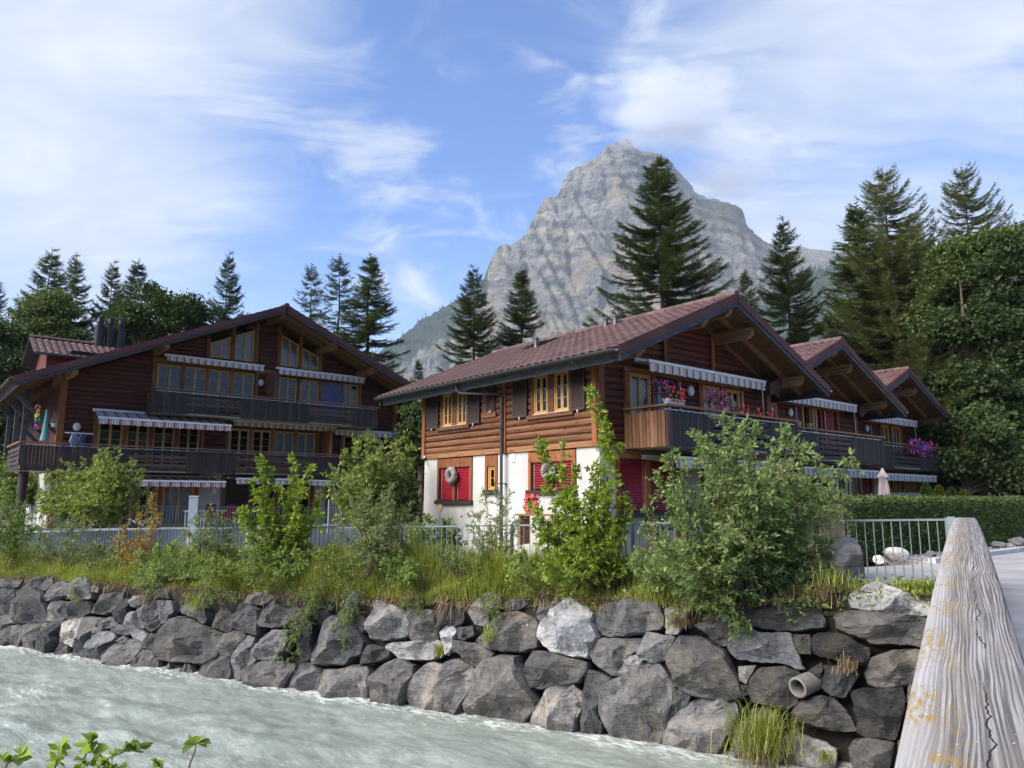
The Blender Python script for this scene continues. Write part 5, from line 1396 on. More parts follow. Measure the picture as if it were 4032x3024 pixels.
SIL = [(560, 905), (700, 830), (780, 778), (840, 738), (900, 690), (950, 662), (1000, 636), (1040, 606), (1050, 575), (1064, 548), (1078, 530), (1090, 524), (1108, 530), (1118, 519), (1140, 498), (1152, 474), (1166, 450), (1180, 428), (1198, 422), (1214, 417), (1222, 396), (1232, 378), (1248, 363), (1270, 356), (1290, 349), (1310, 336), (1325, 318), (1342, 310), (1352, 303), (1370, 300), (1384, 306), (1396, 318), (1415, 324), (1440, 332), (1458, 334), (1468, 346), (1485, 356), (1500, 372), (1520, 398), (1534, 416), (1556, 424), (1590, 432), (1620, 440), (1636, 448), (1643, 470), (1648, 490), (1665, 503), (1690, 520), (1730, 545), (1780, 575), (1850, 620), (1950, 660), (2100, 700), (2300, 745), (2500, 790)]
DR = 3300.0
sx = np.array([px_x(a, DR) for a, _ in SIL]); sz = np.array([px_z(a, b_, DR) for a, b_ in SIL])
cols = np.linspace(sx[0], sx[-1], 620); RZ = np.interp(cols, sx, sz)
RZ = RZ + np.array([9 * noise.noise((x * .02, 0, 0)) + 9 * noise.noise((x * .06, 5, 0)) for x in cols])
# a smoother height for the lower, broader body
smooth_R = np.convolve(np.pad(RZ, 20, 'edge'), np.ones(41) / 41, 'valid')
rows = np.concatenate([np.linspace(-.02, .3, 30)[:-1], np.linspace(.3, 1, 210)])
gx = [0, .12, .28, .40, .47, .58, .63, .74, .80, .92, 1.0]; gy = [0, .30, .56, .68, .72, .775, .83, .875, .92, .965, 1.0]
vv, fo = [], []
fseg = np.array([[840, 738], [900, 690], [1000, 636], [1048, 600]], float)
for t in rows:
    for i, x in enumerate(cols):
        z = RZ[i] * t
        t2 = t + .035 * noise.noise((x * .0021, t * 3, 2)) * (1 - t) * 2
        gq = np.interp(min(1, max(0, t2)), gx, gy)
        y = 1500 + (DR - 1500) * gq
        amp = 4 * t * (1 - t) + .12
        # big buttresses and gullies, then fractured relief
        xs_ = px_x(1385, DR) - (RZ.max() - z) * .10 + 60 * noise.noise((z * .004, 3, 3))   # main spur: left face sunny, right face shaded
        y += amp * (.30 * abs(x - xs_) - 140) * min(1, t * 1.6) * .6
        y += amp * (95 * noise.noise((x * .0026 + z * .0006, z * .0009, 7)) + 60 * noise.noise((x * .007 + z * .0018, z * .0016, 1)))
        # couloirs (sharp creases), tilted ledges, small fractures
        cr = abs(noise.noise((x * .011 + z * .003, z * .0028, 4))); y += amp * 190 * (.35 - min(.35, cr))
        zs = z + .22 * x + 40 * noise.noise((x * .003, z * .003, 12)); sw_ = (zs / 88.0) % 1.0
        y += (25 + 18 * noise.noise((x * .004, zs * .002, 5))) * (sw_ if sw_ < .78 else (1 - sw_) * 3.5)
        y += 16 * noise.noise((x * .03, z * .02, 6)) + 9 * noise.noise((x * .08, z * .06, 2)) + 5 * noise.noise((x * .2, z * .14, 8))
        vv.append((x, min(y, DR + 20), z))
        r_ = Vector((x, y, z)); 
        # picture-free forest rule: wooded left shoulder below the ridge line, wooded foot on the right
        dxe = x / DR; f_ = 0
        if x < px_x(1050, DR): f_ = max(0, 1 - (RZ[i] - z) / 260.0) * 1.25
        zl = np.interp(x, [px_x(1480, DR), px_x(1600, DR), px_x(1760, DR), px_x(1900, DR)], [-100, 640, 820, 950])
        f_ = max(f_, min(1, max(0, (zl - z) / 160 + .5)))
        if z < 180: f_ = max(f_, .8 if x > px_x(1300, DR) else 0)
        fo.append(f_)
nc_ = len(cols)
# rear side so the massif has a back
for t in np.linspace(.93, 0, 14):
    for i, x in enumerate(cols):
        z = RZ[i] * t; vv.append((x, DR + 30 + (1 - t) * 1700 + 60 * noise.noise((x * .003, t * 4, 9)), z)); fo.append(0)
nr_ = len(rows) + 14
I = (np.arange(nr_ - 1)[:, None] * nc_ + np.arange(nc_ - 1)[None, :]).ravel()
add('mountain', mk('mountain', np.array(vv), np.stack([I, I + 1, I + nc_ + 1, I + nc_], 1), M_MT, False, attrs={'forest': fo}), kind='structure')
MV = np.array(vv[:len(rows) * nc_]).reshape(len(rows), nc_, 3); MFo = np.array(fo[:len(rows) * nc_]).reshape(len(rows), nc_)
# a second range to the right and a pale one far left
def ridge(name, sil, D, depth, seed, forest, rough=1.0):
    xx = np.array([px_x(a, D) for a, _ in sil]); zz_ = np.array([px_z(a, b_, D) for a, b_ in sil]); c_ = np.linspace(xx[0], xx[-1], 150); h = np.interp(c_, xx, zz_)
    v, fo_ = [], []
    ts = np.linspace(0, 1, 50)
    for t in ts:
        for i, x in enumerate(c_):
            z = h[i] * t + (8 * rough * noise.noise((x * .01, t * 9, seed))) * (1 if t > .97 else 0)
            y = D - depth * (1 - t) ** 1.1 + 4 * t * (1 - t) * 90 * rough * noise.noise((x * .004 + z * .002, z * .004, seed)) + 30 * rough * noise.noise((x * .02, z * .02, seed)) * (1 - t)
            v.append((x, y, z)); fo_.append(forest)
    for i, x in enumerate(c_): v.append((x, D + depth, 0)); fo_.append(0)
    n_ = len(c_); I = (np.arange(len(ts))[:, None] * n_ + np.arange(n_ - 1)[None, :]).ravel()
    add(name, mk(name, np.array(v), np.stack([I, I + 1, I + n_ + 1, I + n_], 1), M_MT, False, attrs={'forest': fo_}), kind='structure')
    return np.array(v[:-n_]).reshape(len(ts), n_, 3)
RV = ridge('distant_mountain', [(1500, 640), (1600, 600), (1700, 545), (1740, 532), (1765, 530), (1785, 538), (1815, 540), (1850, 545), (1950, 550), (2100, 560), (2300, 570), (2500, 620)], 4250, 1500, 3, .0)
RW = ridge('wooded_hill', [(1540, 760), (1620, 690), (1700, 640), (1760, 590), (1830, 580), (1900, 560), (2000, 560), (2150, 540), (2350, 560), (2500, 620)], 2300, 1100, 8, .9, .6)
RL = ridge('valley_hill', [(-500, 760), (-200, 790), (0, 840), (200, 880), (450, 905), (640, 915), (900, 930)], 1600, 900, 15, 1.0, .6)
# far woods: thousands of small spires standing on those slopes
def spires(name, pts, hmin, hmax, seed):
    rs = np.random.default_rng(seed); n = len(pts); P = np.array(pts); h = hmin + (hmax - hmin) * rs.random(n); r_ = h * .17
    k = 5; v = np.zeros((n, k + 1, 3)); ph = rs.random(n) * 6
    for j in range(k):
        v[:, j, 0] = P[:, 0] + r_ * np.cos(ph + 6.283 * j / k); v[:, j, 1] = P[:, 1] + r_ * np.sin(ph + 6.283 * j / k); v[:, j, 2] = P[:, 2] - 3
    v[:, k, :] = P; v[:, k, 2] += h
    f = np.array([[i * (k + 1) + j, i * (k + 1) + (j + 1) % k, i * (k + 1) + k] for i in range(n) for j in range(k)])
    rnd = np.repeat(rs.random(n), k + 1)
    return mk(name, v.reshape(-1, 3), f, M_FAR, False, attrs={'rnd': rnd})
M_FAR = leafmat('far_forest', (.012, .022, .013), (.04, .06, .026), None, .05, .9)
pts = []
rs = np.random.default_rng(21)
for _ in range(60000):
    i, j = rs.integers(0, len(rows)), rs.integers(0, nc_)
    if MFo[i, j] > .45 + .25 * noise.noise((MV[i, j, 0] * .01, MV[i, j, 2] * .01, 0)): pts.append(MV[i, j] + np.array([rs.normal() * 4, rs.normal() * 4, 0]))
    if len(pts) > 7000: break
for _ in range(5000): i, j = rs.integers(0, 50), rs.integers(0, 150); pts.append(RW[i, j] + np.array([rs.normal() * 5, rs.normal() * 5, 0]))
for _ in range(2500): i, j = rs.integers(0, 50), rs.integers(0, 150); pts.append(RL[i, j] + np.array([rs.normal() * 5, rs.normal() * 5, 0]))
add('distant_forest', spires('distant_forest', pts, 16, 30, 3), kind='stuff', label='dark spruce woods covering the far mountain slopes', category='forest')

# cloud clinging to the summit
def cloud(name, c, rad, dens, label, seed, thr=.46):
    m = bpy.data.materials.new(name + '_vapour'); m.use_nodes = True; nt = m.node_tree; nt.nodes.clear(); g = G(nt)
    o = g.n('ShaderNodeOutputMaterial'); pv = g.n('ShaderNodeVolumePrincipled'); pv.inputs['Color'].default_value = (.84, .85, .88, 1); pv.inputs['Anisotropy'].default_value = .2
    tc = g.n('ShaderNodeTexCoord').outputs['Object']
    n_ = g.noise(g.mapping(tc, loc=(seed, 0, 0), scale=(1.3, 1.3, 1.8)), 1.6, 6, .6, .4)
    ln = g.vm('LENGTH', tc).outputs['Value']; fall = g.mapr(ln, .15, .98, 1, 0)
    d = g.m('MULTIPLY', g.mapr(g.m('ADD', n_, g.m('MULTIPLY', g.m('SUBTRACT', fall, .5), .40)), thr, thr + .22), g.m('MULTIPLY', fall, dens))
    g.l(d, pv.inputs['Density']); pv.inputs['Emission Strength'].default_value = 0
    g.l(pv.outputs[0], o.inputs['Volume'])
    try: m.cycles.volume_step_rate = 4.0
    except Exception: pass
    import bmesh
    bm = bmesh.new(); bmesh.ops.create_icosphere(bm, subdivisions=3, radius=1); me = bpy.data.meshes.new(name); bm.to_mesh(me); bm.free(); me.materials.append(m)
    ob = add(name, me, Matrix.Translation(c) @ S(*rad)); ob['kind'] = 'stuff'; ob['label'] = label; ob['category'] = 'cloud'
c1 = at_d(1430, 235, 3120); cloud('summit_cloud', tuple(c1), (430, 200, 350), .019, 'soft white cloud clinging to the mountain summit', 3, .40)
c2 = at_d(1585, 385, 3150); cloud('shoulder_cloud', tuple(c2), (380, 160, 180), .011, 'thin pale cloud drifting off the right shoulder of the peak', 8, .42)
# aerial haze of the valley
hz = bpy.data.materials.new('haze_air'); hz.use_nodes = True; nt = hz.node_tree; nt.nodes.clear(); g = G(nt)
o_ = g.n('ShaderNodeOutputMaterial'); pv = g.n('ShaderNodeVolumePrincipled'); pv.inputs['Color'].default_value = (.76, .88, 1.0, 1); pv.inputs['Density'].default_value = 7.5e-5; pv.inputs['Anisotropy'].default_value = 0.0
g.l(pv.outputs[0], o_.inputs['Volume'])
add('haze', MB().box(-9000, 9000, -60, 9600, -8, 1640).me('haze', hz), kind='stuff', label='thin blue valley haze in front of the mountain', category='haze')
# ================================================================== VEGETATION
M_BARK = plain('bark', (.085, .062, .045), .95, var=.35, scale=10, bmp=.5)
M_TWIG = plain('twig_bark', (.11, .075, .055), .9, var=.3, scale=10)
L_SPRUCE = leafmat('spruce_needles', (0.034, 0.055, 0.026), (0.121, 0.155, 0.057), None, .2, .6)
L_SPRUCE2 = leafmat('light_spruce_needles', (0.062, 0.078, 0.030), (0.203, 0.223, 0.081), None, .22, .6)
L_MAPLE = leafmat('maple_leaves', (0.020, 0.042, 0.014), (0.078, 0.115, 0.031), None, .3)
L_LIGHT = leafmat('pale_green_leaves', (0.096, 0.150, 0.036), (0.264, 0.348, 0.084), None, .35)
L_FARLIGHT = leafmat('far_pale_leaves', (0.038, 0.066, 0.019), (0.131, 0.173, 0.046), None, .3)
L_BUSH = leafmat('bush_leaves', (0.132, 0.186, 0.048), (0.384, 0.456, 0.120), None, .4)
L_DOG = leafmat('yellow_green_leaves', (.11, .165, .018), (.33, .42, .055), (.42, .46, .10), .42)
L_WILLOW = leafmat('willow_leaves', (0.095, 0.152, 0.051), (0.329, 0.417, 0.152), (.40, .47, .11), .4)
L_GREY = leafmat('grey_green_leaves', (0.106, 0.144, 0.056), (0.288, 0.338, 0.138), None, .35)
L_ORANGE = leafmat('orange_leaves', (.20, .13, .03), (.40, .27, .06), None, .35)
L_GRASS = leafmat('meadow_grass', (0.156, 0.202, 0.036), (0.468, 0.488, 0.117), (.46, .38, .18), .38)
L_DRY = leafmat('dry_grass', (.17, .115, .06), (.36, .27, .15), None, .25)
L_HEDGE = leafmat('hedge_leaves', (.032, .06, .018), (.11, .155, .042), None, .2)
L_NEAR = leafmat('near_leaves', (.14, .21, .04), (.33, .42, .10), None, .45, .4)

def unit(a): return a / np.maximum(np.linalg.norm(a, axis=-1, keepdims=True), 1e-9)
def leaf_geo(P, D, L, Wd, rs, fold=.25, shape=4):
    """P base points, D axis directions; returns verts, faces, rnd"""
    n = len(P); D = unit(D); ref = rs.normal(size=(n, 3)) + np.array([0, 0, .6]); side = unit(np.cross(D, ref)); nor = np.cross(side, D)
    L = np.broadcast_to(L, n)[:, None]; Wd = np.broadcast_to(Wd, n)[:, None]
    tip = P + D * L - nor * L * .12
    m1 = P + D * L * .45 + side * Wd * .5 + nor * Wd * fold; m2 = P + D * L * .45 - side * Wd * .5 + nor * Wd * fold
    if shape == 4:
        v = np.stack([P, m1, tip, m2], 1).reshape(-1, 3); k = 4
        b = np.arange(n)[:, None] * 4; f = np.concatenate([b + np.array([[0, 1, 2]]), b + np.array([[0, 2, 3]])])
    else:
        q1 = P + D * L * .75 + side * Wd * .40 + nor * (Wd * fold - L * .05); q2 = P + D * L * .75 - side * Wd * .40 + nor * (Wd * fold - L * .05)
        c1 = P + D * L * .45; c2 = P + D * L * .75 - nor * L * .05
        v = np.stack([P, m1, q1, tip, q2, m2, c1, c2], 1).reshape(-1, 3); k = 8
        b = np.arange(n)[:, None] * 8
        f = np.concatenate([b + np.array([t]) for t in ([0, 1, 6], [0, 6, 5], [1, 2, 7], [1, 7, 6], [5, 6, 7], [5, 7, 4], [2, 3, 7], [4, 7, 3])])
    return v, f, np.repeat(rs.random(n), k)
def merge_geo(gs):
    vs, fs, rs_ = [], [], []; b = 0
    for v, f, r in gs: vs.append(v); fs.append(f + b); rs_.append(r); b += len(v)
    return np.concatenate(vs), np.concatenate(fs), np.concatenate(rs_)

# ---------------- conifers
def conifer_geo(seed, H, Rm, base=.08, dens=1.0, droop=.28, sparse=0.0, top_taper=.9, up=.35):
    rs = np.random.default_rng(seed); P, D, L = [], [], []; tub = MB()
    nseg = 14; tp = [(0.12 * noise.noise((seed, i * .4, 0)), .12 * noise.noise((seed, 5, i * .4)), H * i / nseg) for i in range(nseg + 1)]
    tub.tube(tp, [max(.012, H * .0125 * (1 - i / nseg) ** .9) for i in range(nseg + 1)], 8)
    z = base * H
    while z < H * .985:
        f = z / H; ff = (f - base) / (1 - base)
        ln = Rm * (1 - ff) ** top_taper * (1.0 if ff > .12 else .8 + ff * 1.6)
        nb = int(rs.integers(5, 8))
        for _ in range(nb):
            if rs.random() < sparse: continue
            az = rs.random() * 6.283; l_ = max(.14, ln * (.55 + .5 * rs.random() ** .6)); zz_ = z + rs.normal() * .12
            dr = droop * (.5 + .7 * (1 - ff)) * (.8 + .4 * rs.random())
            ns = max(4, int(l_ * 7 * dens)); s_ = (np.arange(ns) + rs.random(ns)) / ns; s_ = s_ * .9 + .10
            def pos(s):
                r_ = l_ * s; dz = l_ * (-dr * s + (dr + up * .25) * s ** 3 * .9) + (.25 * l_ * s * ff)
                return np.stack([r_ * math.cos(az), r_ * math.sin(az), zz_ + dz], -1)
            pts = pos(s_); tg = unit(pos(np.minimum(s_ + .05, 1.1)) - pts)
            sd = np.array([-math.sin(az), math.cos(az), 0])
            for sg in (-1, 1, 0):
                if sg == 0:
                    sel = rs.random(ns) < .5; d_ = tg[sel] + np.array([0, 0, -.9]) * rs.random((sel.sum(), 1))
                    P.append(pts[sel]); D.append(d_); L.append((.30 + .30 * rs.random(sel.sum())) * (.6 + .5 * l_ / Rm))
                else:
                    d_ = tg * (.75 + .4 * rs.random((ns, 1))) + sd * sg * (.55 + .5 * rs.random((ns, 1))) + np.array([0, 0, -.28]) * rs.random((ns, 1))
                    P.append(pts); D.append(d_); L.append((.28 + .46 * (l_ / Rm) * (1 - s_ * .6)) * (.7 + .6 * rs.random(ns)))
            P.append(pos(np.array([1.0]))); D.append(tg[-1:] + np.array([[0, 0, .25]])); L.append(np.array([.28]))
            tub.tube([tuple(pos(np.array(t))) for t in (0.0, .45, .9)], [max(.008, .012 * l_), .008 * l_ + .003, .003], 4, False)
        z += max(.15, .31 * (.55 + .75 * (1 - ff))) * (.8 + .4 * rs.random())
    P.append(np.array([[0, 0, H * .97]])); D.append(np.array([[0, 0, 1.]])); L.append(np.array([H * .045]))
    P, D, L = np.concatenate(P), unit(np.concatenate(D)), np.concatenate(L); n = len(P)
    w_ = unit(np.cross(D, np.array([0, 0, 1.]) + rs.normal(size=(n, 3)) * .35)); u_ = np.cross(w_, D)
    gv, gf = [], []; nbarb = 4; b0 = 0
    tri = []
    for i in range(nbarb):
        for sg in (-1, 1):
            t0 = (i + .3 * (sg > 0)) / nbarb
            base_ = P + D * (L * t0)[:, None]; bl = (L * .42 * (1 - .55 * t0))[:, None]
            tipv = base_ + D * bl * .75 + w_ * bl * sg * .8 + u_ * bl * (rs.random((n, 1)) - .55) * .6
            tri.append(np.stack([base_, base_ + D * (L * .15)[:, None], tipv], 1))
    tri.append(np.stack([P - w_ * (L * .045)[:, None], P + w_ * (L * .045)[:, None], P + D * L[:, None] * 1.05], 1))
    k = len(tri); v = np.stack(tri, 1).reshape(-1, 3); f = np.arange(len(v)).reshape(-1, 3)
    return tub, v, f, np.repeat(rs.random(n), 3 * k)
def make_tree_meshes(nm, tub, v, f, r, lm, bm=M_BARK):
    return tub.me(nm + '_trunk', bm, True, 60), mk(nm + '_crown', v, f, lm, False, attrs={'rnd': r})
CON = {}
def conifer_kind(key, lm, **k):
    CON[key] = make_tree_meshes('spruce', *conifer_geo(**k), lm) + (k['H'],)
conifer_kind('big', L_SPRUCE, seed=1, H=20.5, Rm=6.3, base=.25, dens=1.7, droop=.24, top_taper=.80, up=.22)
conifer_kind('mid', L_SPRUCE, seed=2, H=17, Rm=4.4, base=.25, dens=1.6, droop=.32, top_taper=.85, sparse=.12)
conifer_kind('slim', L_SPRUCE, seed=3, H=17, Rm=3.3, base=.25, dens=1.5, droop=.25, sparse=.1, top_taper=.8)
conifer_kind('thin', L_SPRUCE, seed=4, H=18, Rm=3.3, base=.2, dens=.8, droop=.38, sparse=.34, top_taper=.65)
conifer_kind('larch', L_SPRUCE2, seed=5, H=21, Rm=6.6, base=.12, dens=1.25, droop=.34, sparse=.22, top_taper=.62, up=.7)
def place_conifer(key, dx, dy_top, D, label, wide=1.0, rot=None, gz=-1.4, group='spruces behind the chalets'):
    tr, cr, H = CON[key]; top = at_d(dx, dy_top, D); h = top[2] - gz; s_ = h / H
    M = Matrix.Translation((top[0], top[1], gz)) @ R(rot if rot is not None else rh.random() * 6.28, 'Z') @ S(s_ * wide, s_ * wide, s_)
    t = empty('spruce_tree', Matrix.Translation((top[0], top[1], gz)), label, 'tree', group)
    add('trunk', tr, M, t); add('crown', cr, M, t)
place_conifer('big', 1420, 342, 44, 'largest dark spruce, rising behind the middle chalet roof before the peak', .95)
place_conifer('mid', 1692, 476, 47, 'dense spruce between the two right-hand chalet ridges', .92)
place_conifer('slim', 1610, 588, 55, 'small spruce tip just over the ridge of the white-walled chalet', .9)
place_conifer('mid', 1024, 578, 46, 'dark spruce behind the left end of the white-walled chalet roof', .98)
place_conifer('slim', 1126, 585, 48, 'slimmer spruce second along the white-walled chalet roof', 1.15)
place_conifer('slim', 905, 780, 43, 'short spruce tip in the gap between the two roofs', .9)
place_conifer('slim', 800, 554, 52, 'tall dark spruce nearest the right slope of the dark chalet', 1.25)
place_conifer('thin', 735, 555, 55, 'bare-branched thin spruce behind the dark chalet', 1.1)
place_conifer('thin', 674, 576, 58, 'shorter sparse spruce beside the dark chalet ridge', 1.0)
place_conifer('mid', 495, 548, 55, 'single pointed spruce above the left roof slope of the dark chalet', .72)
place_conifer('slim', 300, 566, 58, 'pointed spruce above the round maples behind the flues', 1.05)
place_conifer('mid', 246, 566, 60, 'spruce with twin top left of the black flues', .75)
place_conifer('mid', 165, 552, 58, 'spruce over the dormer roof, right of a taller one', .85)
place_conifer('mid', 112, 540, 60, 'tallest spruce of the group above the dormer roof', 1.05)
place_conifer('mid', -12, 592, 55, 'spruce cut by the picture edge over the far eave', 1.0)
place_conifer('larch', 1906, 366, 44, 'broad loose spruce towering behind the last chalet of the row', .92)
place_conifer('slim', 1850, 445, 46, 'narrow spruce leaning out from the broad loose one', 1.3)
place_conifer('larch', 2078, 362, 50, 'broad spruce crown behind the green maples by the road', .80)
place_conifer('larch', 1960, 480, 47, 'shaggy spruce filling in behind the broad loose one', .95)
place_conifer('larch', 2000, 700, 41, 'low spreading spruce beside the last chalet gable', 1.3)
place_conifer('mid', 1880, 620, 50, 'dense spruce filling the gap behind the last two gables', 1.0)

# ---------------- broadleaf trees
def broad_geo(seed, H, crown, n_clump, per, leaf, spread=1.0):
    """crown: list of ellipsoids (cx,cy,cz,rx,ry,rz)"""
    rs = np.random.default_rng(seed); tub = MB(); C = []
    tub.tube([(0, 0, 0), (.1, .05, H * .25), (.05, .1, H * .5), (0, 0, H * .85)], [H * .022, H * .018, H * .012, .03], 8)
    vol = np.array([c[3] * c[4] * c[5] for c in crown]); pick = rs.choice(len(crown), n_clump, p=vol / vol.sum())
    sub = []
    for c in crown:
        ls = []
        for _ in range(16):
            d = unit(rs.normal(size=3)); d[2] = d[2] * .9 + .1; ls.append((np.array(c[:3]) + d * (.45 + .55 * rs.random()) * np.array(c[3:]), (.22 + .22 * rs.random()) * min(c[3], c[5])))
        sub.append(ls)
    for i in pick:
        q, rad = sub[i][rs.integers(0, 16)]; d = unit(rs.normal(size=3)); d[2] *= .7
        C.append(q + d * rad * (.55 + .6 * rs.random()))
    C = np.array(C)
    for i in range(0, len(C), max(1, len(C) // 70)):
        q = C[i]; s_ = H * (.25 + .4 * rs.random()); a = np.array([0.05, .05, min(s_, q[2] - .3)]); m_ = (a + q) / 2 + np.array([0, 0, .4])
        tub.tube([tuple(a), tuple(m_), tuple(q)], [H * .006, H * .004, .01], 5, False)
    n = len(C) * per; cc = np.repeat(C, per, 0)
    P = cc + rs.normal(size=(n, 3)) * np.array([.36, .36, .15]) * spread
    D = (P - cc) * .8 + rs.normal(size=(n, 3)) * .4 + np.array([0, 0, -.25])
    v, f, r = leaf_geo(P, D, leaf * (.7 + .6 * rs.random(n)), leaf * .75 * (.7 + .6 * rs.random(n)), rs, .15)
    return tub, v, f, r
def broadleaf(label, dx, dy, D, crown_px, lm, seed, n_clump, per, leaf, gz=-1.4, group='leafy trees behind the chalets', spread=1.0, name='leafy_tree'):
    """crown_px: list of (cx,cy,rx,ry) in picture units at depth D"""
    b = at_d(dx, dy, D); k = D / ray(1106, 1081)[1] * SCL / F_PX
    cr = []
    for (cx, cy, rx, ry) in crown_px:
        c = at_d(cx, cy, D); cr.append((c[0] - b[0], rh.uniform(-.3, .3) * rx * k, c[2] - gz, rx * k, rx * k * .9, ry * k))
    H = max(c[2] + c[5] for c in cr)
    tub, v, f, r = broad_geo(seed, H, cr, n_clump, per, leaf, spread)
    tm, cm = make_tree_meshes(name, tub, v, f, r, lm); M = Matrix.Translation((b[0], b[1], gz))
    t = empty(name, M, label, 'tree' if 'tree' in name else 'shrub', group); add('trunk', tm, M, t); add('crown', cm, M, t); return t
broadleaf('pale green round tree behind the tiled dormer', 95, 900, 50, [(95, 690, 55, 65), (60, 750, 60, 50), (130, 740, 45, 50)], L_FARLIGHT, 31, 420, 34, .22)
broadleaf('dark green maple crown behind the three black flues', 330, 900, 50, [(330, 690, 60, 75), (280, 720, 45, 60), (385, 690, 40, 60)], L_MAPLE, 32, 480, 34, .23)
broadleaf('small dark maple between the flues and the pointed spruce', 430, 900, 52, [(425, 690, 30, 45), (455, 720, 40, 40)], L_MAPLE, 33, 190, 30, .22)
broadleaf('shady leafy tree beyond the left eave of the dark chalet', 15, 1050, 46, [(10, 880, 60, 130), (-40, 760, 70, 90), (20, 1000, 50, 80)], L_MAPLE, 34, 520, 34, .24)
broadleaf('tall dark maple beside the road at the picture edge', 2120, 1080, 40, [(2120, 600, 45, 50), (2180, 560, 50, 50), (2210, 640, 60, 60), (2140, 690, 60, 60), (2070, 740, 50, 60), (2200, 760, 70, 70), (2120, 810, 70, 70), (2060, 850, 50, 60), (2190, 880, 70, 70), (2110, 930, 70, 60), (2180, 980, 70, 50)], L_MAPLE, 35, 1500, 36, .24)
broadleaf('yellowish green maple top under the broad spruce crown', 2040, 1080, 42, [(2050, 560, 36, 36), (2100, 545, 40, 36), (2150, 530, 44, 34), (2195, 520, 40, 34), (2030, 620, 40, 44), (2080, 620, 44, 44), (2000, 690, 36, 50), (2040, 720, 36, 40)], L_FARLIGHT, 36, 620, 34, .23)
broadleaf('low dark tree behind the last gable and hedge', 2090, 1080, 37, [(2080, 970, 70, 90), (2160, 1000, 80, 80), (2200, 1040, 60, 40)], L_MAPLE, 37, 520, 34, .22)
broadleaf('shadowy tree standing in the gap between the two chalets', 905, 1060, 36, [(905, 960, 22, 100), (930, 900, 20, 60)], L_MAPLE, 38, 240, 30, .20)
broadleaf('bright bush trees under the far eave at the picture edge', 40, 1090, 36, [(30, 1060, 45, 40), (5, 1020, 30, 40)], L_LIGHT, 39, 160, 30, .17)

# ---------------- shrubs
def grow(seed, stems, twig_n, twig_len, leaf_n, leaf_len, leaf_w, t0=.25, up=.25, droop=.0, shape=4, stem_r=.018, tip_leaf=6, crook=.12):
    """stems: list of (base, tip, twig scale) in world metres"""
    rs = np.random.default_rng(seed); tub = MB(); P, D = [], []
    for (b, tp, sc) in stems:
        b, tp = np.array(b, float), np.array(tp, float); ax = tp - b; Ln = np.linalg.norm(ax); n = 9
        bend = rs.normal(size=3) * crook * Ln; bend[2] = abs(bend[2]) * .3
        path = np.array([b + ax * t + bend * math.sin(math.pi * t) * .5 + (rs.normal(size=3) * .012 * Ln if 0 < t < 1 else 0) for t in np.linspace(0, 1, n)])
        tub.tube([tuple(q) for q in path], [stem_r * (1 - .85 * t) for t in np.linspace(0, 1, n)], 5, False)
        for _ in range(max(1, int(twig_n * Ln))):
            t = t0 + (1 - t0) * rs.random() ** .85; i = min(int(t * (n - 1)), n - 2); q = path[i] + (path[i + 1] - path[i]) * (t * (n - 1) - i)
            d = unit(unit(path[i + 1] - path[i]) * .55 + rs.normal(size=3) * .75 + np.array([0, 0, up])); l_ = twig_len * sc * (.4 + .8 * rs.random()) * (1.15 - .75 * t)
            e = q + d * l_ + np.array([0, 0, -droop * l_]); tub.tube([tuple(q), tuple(q + d * l_ * .5 + np.array([0, 0, -droop * l_ * .2])), tuple(e)], [stem_r * .35, stem_r * .25, .0015], 4, False)
            k = max(3, int(leaf_n * l_)); s_ = (np.arange(k) + .5 * rs.random(k)) / k; s_ = .15 + .85 * s_
            pp = q + (e - q) * s_[:, None]; dd = unit(e - q) * .5 + rs.normal(size=(k, 3)) * .65 + np.array([0, 0, .12]); P.append(pp); D.append(dd)
            P.append(np.repeat(e[None], 3, 0)); D.append(unit(e - q) + rs.normal(size=(3, 3)) * .5)
        P.append(np.repeat(path[-1][None], tip_leaf, 0) - rs.random((tip_leaf, 1)) * unit(ax) * .12); D.append(unit(ax) + rs.normal(size=(tip_leaf, 3)) * .7)
    P, D = np.concatenate(P), np.concatenate(D); n = len(P)
    v, f, r = leaf_geo(P, D, leaf_len * (.6 + .7 * rs.random(n)), leaf_w * (.7 + .6 * rs.random(n)), rs, .18, shape)
    return tub, v, f, r
def shrub(name, label, base, geo, lm, bm=M_TWIG, group='shrubs along the river bank', cat='shrub'):
    tub, v, f, r = geo; b = np.array(base); tub.v = [(q[0] - b[0], q[1] - b[1], q[2] - b[2]) for q in tub.v]
    M = Matrix.Translation(tuple(b)); t = empty(name, M, label, cat, group)
    add('stems', tub.me('stems', bm, True, 60), M, t); add('foliage', mk('foliage', v - b, f, lm, False, attrs={'rnd': r}), M, t); return t
rs = np.random.default_rng(77)
def spread_stems(bx, by, D, tips, jitter=.12, depth=.6, sc=1.0):
    out = []
    b0 = at_d(bx, by, D)
    for (tx, ty, *s_) in tips:
        dd = D + rs.normal() * depth; out.append((b0 + rs.normal(size=3) * np.array([jitter, jitter, .02]), at_d(tx, ty, dd), (s_[0] if s_ else 1.0) * sc))
    return b0, out
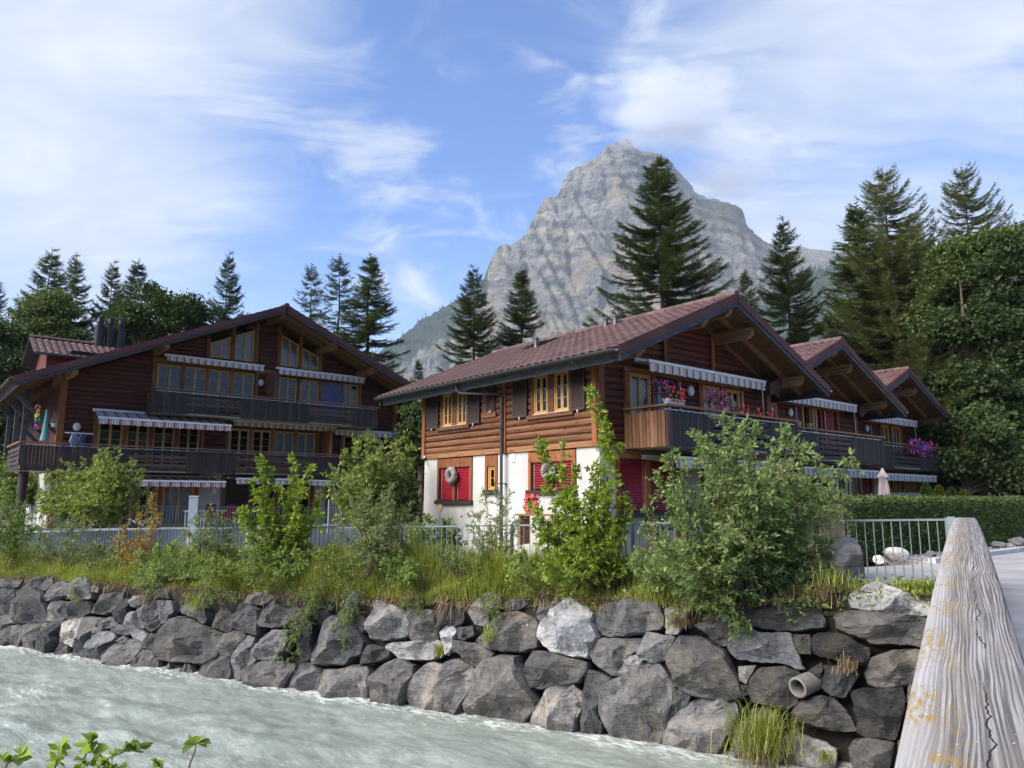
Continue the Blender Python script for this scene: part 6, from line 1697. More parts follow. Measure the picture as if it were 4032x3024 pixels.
# big willow bush on the wall
tips = [(1560, 905), (1500, 930), (1445, 985), (1420, 1035), (1400, 1110), (1425, 1180), (1400, 1240), (1470, 1270), (1540, 1300), (1600, 1345), (1650, 1355), (1700, 1340), (1740, 1300), (1780, 1240), (1800, 1170), (1840, 1000), (1825, 1080), (1770, 985), (1700, 930), (1640, 915), (1600, 960), (1530, 1010), (1480, 1080), (1660, 1020), (1720, 1050), (1760, 1120), (1620, 1080), (1560, 1130), (1500, 1160), (1690, 1160), (1730, 1200), (1640, 1220), (1570, 1230), (1690, 1280), (1480, 1210), (1590, 1010), (1680, 965), (1620, 1290), (1550, 1180), (1460, 1130), (1790, 1060), (1740, 960),
        (1600, 920), (1530, 950), (1650, 1130), (1600, 1170), (1520, 1080), (1700, 1100), (1660, 1300), (1720, 1260)]
tips = [(x, y, 1.0) for x, y in tips]
b0, st = spread_stems(1592, 1305, 13.7, tips, .16, .65)
shrub('willow_bush', 'big leafy green bush spilling over the boulder wall in front of the chalets', b0, grow(201, st, 17, .60, 40, .105, .042, .20, .1, .15, 8, .022), L_WILLOW)
# upright yellow-green shrubs with pinnate shoots
tips = [(1275, 842, .5), (1310, 905, .55), (1215, 955, .5), (1165, 948, .5), (1340, 960, .5), (1240, 1010, .6), (1290, 1000, .7), (1150, 1090, .9), (1200, 1110, 1), (1180, 1160, 1), (1250, 1090, 1.1), (1300, 1110, 1.2), (1350, 1120, 1), (1330, 1170, 1.1), (1220, 1200, 1), (1290, 1190, 1.1), (1350, 1060, .9), (1260, 1150, 1.1), (1165, 1210, .9), (1345, 1220, .9), (1230, 1060, .8), (1310, 1050, .9)]
b0, st = spread_stems(1272, 1262, 15.2, tips, .12, .45)
shrub('dogwood_shrub', 'yellow-green shrub with tall shoots before the chalet corner', b0, grow(202, st, 22, .50, 38, .115, .046, .14, .2, .3, 8, .014), L_DOG)
tips = [(566, 983, .42), (628, 983, .42), (674, 1008, .42), (548, 1040, .4), (600, 1050, .5), (650, 1040, .5), (690, 1060, .45), (520, 1100, .8), (560, 1110, .9), (600, 1120, 1), (650, 1110, .9), (690, 1120, .8), (540, 1160, .8), (600, 1170, 1), (660, 1160, .9), (585, 1010, .4), (640, 1075, .6), (575, 1075, .6)]
b0, st = spread_stems(612, 1225, 19.0, tips, .12, .4)
shrub('dogwood_shrub', 'yellow-green shrub with three upright spires before the dark chalet', b0, grow(203, st, 22, .55, 36, .13, .055, .16, .2, .3, 4, .014), L_DOG)
tips = [(745, 985), (770, 955), (800, 942), (835, 945), (870, 948), (890, 965), (885, 1010), (890, 1045), (870, 1080), (720, 1020), (712, 1055), (735, 1085), (760, 1020), (800, 1000), (840, 1000), (780, 1060), (820, 1060), (855, 1050), (790, 1100), (840, 1105), (815, 970), (750, 1055), (860, 985)]
b0, st = spread_stems(803, 1165, 24.5, [(x, y, 1.0) for x, y in tips], .15, .8)
shrub('round_shrub', 'rounded light green shrub between the two chalets', b0, grow(231, st, 11, .8, 26, .15, .075, .25, .15, .12, 4, .022), L_BUSH)
tips = [(228, 968), (205, 985), (180, 1000), (255, 990), (285, 1010), (310, 1030), (300, 1060), (150, 1005), (125, 1020), (100, 1040), (85, 1065), (95, 1090), (130, 1060), (165, 1040), (200, 1020), (240, 1030), (270, 1050), (180, 1075), (220, 1070), (255, 1085), (140, 1095), (195, 1100), (290, 1090), (215, 1000), (160, 1090)]
b0, st = spread_stems(190, 1140, 29, [(x, y, 1.0) for x, y in tips], .2, 1.0)
shrub('round_shrub', 'broad green shrub before the left end of the lower balcony', b0, grow(232, st, 9, .95, 22, .17, .085, .25, .12, .12, 4, .025), L_BUSH)
def small(label, bx, by, D, tips, lm, seed, tw=16, tl=.45, ln=26, ll=.07, lw=.022, name='bank_shrub', depth=.35, up=.2, droop=.1, t0=.2):
    b0, st = spread_stems(bx, by, D, [t if len(t) == 3 else (*t, 1.0) for t in tips], .1, depth)
    shrub(name, label, b0, grow(seed, st, tw * 1.5, tl, ln * 1.25, ll * 1.35, lw * 1.5, t0, up, droop, 4, .010), lm)
small('orange tinged shrub on the bank below the dark chalet', 300, 1250, 22.0, [(327, 1072, .5), (300, 1110, .7), (340, 1120), (270, 1140), (250, 1160), (310, 1170), (290, 1200), (345, 1160, .7), (265, 1210), (320, 1215)], L_ORANGE, 204, 15, .4, 24, .075)
small('grey-green willow shrub leaning on the fence left of the chalet', 795, 1245, 17.6, [(800, 1060), (760, 1080), (830, 1075), (850, 1100), (770, 1130), (820, 1140), (740, 1150), (860, 1150), (790, 1180), (815, 1100), (885, 1090, .7), (845, 1050, .6)], L_GREY, 205, 17, .5, 30, .07, .018)
small('thin grey-green willow before the white plaster wall', 1070, 1240, 16.8, [(1070, 1045, .6), (1045, 1060, .6), (1100, 1070, .7), (1030, 1110), (1080, 1110), (1120, 1120), (1060, 1150), (1010, 1110, .8), (1095, 1160), (1040, 1175)], L_GREY, 206, 13, .42, 28, .065, .016)
small('dark green low shrub on the bank under the orange one', 370, 1275, 20.6, [(300, 1200), (340, 1180), (380, 1170), (420, 1180), (460, 1190), (330, 1230), (400, 1220), (450, 1230), (290, 1240), (480, 1220), (360, 1250)], L_WILLOW, 207, 20, .45, 30, .065, .03)
small('pale feathery shrub left of the yellow-green spires', 480, 1220, 20.5, [(420, 1120), (450, 1100), (480, 1110), (500, 1130), (440, 1150), (400, 1150), (470, 1160), (520, 1150)], L_GREY, 208, 15, .45, 26, .07, .02)
small('small yellowish shrub at the bank by the picture edge', 20, 1230, 24, [(15, 1040, .6), (40, 1080), (5, 1100), (60, 1110), (30, 1140), (70, 1150), (10, 1160)], L_LIGHT, 209, 14, .5, 24, .085, .03)
small('wispy shrub before the left stretch of fence', 130, 1245, 23.4, [(90, 1120), (120, 1110), (150, 1125), (180, 1140), (100, 1160), (140, 1165), (200, 1170), (70, 1180)], L_GREY, 210, 11, .5, 22, .08, .02)
small('low green shrub behind the fence below the white wall', 930, 1225, 18.8, [(900, 1130), (930, 1120), (960, 1130), (890, 1160), (940, 1165), (985, 1150), (915, 1190), (970, 1190), (1000, 1170), (870, 1180)], L_LIGHT, 211, 20, .45, 28, .07, .035)
small('dark shrub at the foot of the steps between the chalets', 880, 1130, 24, [(860, 1040), (885, 1020), (900, 1050), (870, 1080), (895, 1090), (850, 1085)], L_MAPLE, 212, 20, .5, 28, .09, .05)
small('leafy shrub just left of the big bush on the bank', 1400, 1265, 14.2, [(1390, 1190), (1420, 1200), (1370, 1210), (1440, 1220), (1400, 1230)], L_WILLOW, 213, 20, .35, 30, .06, .028)
small('bright low shrub under the three spires', 560, 1260, 18.4, [(520, 1190), (560, 1180), (600, 1195), (640, 1190), (540, 1220), (610, 1225), (660, 1215)], L_LIGHT, 214, 18, .4, 28, .06, .028)
small('sprawling pale bramble on the bank left of the three spires', 470, 1255, 19.2, [(430, 1215), (460, 1200), (500, 1210), (520, 1225), (445, 1235), (480, 1230)], L_BUSH, 221, 20, .4, 26, .06, .03)
small('pale weedy shrub right of the three spires on the bank', 720, 1250, 18.0, [(690, 1190), (720, 1180), (750, 1195), (770, 1210), (700, 1220), (740, 1225)], L_BUSH, 222, 18, .4, 26, .06, .028)
small('low bramble under the grey-green willow', 860, 1255, 17.2, [(830, 1215), (860, 1200), (890, 1210), (910, 1225), (850, 1235), (880, 1240)], L_LIGHT, 223, 20, .38, 26, .06, .03)
small('weedy shrub on the bank before the white wall', 990, 1250, 16.6, [(950, 1200), (985, 1190), (1020, 1200), (1045, 1215), (970, 1225), (1010, 1228)], L_GREY, 224, 18, .38, 28, .06, .024)
small('leafy weed clump left of the tall yellow-green shrub', 1130, 1260, 15.6, [(1095, 1210), (1125, 1195), (1150, 1215), (1110, 1235), (1145, 1240)], L_BUSH, 225, 20, .36, 28, .06, .03)
small('feathery pale shrub at the far left of the bank', 220, 1255, 22.4, [(180, 1190), (210, 1175), (240, 1190), (190, 1220), (230, 1225), (255, 1210)], L_GREY, 226, 16, .42, 26, .07, .026)
# trailing creepers over the stones
def trail(label, bx, by, tips, seed, lm=L_LIGHT, ll=.05):
    st = []; b0 = wall_pt(bx, by) + np.array([0, -.15, .12])
    for (tx, ty) in tips: st.append((b0 + rs.normal(size=3) * .12, wall_pt(tx, ty) + np.array([-N2[0], -N2[1], 0]) * (.28 + .1 * rs.random()), .8))
    shrub('creeper', label, b0, grow(seed, st, 26, .26, 40, ll, ll * .5, .05, .1, .3, 4, .006), lm, group='creepers hanging over the boulders', cat='creeper')
trail('long creeper with tiny white blossoms trailing to the lower boulders', 700, 1268, [(625, 1420), (640, 1400), (655, 1370), (670, 1340), (690, 1310), (640, 1425), (650, 1300), (615, 1410)], 301)
trail('creeper hanging beside the pale wedge stone', 765, 1275, [(760, 1390), (740, 1360), (770, 1350), (780, 1320), (750, 1330), (765, 1400), (735, 1310)], 302)
trail('small creeper on the stone with white lichen', 1085, 1285, [(1070, 1330), (1085, 1350), (1075, 1370), (1060, 1310)], 303)
trail('creeper tuft over the brown block stone', 900, 1290, [(885, 1310), (920, 1320), (930, 1330), (880, 1300)], 304)
trail('creeper drooping over the dark stones at the bank bend', 450, 1265, [(470, 1290), (500, 1300), (430, 1290), (460, 1310), (540, 1290)], 305)
trail('leafy tuft on the pale grey stones far along the wall', 175, 1258, [(180, 1285), (190, 1300), (170, 1290)], 306)

# ---------------- grass
def blades(P, H, lean, rs, wd=.008):
    n = len(P); az = rs.random(n) * 6.283; d = np.stack([np.cos(az), np.sin(az), np.zeros(n)], 1); sd = np.stack([-np.sin(az), np.cos(az), np.zeros(n)], 1)
    H = H[:, None]; lean = lean[:, None]; w_ = wd * (.7 + .6 * rs.random((n, 1)))
    m = P + np.array([0, 0, .6]) * H + d * lean * H * .35; t = P + np.array([0, 0, 1.0]) * H * (1 - .35 * lean) + d * lean * H
    v = np.stack([P - sd * w_, P + sd * w_, m + sd * w_ * .8, m - sd * w_ * .8, t], 1).reshape(-1, 3); b = np.arange(n)[:, None] * 5
    f = np.concatenate([b + np.array([q]) for q in ([0, 1, 2], [0, 2, 3], [3, 2, 4])]); return v, f, np.repeat(rs.random(n), 5)
rs = np.random.default_rng(55); N = 78000
a_ = -0.9 + 28.5 * rs.random(N); n_ = 13.97 + 2.2 * rs.random(N) ** 1.2
keep = np.array([noise.noise((a * .8, n * 1.2, 0)) > -.35 or rs.random() < .4 for a, n in zip(a_, n_)]) & ~((a_ < 1.2) & (n_ > 14.95)) & ~((a_ < 2.4) & (n_ < 14.2)); a_, n_ = a_[keep], n_[keep]
P = np.array([an(a, n, ground_z(a, n) - .02) for a, n in zip(a_, n_)])
hh = np.array([.22 + .95 * max(0, noise.noise((a * .7, n * .9, 3)) + .32) for a in [0] for a, n in zip(a_, n_)]) * (.6 + .7 * rs.random(len(P))) * np.where(a_ < 2.0, .42, np.where(n_ < 14.3, .7, 1.0)) * np.clip(1.0 - .012 * np.abs(a_ - 10), .7, 1)
v, f, r = blades(P, hh, .15 + .75 * rs.random(len(P)), rs)
add('grass', mk('grass', v, f, L_GRASS, False, attrs={'rnd': r}), kind='stuff', label='long meadow grass on the river bank', category='grass')
N = 26000; a_ = -.6 + 28 * rs.random(N); n_ = 14.0 + 1.8 * rs.random(N)
keep = np.array([noise.noise((a * .9, n * .9, 7)) > .02 for a, n in zip(a_, n_)]) & ~((a_ < 1.4) & (n_ > 14.9)); a_, n_ = a_[keep], n_[keep]
hgt_ = np.array([.12 + .6 * max(0, noise.noise((a * .9, n * .9, 7))) for a, n in zip(a_, n_)])
P = np.array([an(a, n, ground_z(a, n) + h * q) for a, n, h, q in zip(a_, n_, hgt_, rs.random(len(a_)) ** .6)]); n = len(P)
v, f, r = leaf_geo(P, rs.normal(size=(n, 3)) + np.array([-N2[0] * .5, -N2[1] * .5, .35]), .05 + .07 * rs.random(n), .03 + .03 * rs.random(n), rs)
add('weeds', mk('weeds', v, f, L_BUSH, False, attrs={'rnd': r}), kind='stuff', label='low leafy weeds among the bank grass', category='weeds')
N = 1500; a_ = 1.2 + 26 * rs.random(N); n_ = 14.0 + 1.7 * rs.random(N); P = np.array([an(a, n, ground_z(a, n)) for a, n in zip(a_, n_)])
v, f, r = blades(P, .55 + .55 * rs.random(N), .1 + .6 * rs.random(N), rs, .004)
add('grass_stalks', mk('grass_stalks', v, f, L_DRY, False, attrs={'rnd': r}), kind='stuff', label='tall bleached grass stalks on the bank', category='grass')
# bleached fringe hanging over the wall's edge
N = 5200; a_ = 1.6 + 25.3 * rs.random(N); a_ = a_[np.array([noise.noise((a * 1.1, 4, 0)) > -.3 for a in a_])]; nn_ = 13.94 + .25 * rs.random(len(a_))
P = np.array([an(a, n, ground_z(a, max(n, 14.1)) + .02) for a, n in zip(a_, nn_)]); n = len(P)
dirs = unit(np.array([-N2[0], -N2[1], 0]) * .6 + rs.normal(size=(n, 3)) * .9 + np.array([0, 0, .1])); Ld = (.08 + .30 * rs.random(n)) * np.array([.4 + 1.1 * max(0, .5 + noise.noise((a * 1.7, 9, 0))) for a in a_])
tip = P + dirs * Ld[:, None] + np.array([0, 0, -.35]) * Ld[:, None]; md = P + dirs * Ld[:, None] * .5 + np.array([0, 0, .12]) * Ld[:, None]; sd = unit(np.cross(dirs, np.array([0, 0, 1.]))) * .008
v = np.stack([P - sd, P + sd, md + sd, md - sd, tip], 1).reshape(-1, 3); b = np.arange(n)[:, None] * 5; f = np.concatenate([b + np.array([q]) for q in ([0, 1, 2], [0, 2, 3], [3, 2, 4])])
add('dry_grass', mk('dry_grass', v, f, L_DRY, False, attrs={'rnd': np.repeat(rs.random(n), 5)}), kind='stuff', label='bleached dry grass fringe along the wall top', category='grass')
def tuft(label, dx, dy, n, h, seed, lm=L_GRASS, spread=.18, push=.3, wd=.007):
    rs2 = np.random.default_rng(seed); c = wall_pt(dx, dy) + np.array([-N2[0], -N2[1], 0]) * push
    P = c + rs2.normal(size=(n, 3)) * np.array([spread, spread * .6, spread * .45]); v, f, r = blades(P, h * (.5 + .7 * rs2.random(n)), .3 + .8 * rs2.random(n), rs2, wd)
    o = add('grass_tuft', mk('grass_tuft', v - c, f, lm, False, attrs={'rnd': r}), Matrix.Translation(tuple(c)), label=label, category='grass tuft', group='grass tufts growing out of the wall'); return o
tuft('large yellow-green grass tuft growing low on the wall near the pipe', 1655, 1600, 420, .70, 1, L_GRASS, .26, .42)
tuft('dry straw skirt of the large tuft at the waterline', 1650, 1625, 160, .30, 2, L_DRY, .22, .45)
tuft('grass tuft sprouting beside the greenish white stone', 965, 1410, 60, .30, 3, L_GRASS, .06, .3)
tuft('thin upright grass tuft below the lichen spotted stone', 1068, 1380, 40, .42, 4, L_GRASS, .05, .3)
tuft('straw tuft on the edge left of the tall leaning stone', 1470, 1345, 120, .24, 5, L_DRY, .12, .22)
tuft('grass tuft on the ledge right of the pipe', 1830, 1440, 70, .24, 6, L_DRY, .1, .3)
tuft('small green tuft near the water under the bridge rail', 1790, 1632, 50, .22, 7, L_GRASS, .06, .3)
tuft('long grass tuft over the dark stones under the low shrub', 440, 1310, 90, .4, 8, L_GRASS, .12, .25)
tuft('straw tuft on the earth under the big bush', 1775, 1290, 140, .26, 10, L_DRY, .16, .15)
tuft('green tuft on the earth beside the pale top stone', 1800, 1262, 140, .30, 11, L_GRASS, .15, .1)
tuft('straw tuft on the big dark slab stone', 330, 1300, 50, .3, 9, L_DRY, .1, .25)

# ---------------- clipped hedge
def hedge(label, M, x0, x1, y0, y1, z0, z1, lm, seed, n, name='hedge'):
    rs2 = np.random.default_rng(seed); t = empty(name, M @ T((x0 + x1) / 2, y0, z0), label, 'hedge')
    add('stems', MB().box(x0 + .1, x1 - .1, y0 + .12, y1 - .1, z0, z1 - .12).me('stems', M_SOIL), M, t)
    P = []
    k = n
    fx = x0 + (x1 - x0) * rs2.random(k); q = rs2.random(k); top = q < .28
    y = np.where(top, y0 + (y1 - y0) * rs2.random(k), y0 + .07 * rs2.normal(size=k) * .6 + .03); z = np.where(top, z1 + .035 * rs2.normal(size=k), z0 + (z1 - z0) * rs2.random(k))
    bul = np.array([.06 * noise.noise((a * 1.3, b * 1.6, seed)) for a, b in zip(fx, z)])
    P = np.stack([fx, y - bul, z + bul * .5], 1); D = rs2.normal(size=(k, 3)) + np.array([0, -.7, .35])
    v, f, r = leaf_geo(P, D, .05 + .035 * rs2.random(k), .028 + .02 * rs2.random(k), rs2, .2)
    add('foliage', mk('foliage', v, f, lm, False, attrs={'rnd': r}), M, t)
hedge('long clipped dark green hedge beside the road', FB, 2.2, 24, -5.65, -4.8, -1.45, .03, L_HEDGE, 61, 60000)
hedge('small trimmed hedge on the terrace between the chalets', FB, 3.0, 5.6, 20.6, 21.2, -1.3, .25, L_HEDGE, 62, 5000, 'low_hedge')
for i, (dx, lab) in enumerate(((2003, 'first small conical evergreen behind the hedge'), (2030, 'second small conical evergreen behind the hedge'), (2058, 'third small conical evergreen behind the hedge'), (2083, 'outermost small conical evergreen behind the hedge'))):
    b = at_d(dx, 1085, 31); rs2 = np.random.default_rng(70 + i); k = 2600; zz_ = rs2.random(k) ** 1.3; th = rs2.random(k) * 6.283; rr_ = .55 * (1 - zz_) ** .6 * (.75 + .25 * rs2.random(k)); top = at_d(dx, 1046 + 5 * i, 31)[2]; hgt = top + 1.4
    P = np.stack([rr_ * np.cos(th), rr_ * np.sin(th), zz_ * hgt], 1); v, f, r = leaf_geo(P, np.stack([np.cos(th) * .5, np.sin(th) * .5, np.ones(k)], 1) + rs2.normal(size=(k, 3)) * .3, .12, .05, rs2)
    M = Matrix.Translation((b[0], b[1], -1.4)); t = empty('conical_shrub', M, lab, 'shrub', 'conical evergreens behind the hedge'); add('stem', MB().tube([(0, 0, 0), (0, 0, hgt * .8)], [.05, .02], 6).me('stem', M_BARK), M, t)
    add('foliage', mk('foliage', v, f, L_HEDGE if i % 2 == 0 else leafmat('thuja_leaves', (.06, .09, .012), (.17, .21, .03)), False, attrs={'rnd': r}), M, t)

# ---------------- leafy sprigs close to the camera
def sprig(label, pts, D, seed, leaves_, lm=L_NEAR):
    rs2 = np.random.default_rng(seed); path = [at_d(x, y, D + .05 * i) for i, (x, y) in enumerate(pts)]; tub = MB().tube([tuple(q) for q in path], [.004 - .0006 * i for i in range(len(path))], 6, False)
    P, Dv, L = [], [], []
    for (x, y, ex, ey, l_) in leaves_:
        a = at_d(x, y, D + .03); e = at_d(ex, ey, D + rs2.uniform(-.05, .05)); P.append(a); Dv.append(e - a); L.append(np.linalg.norm(e - a))
    P, Dv, L = np.array(P), np.array(Dv), np.array(L); n = len(P)
    v, f, r = leaf_geo(P, Dv, L, L * .40, rs2, .22, 8); shrub('leafy_sprig', label, path[0], (tub, v, f, r), lm, group='leafy sprigs rising at the lower left', cat='sprig')
def auto_leaves(nodes, ln, rs2, k=6):
    k = k + 1; ln = ln * .85
    out = []
    for (x, y) in nodes:
        for j in range(k):
            a = -math.pi / 2 + (j - (k - 1) / 2) * .62 + rs2.normal() * .3; l_ = ln * (.6 + .6 * rs2.random()); out.append((x, y, x + l_ * math.cos(a), y + l_ * math.sin(a) * .8, 0))
    return out
r2 = np.random.default_rng(9)
sprig('leafy sprig with a fan of leaves before the river, tallest at lower left', [(150, 1700), (170, 1660), (190, 1622), (193, 1600)], 2.3, 1, auto_leaves([(193, 1604), (200, 1625)], 36, r2) + auto_leaves([(185, 1650), (175, 1665)], 30, r2, 5))
sprig('leafy sprig arching right before the river', [(190, 1680), (230, 1640), (270, 1622), (300, 1617)], 2.4, 2, auto_leaves([(300, 1617), (280, 1622)], 42, r2, 5) + auto_leaves([(245, 1632), (220, 1650)], 24, r2, 4))
sprig('lone thin sprig with a leaf tuft standing apart on the right', [(402, 1690), (410, 1650), (420, 1625), (424, 1606)], 2.3, 3, auto_leaves([(424, 1606)], 40, r2, 6))
sprig('leafy sprig between the tallest sprig and the corner', [(105, 1700), (118, 1660), (126, 1630), (128, 1612)], 2.5, 4, auto_leaves([(127, 1620), (120, 1645)], 32, r2, 6))
sprig('low leafy sprig in the corner of the picture', [(0, 1690), (15, 1650), (40, 1634), (50, 1630)], 2.4, 5, auto_leaves([(45, 1632), (25, 1643), (2, 1640)], 30, r2, 5))
sprig('short leaf tips peeping up at the lower edge', [(330, 1700), (345, 1665), (352, 1650)], 2.3, 6, auto_leaves([(345, 1658)], 30, r2, 5))
sprig('small leaf tips low beside the arching sprig', [(255, 1700), (250, 1670), (245, 1656)], 2.3, 7, auto_leaves([(247, 1660), (230, 1668)], 30, r2, 5))
# ================================================================== SMALL THINGS
def blossoms(n, box, size, rs2, seed=0):
    """little five-petal discs scattered in a box"""
    x0, x1, y0, y1, z0, z1 = box; P = np.stack([x0 + (x1 - x0) * rs2.random(n), y0 + (y1 - y0) * rs2.random(n), z0 + (z1 - z0) * rs2.random(n)], 1); v, f = [], []
    for p in P:
        nrm = unit(np.array([rs2.normal() * .5, -1, .4 + rs2.normal() * .4])); u_ = unit(np.cross(nrm, [0, 0, 1.])); w_ = np.cross(u_, nrm); b = len(v); s_ = size * (.7 + .6 * rs2.random()); v.append(p + nrm * s_ * -.2)
        for j in range(10):
            a = 6.283 * j / 10; rr_ = s_ * (1.0 if j % 2 == 0 else .7); v.append(p + (u_ * math.cos(a) + w_ * math.sin(a)) * rr_)
        f += [[b, b + 1 + j, b + 1 + (j + 1) % 10] for j in range(10)]
    return np.array(v), np.array(f)
def greens(n, box, ll, rs2, droop=-.3):
    x0, x1, y0, y1, z0, z1 = box; P = np.stack([x0 + (x1 - x0) * rs2.random(n), y0 + (y1 - y0) * rs2.random(n), z0 + (z1 - z0) * rs2.random(n)], 1)
    return leaf_geo(P, rs2.normal(size=(n, 3)) + np.array([0, -.4, droop]), ll, ll * .6, rs2)
def flower_box(label, M, x0, x1, y, z, petals, h=.3, nf=40, box_mat=M_WHITE, size=.045, hang=.1, ng=260, name='flower_box'):
    rs2 = np.random.default_rng(int(abs(x0 * 100 + z * 10)) + 3)
    t = empty(name, M @ T((x0 + x1) / 2, y, z), label, 'flower box')
    if box_mat: add('planter', MB().hexa([(x0 + .02, y - .06, z), (x1 - .02, y - .06, z), (x1 - .02, y + .08, z), (x0 + .02, y + .08, z), (x0, y - .08, z + .16), (x1, y - .08, z + .16), (x1, y + .1, z + .16), (x0, y + .1, z + .16)]).me('planter', box_mat), M, t)
    v, f, r = greens(ng, (x0, x1, y - .12, y + .1, z + .16 - hang, z + .16 + h * .8), .07, rs2); add('leaves', mk('leaves', v, f, L_MAPLE, False, attrs={'rnd': r}), M, t)
    for i, pm in enumerate(petals):
        v, f = blossoms(nf // len(petals), (x0 - .02, x1 + .02, y - .17, y + .02, z + .10 - hang, z + .16 + h), size, rs2); add('blossoms', mk('blossoms', v, f, pm), M, t)
YB = -1.5
flower_box('hanging basket of pink petunias at the left balcony window', FB, 1.15, 2.25, -.95, 2.72, [M_PINK], .42, 60, None, .05, .0, 240)
flower_box('white planter with red geraniums on the balcony corner', FB, 1.22, 1.98, -1.35, 2.585, [M_REDFL], .34, 34, M_WHITE, .05)
flower_box('basket of pink petunias beside the oval wall lamp', FB, 3.2, 4.35, -1.2, 2.66, [M_PINK], .36, 60, None, .05, .05, 260)
flower_box('row of red geraniums behind the balcony rail', FB, 4.25, 6.6, -1.3, 2.38, [M_REDFL], .34, 50, M_DARKSILL, .05)
flower_box('big spray of purple and pink petunias on the last balcony', M3_, 3.6, 6.2, -1.62, 2.25, [M_PURPLE, M_PINK, M_PINK, M_PURPLE], .40, 170, M_DARKSILL, .06, .30, 320)
for x, lab in ((1.15, 'small yellow pot on the rail of the second chalet, at its corner'), (1.9, 'second small yellow pot along the second chalet rail')):
    add('flower_pot', MB().lathe([(.07, 0), (.12, .14), (.13, .17), (.11, .165), (.1, .15)], 14).me('flower_pot', plain('yellow_glaze', (.42, .36, .17), .4), True, 40), M2_ @ T(x, -1.45, 2.575), label=lab, category='pot')
flower_box('white daisies in a brown trough on the terrace', FB, -6.9, -5.7, 20.6, -1.2, [M_WHITEFL], .3, 60, plain('brown_trough', (.13, .06, .035), .7), .05)
# wreaths, carved tulips on rods, pots along the white wall (side-wall frame: X = 8.62 - y)
MSB = FB @ Matrix(((0, 1, 0, 0), (-1, 0, 0, 8.62), (0, 0, 1, 0), (0, 0, 0, 1)))
def torus(R0, r0, ku=28, kv=10, rough=.25, seed=0):
    v, f = [], []
    for i in range(ku):
        for j in range(kv):
            a, b = 6.283 * i / ku, 6.283 * j / kv; rr_ = r0 * (1 + rough * noise.noise((i * .9 + seed, j * 1.3, 0))); v.append(((R0 + rr_ * math.cos(b)) * math.cos(a), rr_ * math.sin(b), (R0 + rr_ * math.cos(b)) * math.sin(a)))
    for i in range(ku):
        for j in range(kv): f.append([i * kv + j, ((i + 1) % ku) * kv + j, ((i + 1) % ku) * kv + (j + 1) % kv, i * kv + (j + 1) % kv])
    return v, f
for X, z, lab in ((1.83, 1.02, 'grey twig wreath hanging between the closed red blinds'), (6.71, 1.02, 'grey twig wreath hanging between the half-open red blinds')):
    v, f = torus(.19, .10, 40, 12, .5, X); add('wreath', mk('wreath', v, f, M_WREATH, False), MSB @ T(X, -.13, z - .18), label=lab, category='wreath')
tul = [(-.05, 0), (.055, .03), (.085, .10), (.075, .16), (.10, .24), (.05, .20), (.0, .26)]
for X, z, lab in ((1.75, -.32, 'carved pale wooden tulip on a rod below the first red blinds'), (6.15, -.30, 'carved pale wooden tulip on a rod left of the geranium pot')):
    t = empty('garden_ornament', MSB @ T(X, -.5, -1.2), lab, 'ornament')
    add('tulip', MB().prism([(-.10, 0, .10), (-.06, 0, .0), (.06, 0, 0), (.10, 0, .10), (.13, 0, .22), (.05, 0, .18), (0, 0, .25), (-.05, 0, .18), (-.13, 0, .22)], (0, .05, 0)).me('tulip', M_PALEWOOD), MSB @ T(X, -.52, z - .05), t)
    add('rod', MB().tube([(X, -.5, -1.25), (X, -.5, z)], .009, 6).me('rod', M_METAL), MSB, t)
heart = at_d(1472, 1062, 17.5); M_h = Matrix.Translation(tuple(heart)) @ R(.5, 'Z')
add('wooden_heart', MB().prism([(0, 0, -.2), (.12, 0, -.06), (.17, 0, .08), (.14, 0, .15), (.07, 0, .16), (0, 0, .09), (-.07, 0, .16), (-.14, 0, .15), (-.17, 0, .08), (-.12, 0, -.06)], (0, .03, 0)).me('wooden_heart', plain('grey_driftwood', (.34, .27, .20), .8)), M_h, label='pale wooden heart hanging behind the bush left edge', category='ornament')
# bench with geranium pot by the white wall
bn = empty('garden_bench', MSB @ T(7.2, -1.0, -1.2), 'weathered wooden bench before the white wall carrying geranium pots', 'bench')
add('seat', MB().box(6.5, 8.1, -1.2, -.8, -.42, -.37).me('seat', M_RAIL), MSB, bn)
for x in (6.6, 7.9): add('leg', MB().box(x, x + .08, -1.18, -.82, -1.2, -.421).me('leg', M_RAIL), MSB, bn)
flower_box('red geranium pot standing on the bench by the white wall', MSB, 6.75, 7.25, -1.0, -.365, [M_REDFL], .34, 46, plain('terracotta', (.25, .12, .07), .8), .06, .0, 200)
for i, (x, lab) in enumerate(((1.2, 'wicker planter with lavender under the ground floor sill'), (1.75, 'second wicker planter with lavender by the sill'), (2.3, 'third wicker planter, nearest the big bush'))):
    flower_box(lab, FB, x, x + .45, -.75, -.75, [M_WHITEFL], .22, 8, plain('wicker', (.25, .2, .15), .9, var=.5, scale=60), .03, 0, 160)
pb = empty('plant_table', FB @ T(2, -.75, -1.2), 'dark low plant table under the ground floor sill', 'table'); add('top', MB().box(1.1, 2.9, -1.0, -.5, -.80, -.755).me('top', M_DARKSILL), FB, pb)
for x in (1.15, 2.8): add('leg', MB().box(x, x + .05, -.95, -.55, -1.3, -.801).me('leg', M_DARKSILL), FB, pb)
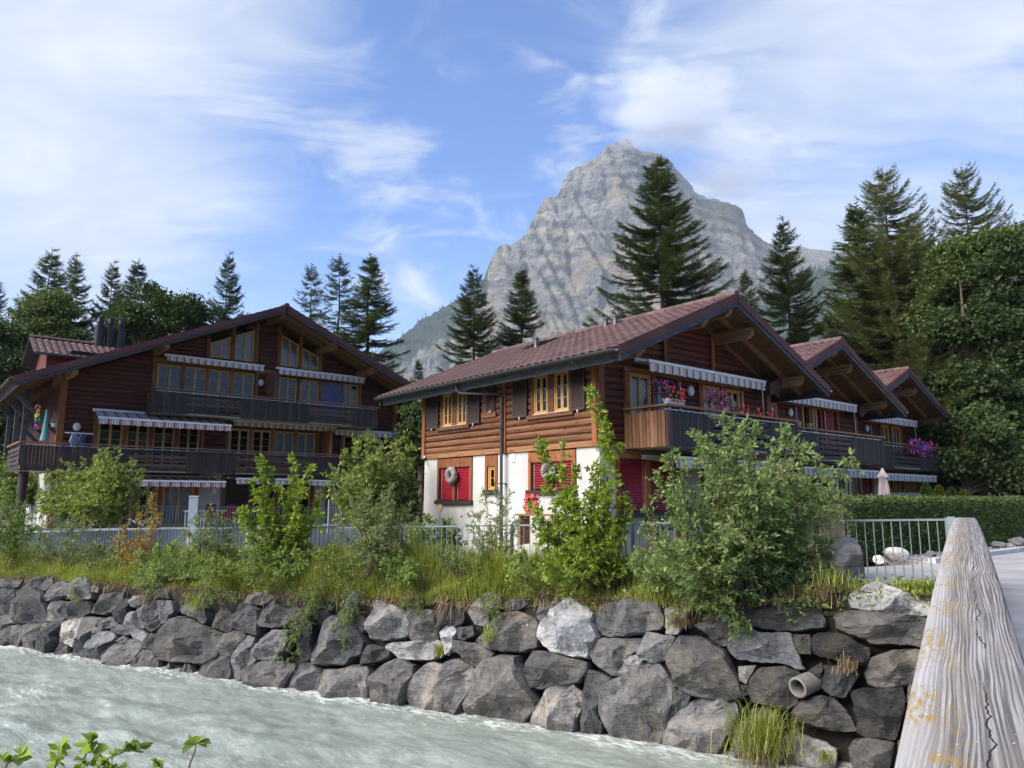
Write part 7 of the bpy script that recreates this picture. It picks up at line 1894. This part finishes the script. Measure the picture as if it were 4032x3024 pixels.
# laundry on the lower balcony of the dark chalet
lr = empty('drying_rail', FB @ T(-8.8, YW, 2.9), 'white folding drying rail under the round wall lamp', 'drying rail'); MAl = FB @ T(0, YW, 0)
add('bar', MB().box(-9.05, -7.95, -.5, -.44, 2.93, 2.98).me('bar', M_WHITE), MAl, lr); add('bracket', MB().box(-8.9, -8.85, -.43, -.03, 2.94, 2.97).me('bracket', M_WHITE), MAl, lr)
add('bracket', MB().box(-8.15, -8.1, -.43, -.03, 2.94, 2.97).me('bracket', M_WHITE), MAl, lr)
def shirt(label, x, mat, s_=1.0):
    p = [(-.16, 0, .0), (-.07, 0, .06), (.07, 0, .06), (.16, 0, .0), (.27, 0, -.30), (.20, 0, -.36), (.15, 0, -.22), (.16, 0, -.78), (-.16, 0, -.78), (-.15, 0, -.22), (-.20, 0, -.36), (-.27, 0, -.30)]
    add('shirt', MB().prism([(a * s_, 0, c * s_) for a, _, c in p], (0, .05, 0)).me('shirt', mat), MAl @ T(x, -.49, 2.86) @ R(.7, 'Z'), label=label, category='shirt')
shirt('pale blue shirt hanging on the drying rail', -8.65, plain('pale_blue_cloth', (.40, .45, .58), .9)); shirt('mid blue shirt on the drying rail next to the pale one', -8.33, plain('mid_blue_cloth', (.16, .20, .34), .9), .9); shirt('navy shirt at the end of the drying rail', -8.1, plain('navy_cloth', (.02, .025, .05), .9), .9)
# wind spinner and netting under the left eave
sp = empty('wind_spinner', FB @ T(-10.2, YW - .9, 4.0), 'bright orange, yellow and pink wind spinner hanging under the eave', 'wind spinner')
for i, (c, z) in enumerate(((.55, .22, .08), (.6, .25, .1), (.55, .5, .03), (.1, .3, .06), (.05, .05, .2), (.5, .08, .25))) if False else ():
    pass
for i, c in enumerate(((.55, .25, .12), (.6, .18, .08), (.6, .55, .04), (.12, .4, .08), (.06, .06, .22), (.55, .1, .3))):
    z = 3.95 - i * .17; v, f = torus(.085, .028, 16, 6, .1, i); add('ring', mk('ring', v, f, plain('spinner_%d' % i, c, .5), True), FB @ T(-10.2 + .03 * (i % 2), YW - .9, z) @ R(i * 1.1, 'Z') @ R(.6, 'X'), sp)
add('string', MB().tube([(-10.2, YW - .9, 3.1), (-10.2, YW - .9, 4.9)], .006, 5).me('string', M_METAL), FB, sp)
nb = add('plant_net', MB().lathe([(.03, 1.35), (.05, 1.2), (.08, .8), (.11, .4), (.16, .1), (.17, 0)], 12).me('plant_net', plain('turquoise_net', (.12, .30, .27), .8, var=.4, scale=30), True), FB @ T(-9.9, YW - 1.2, 2.5), label='turquoise net cone standing on the balcony rail', category='net')
hp = empty('hanging_pot', FB @ T(-9.6, YW - 1.1, 3.1), 'small white hanging plant pot beside the turquoise net', 'pot'); add('pot', MB().lathe([(.06, 0), (.1, .16), (.09, .16)], 12).me('pot', M_WHITE, True), FB @ T(-9.6, YW - 1.1, 3.12), hp)
v, f, r = greens(60, (-9.72, -9.48, YW - 1.2, YW - 1.0, 3.25, 3.42), .07, np.random.default_rng(3)); add('leaves', mk('leaves', v, f, L_LIGHT, False, attrs={'rnd': r}), FB, hp)
add('cord', MB().tube([(-9.68, YW - 1.1, 3.28), (-9.6, YW - 1.1, 3.8), (-9.52, YW - 1.1, 3.28)], .005, 5).me('cord', M_WHITE), FB, hp)
# terrace furniture before the dark chalet
tb = empty('garden_table', FB @ T(-3.4, 21.6, -1.22), 'grey metal garden table on the terrace behind the fence', 'table'); add('top', MB().box(-4.3, -1.9, 21.2, 22.0, -.50, -.46).me('top', M_ALU), FB, tb)
for x in (-4.25, -2.0):
    for y in (21.25, 21.92): add('leg', MB().box(x, x + .05, y, y + .05, -1.22, -.501).me('leg', M_ALU), FB, tb)
M_CH = plain('dark_red_cloth', (.17, .012, .02), .8)
def chair(label, x, y, rz):
    M = FB @ T(x, y, -1.22) @ R(rz, 'Z'); t = empty('garden_chair', M, label, 'chair', 'red garden chairs on the terrace'); add('seat', MB().box(-.24, .24, -.24, .24, .42, .45).me('seat', M_CH), M, t)
    add('backrest', MB().hexa([(-.23, -.28, .46), (.23, -.28, .46), (.23, -.25, .46), (-.23, -.25, .46), (-.23, -.40, 1.05), (.23, -.40, 1.05), (.23, -.37, 1.05), (-.23, -.37, 1.05)]).me('backrest', M_CH), M, t)
    for a in (-.24, .22):
        for b in (-.24, .22): add('leg', MB().box(a, a + .025, b, b + .025, 0, .419).me('leg', M_ALU), M, t)
chair('red garden chair left of the cabinet post', -3.55, 20.95, 0); chair('red garden chair partly hidden by the cabinet post', -2.6, 20.95, 0)
kg = empty('kettle_grill', FB @ T(-.9, 21.3, -1.22), 'dark grill stand at the end of the terrace table', 'grill'); add('bowl', MB().lathe([(.02, .62), (.22, .72), (.27, .85), (.25, .98), (.12, 1.08), (.02, 1.1)], 14).me('bowl', M_FLUE, True), FB @ T(-.9, 21.3, -1.22), kg)
for a in (0, 2.1, 4.2): add('leg', MB().tube([(.15 * math.cos(a), .15 * math.sin(a), .7), (.28 * math.cos(a), .28 * math.sin(a), 0)], .015, 5).me('leg', M_FLUE), FB @ T(-.9, 21.3, -1.22), kg)
# closed parasol and covered table behind the hedge
pa = at_d(1911, 1080, 27); M_p = Matrix.Translation((pa[0], pa[1], -1.4)); tz = at_d(1911, 1012, 27)[2] + 1.4
pr_ = empty('parasol', M_p, 'closed pale parasol standing behind the hedge', 'parasol'); add('pole', MB().tube([(0, 0, 0), (0, 0, tz)], .025, 8).me('pole', M_WHITE), M_p, pr_)
pv_, pf_ = [], []
for i, (r_, z) in enumerate(((.16, tz - 1.55), (.17, tz - 1.2), (.15, tz - .7), (.11, tz - .35), (.17, tz - .30), (.07, tz - .08), (.02, tz + .02))):
    for j in range(24): q = r_ * (1 + .22 * (1 if j % 2 else -1) * (i < 5)); pv_.append((q * math.cos(6.283 * j / 24), q * math.sin(6.283 * j / 24), z))
for i in range(6):
    for j in range(24): pf_.append([i * 24 + j, i * 24 + (j + 1) % 24, (i + 1) * 24 + (j + 1) % 24, (i + 1) * 24 + j])
add('cloth', mk('cloth', pv_, pf_, plain('parasol_cloth', (.50, .42, .42), .9), True, 60), M_p, pr_)
ct = at_d(1930, 1068, 27.5); M_c = Matrix.Translation((ct[0], ct[1], 0)) @ R(AZ, 'Z'); cv = empty('covered_table', Matrix.Translation((ct[0], ct[1], -1.4)), 'garden table under a dark grey cover behind the hedge', 'table')
add('cover', MB().hexa([(-.95, -.6, .02), (1.2, -.6, .02), (1.2, .6, .02), (-.95, .6, .02), (-.7, -.5, .22), (1.1, -.5, .28), (1.1, .5, .28), (-.7, .5, .22)]).me('cover', plain('grey_cover', (.06, .065, .07), .7)), M_c, cv); add('base', MB().box(-.6, .9, -.4, .4, -1.4, .015).me('base', M_DARK), M_c, cv)
add('sea_horse_ornament', MB().prism([(0, 0, 0), (.1, 0, .06), (.14, 0, .2), (.1, 0, .34), (.02, 0, .4), (-.08, 0, .36), (-.04, 0, .26), (-.1, 0, .16)], (0, .03, 0)).me('sea_horse_ornament', M_DARKSILL), M2_ @ T(8.4, -.06, .35), label='dark animal ornament on the white pillar of the second chalet', category='ornament')
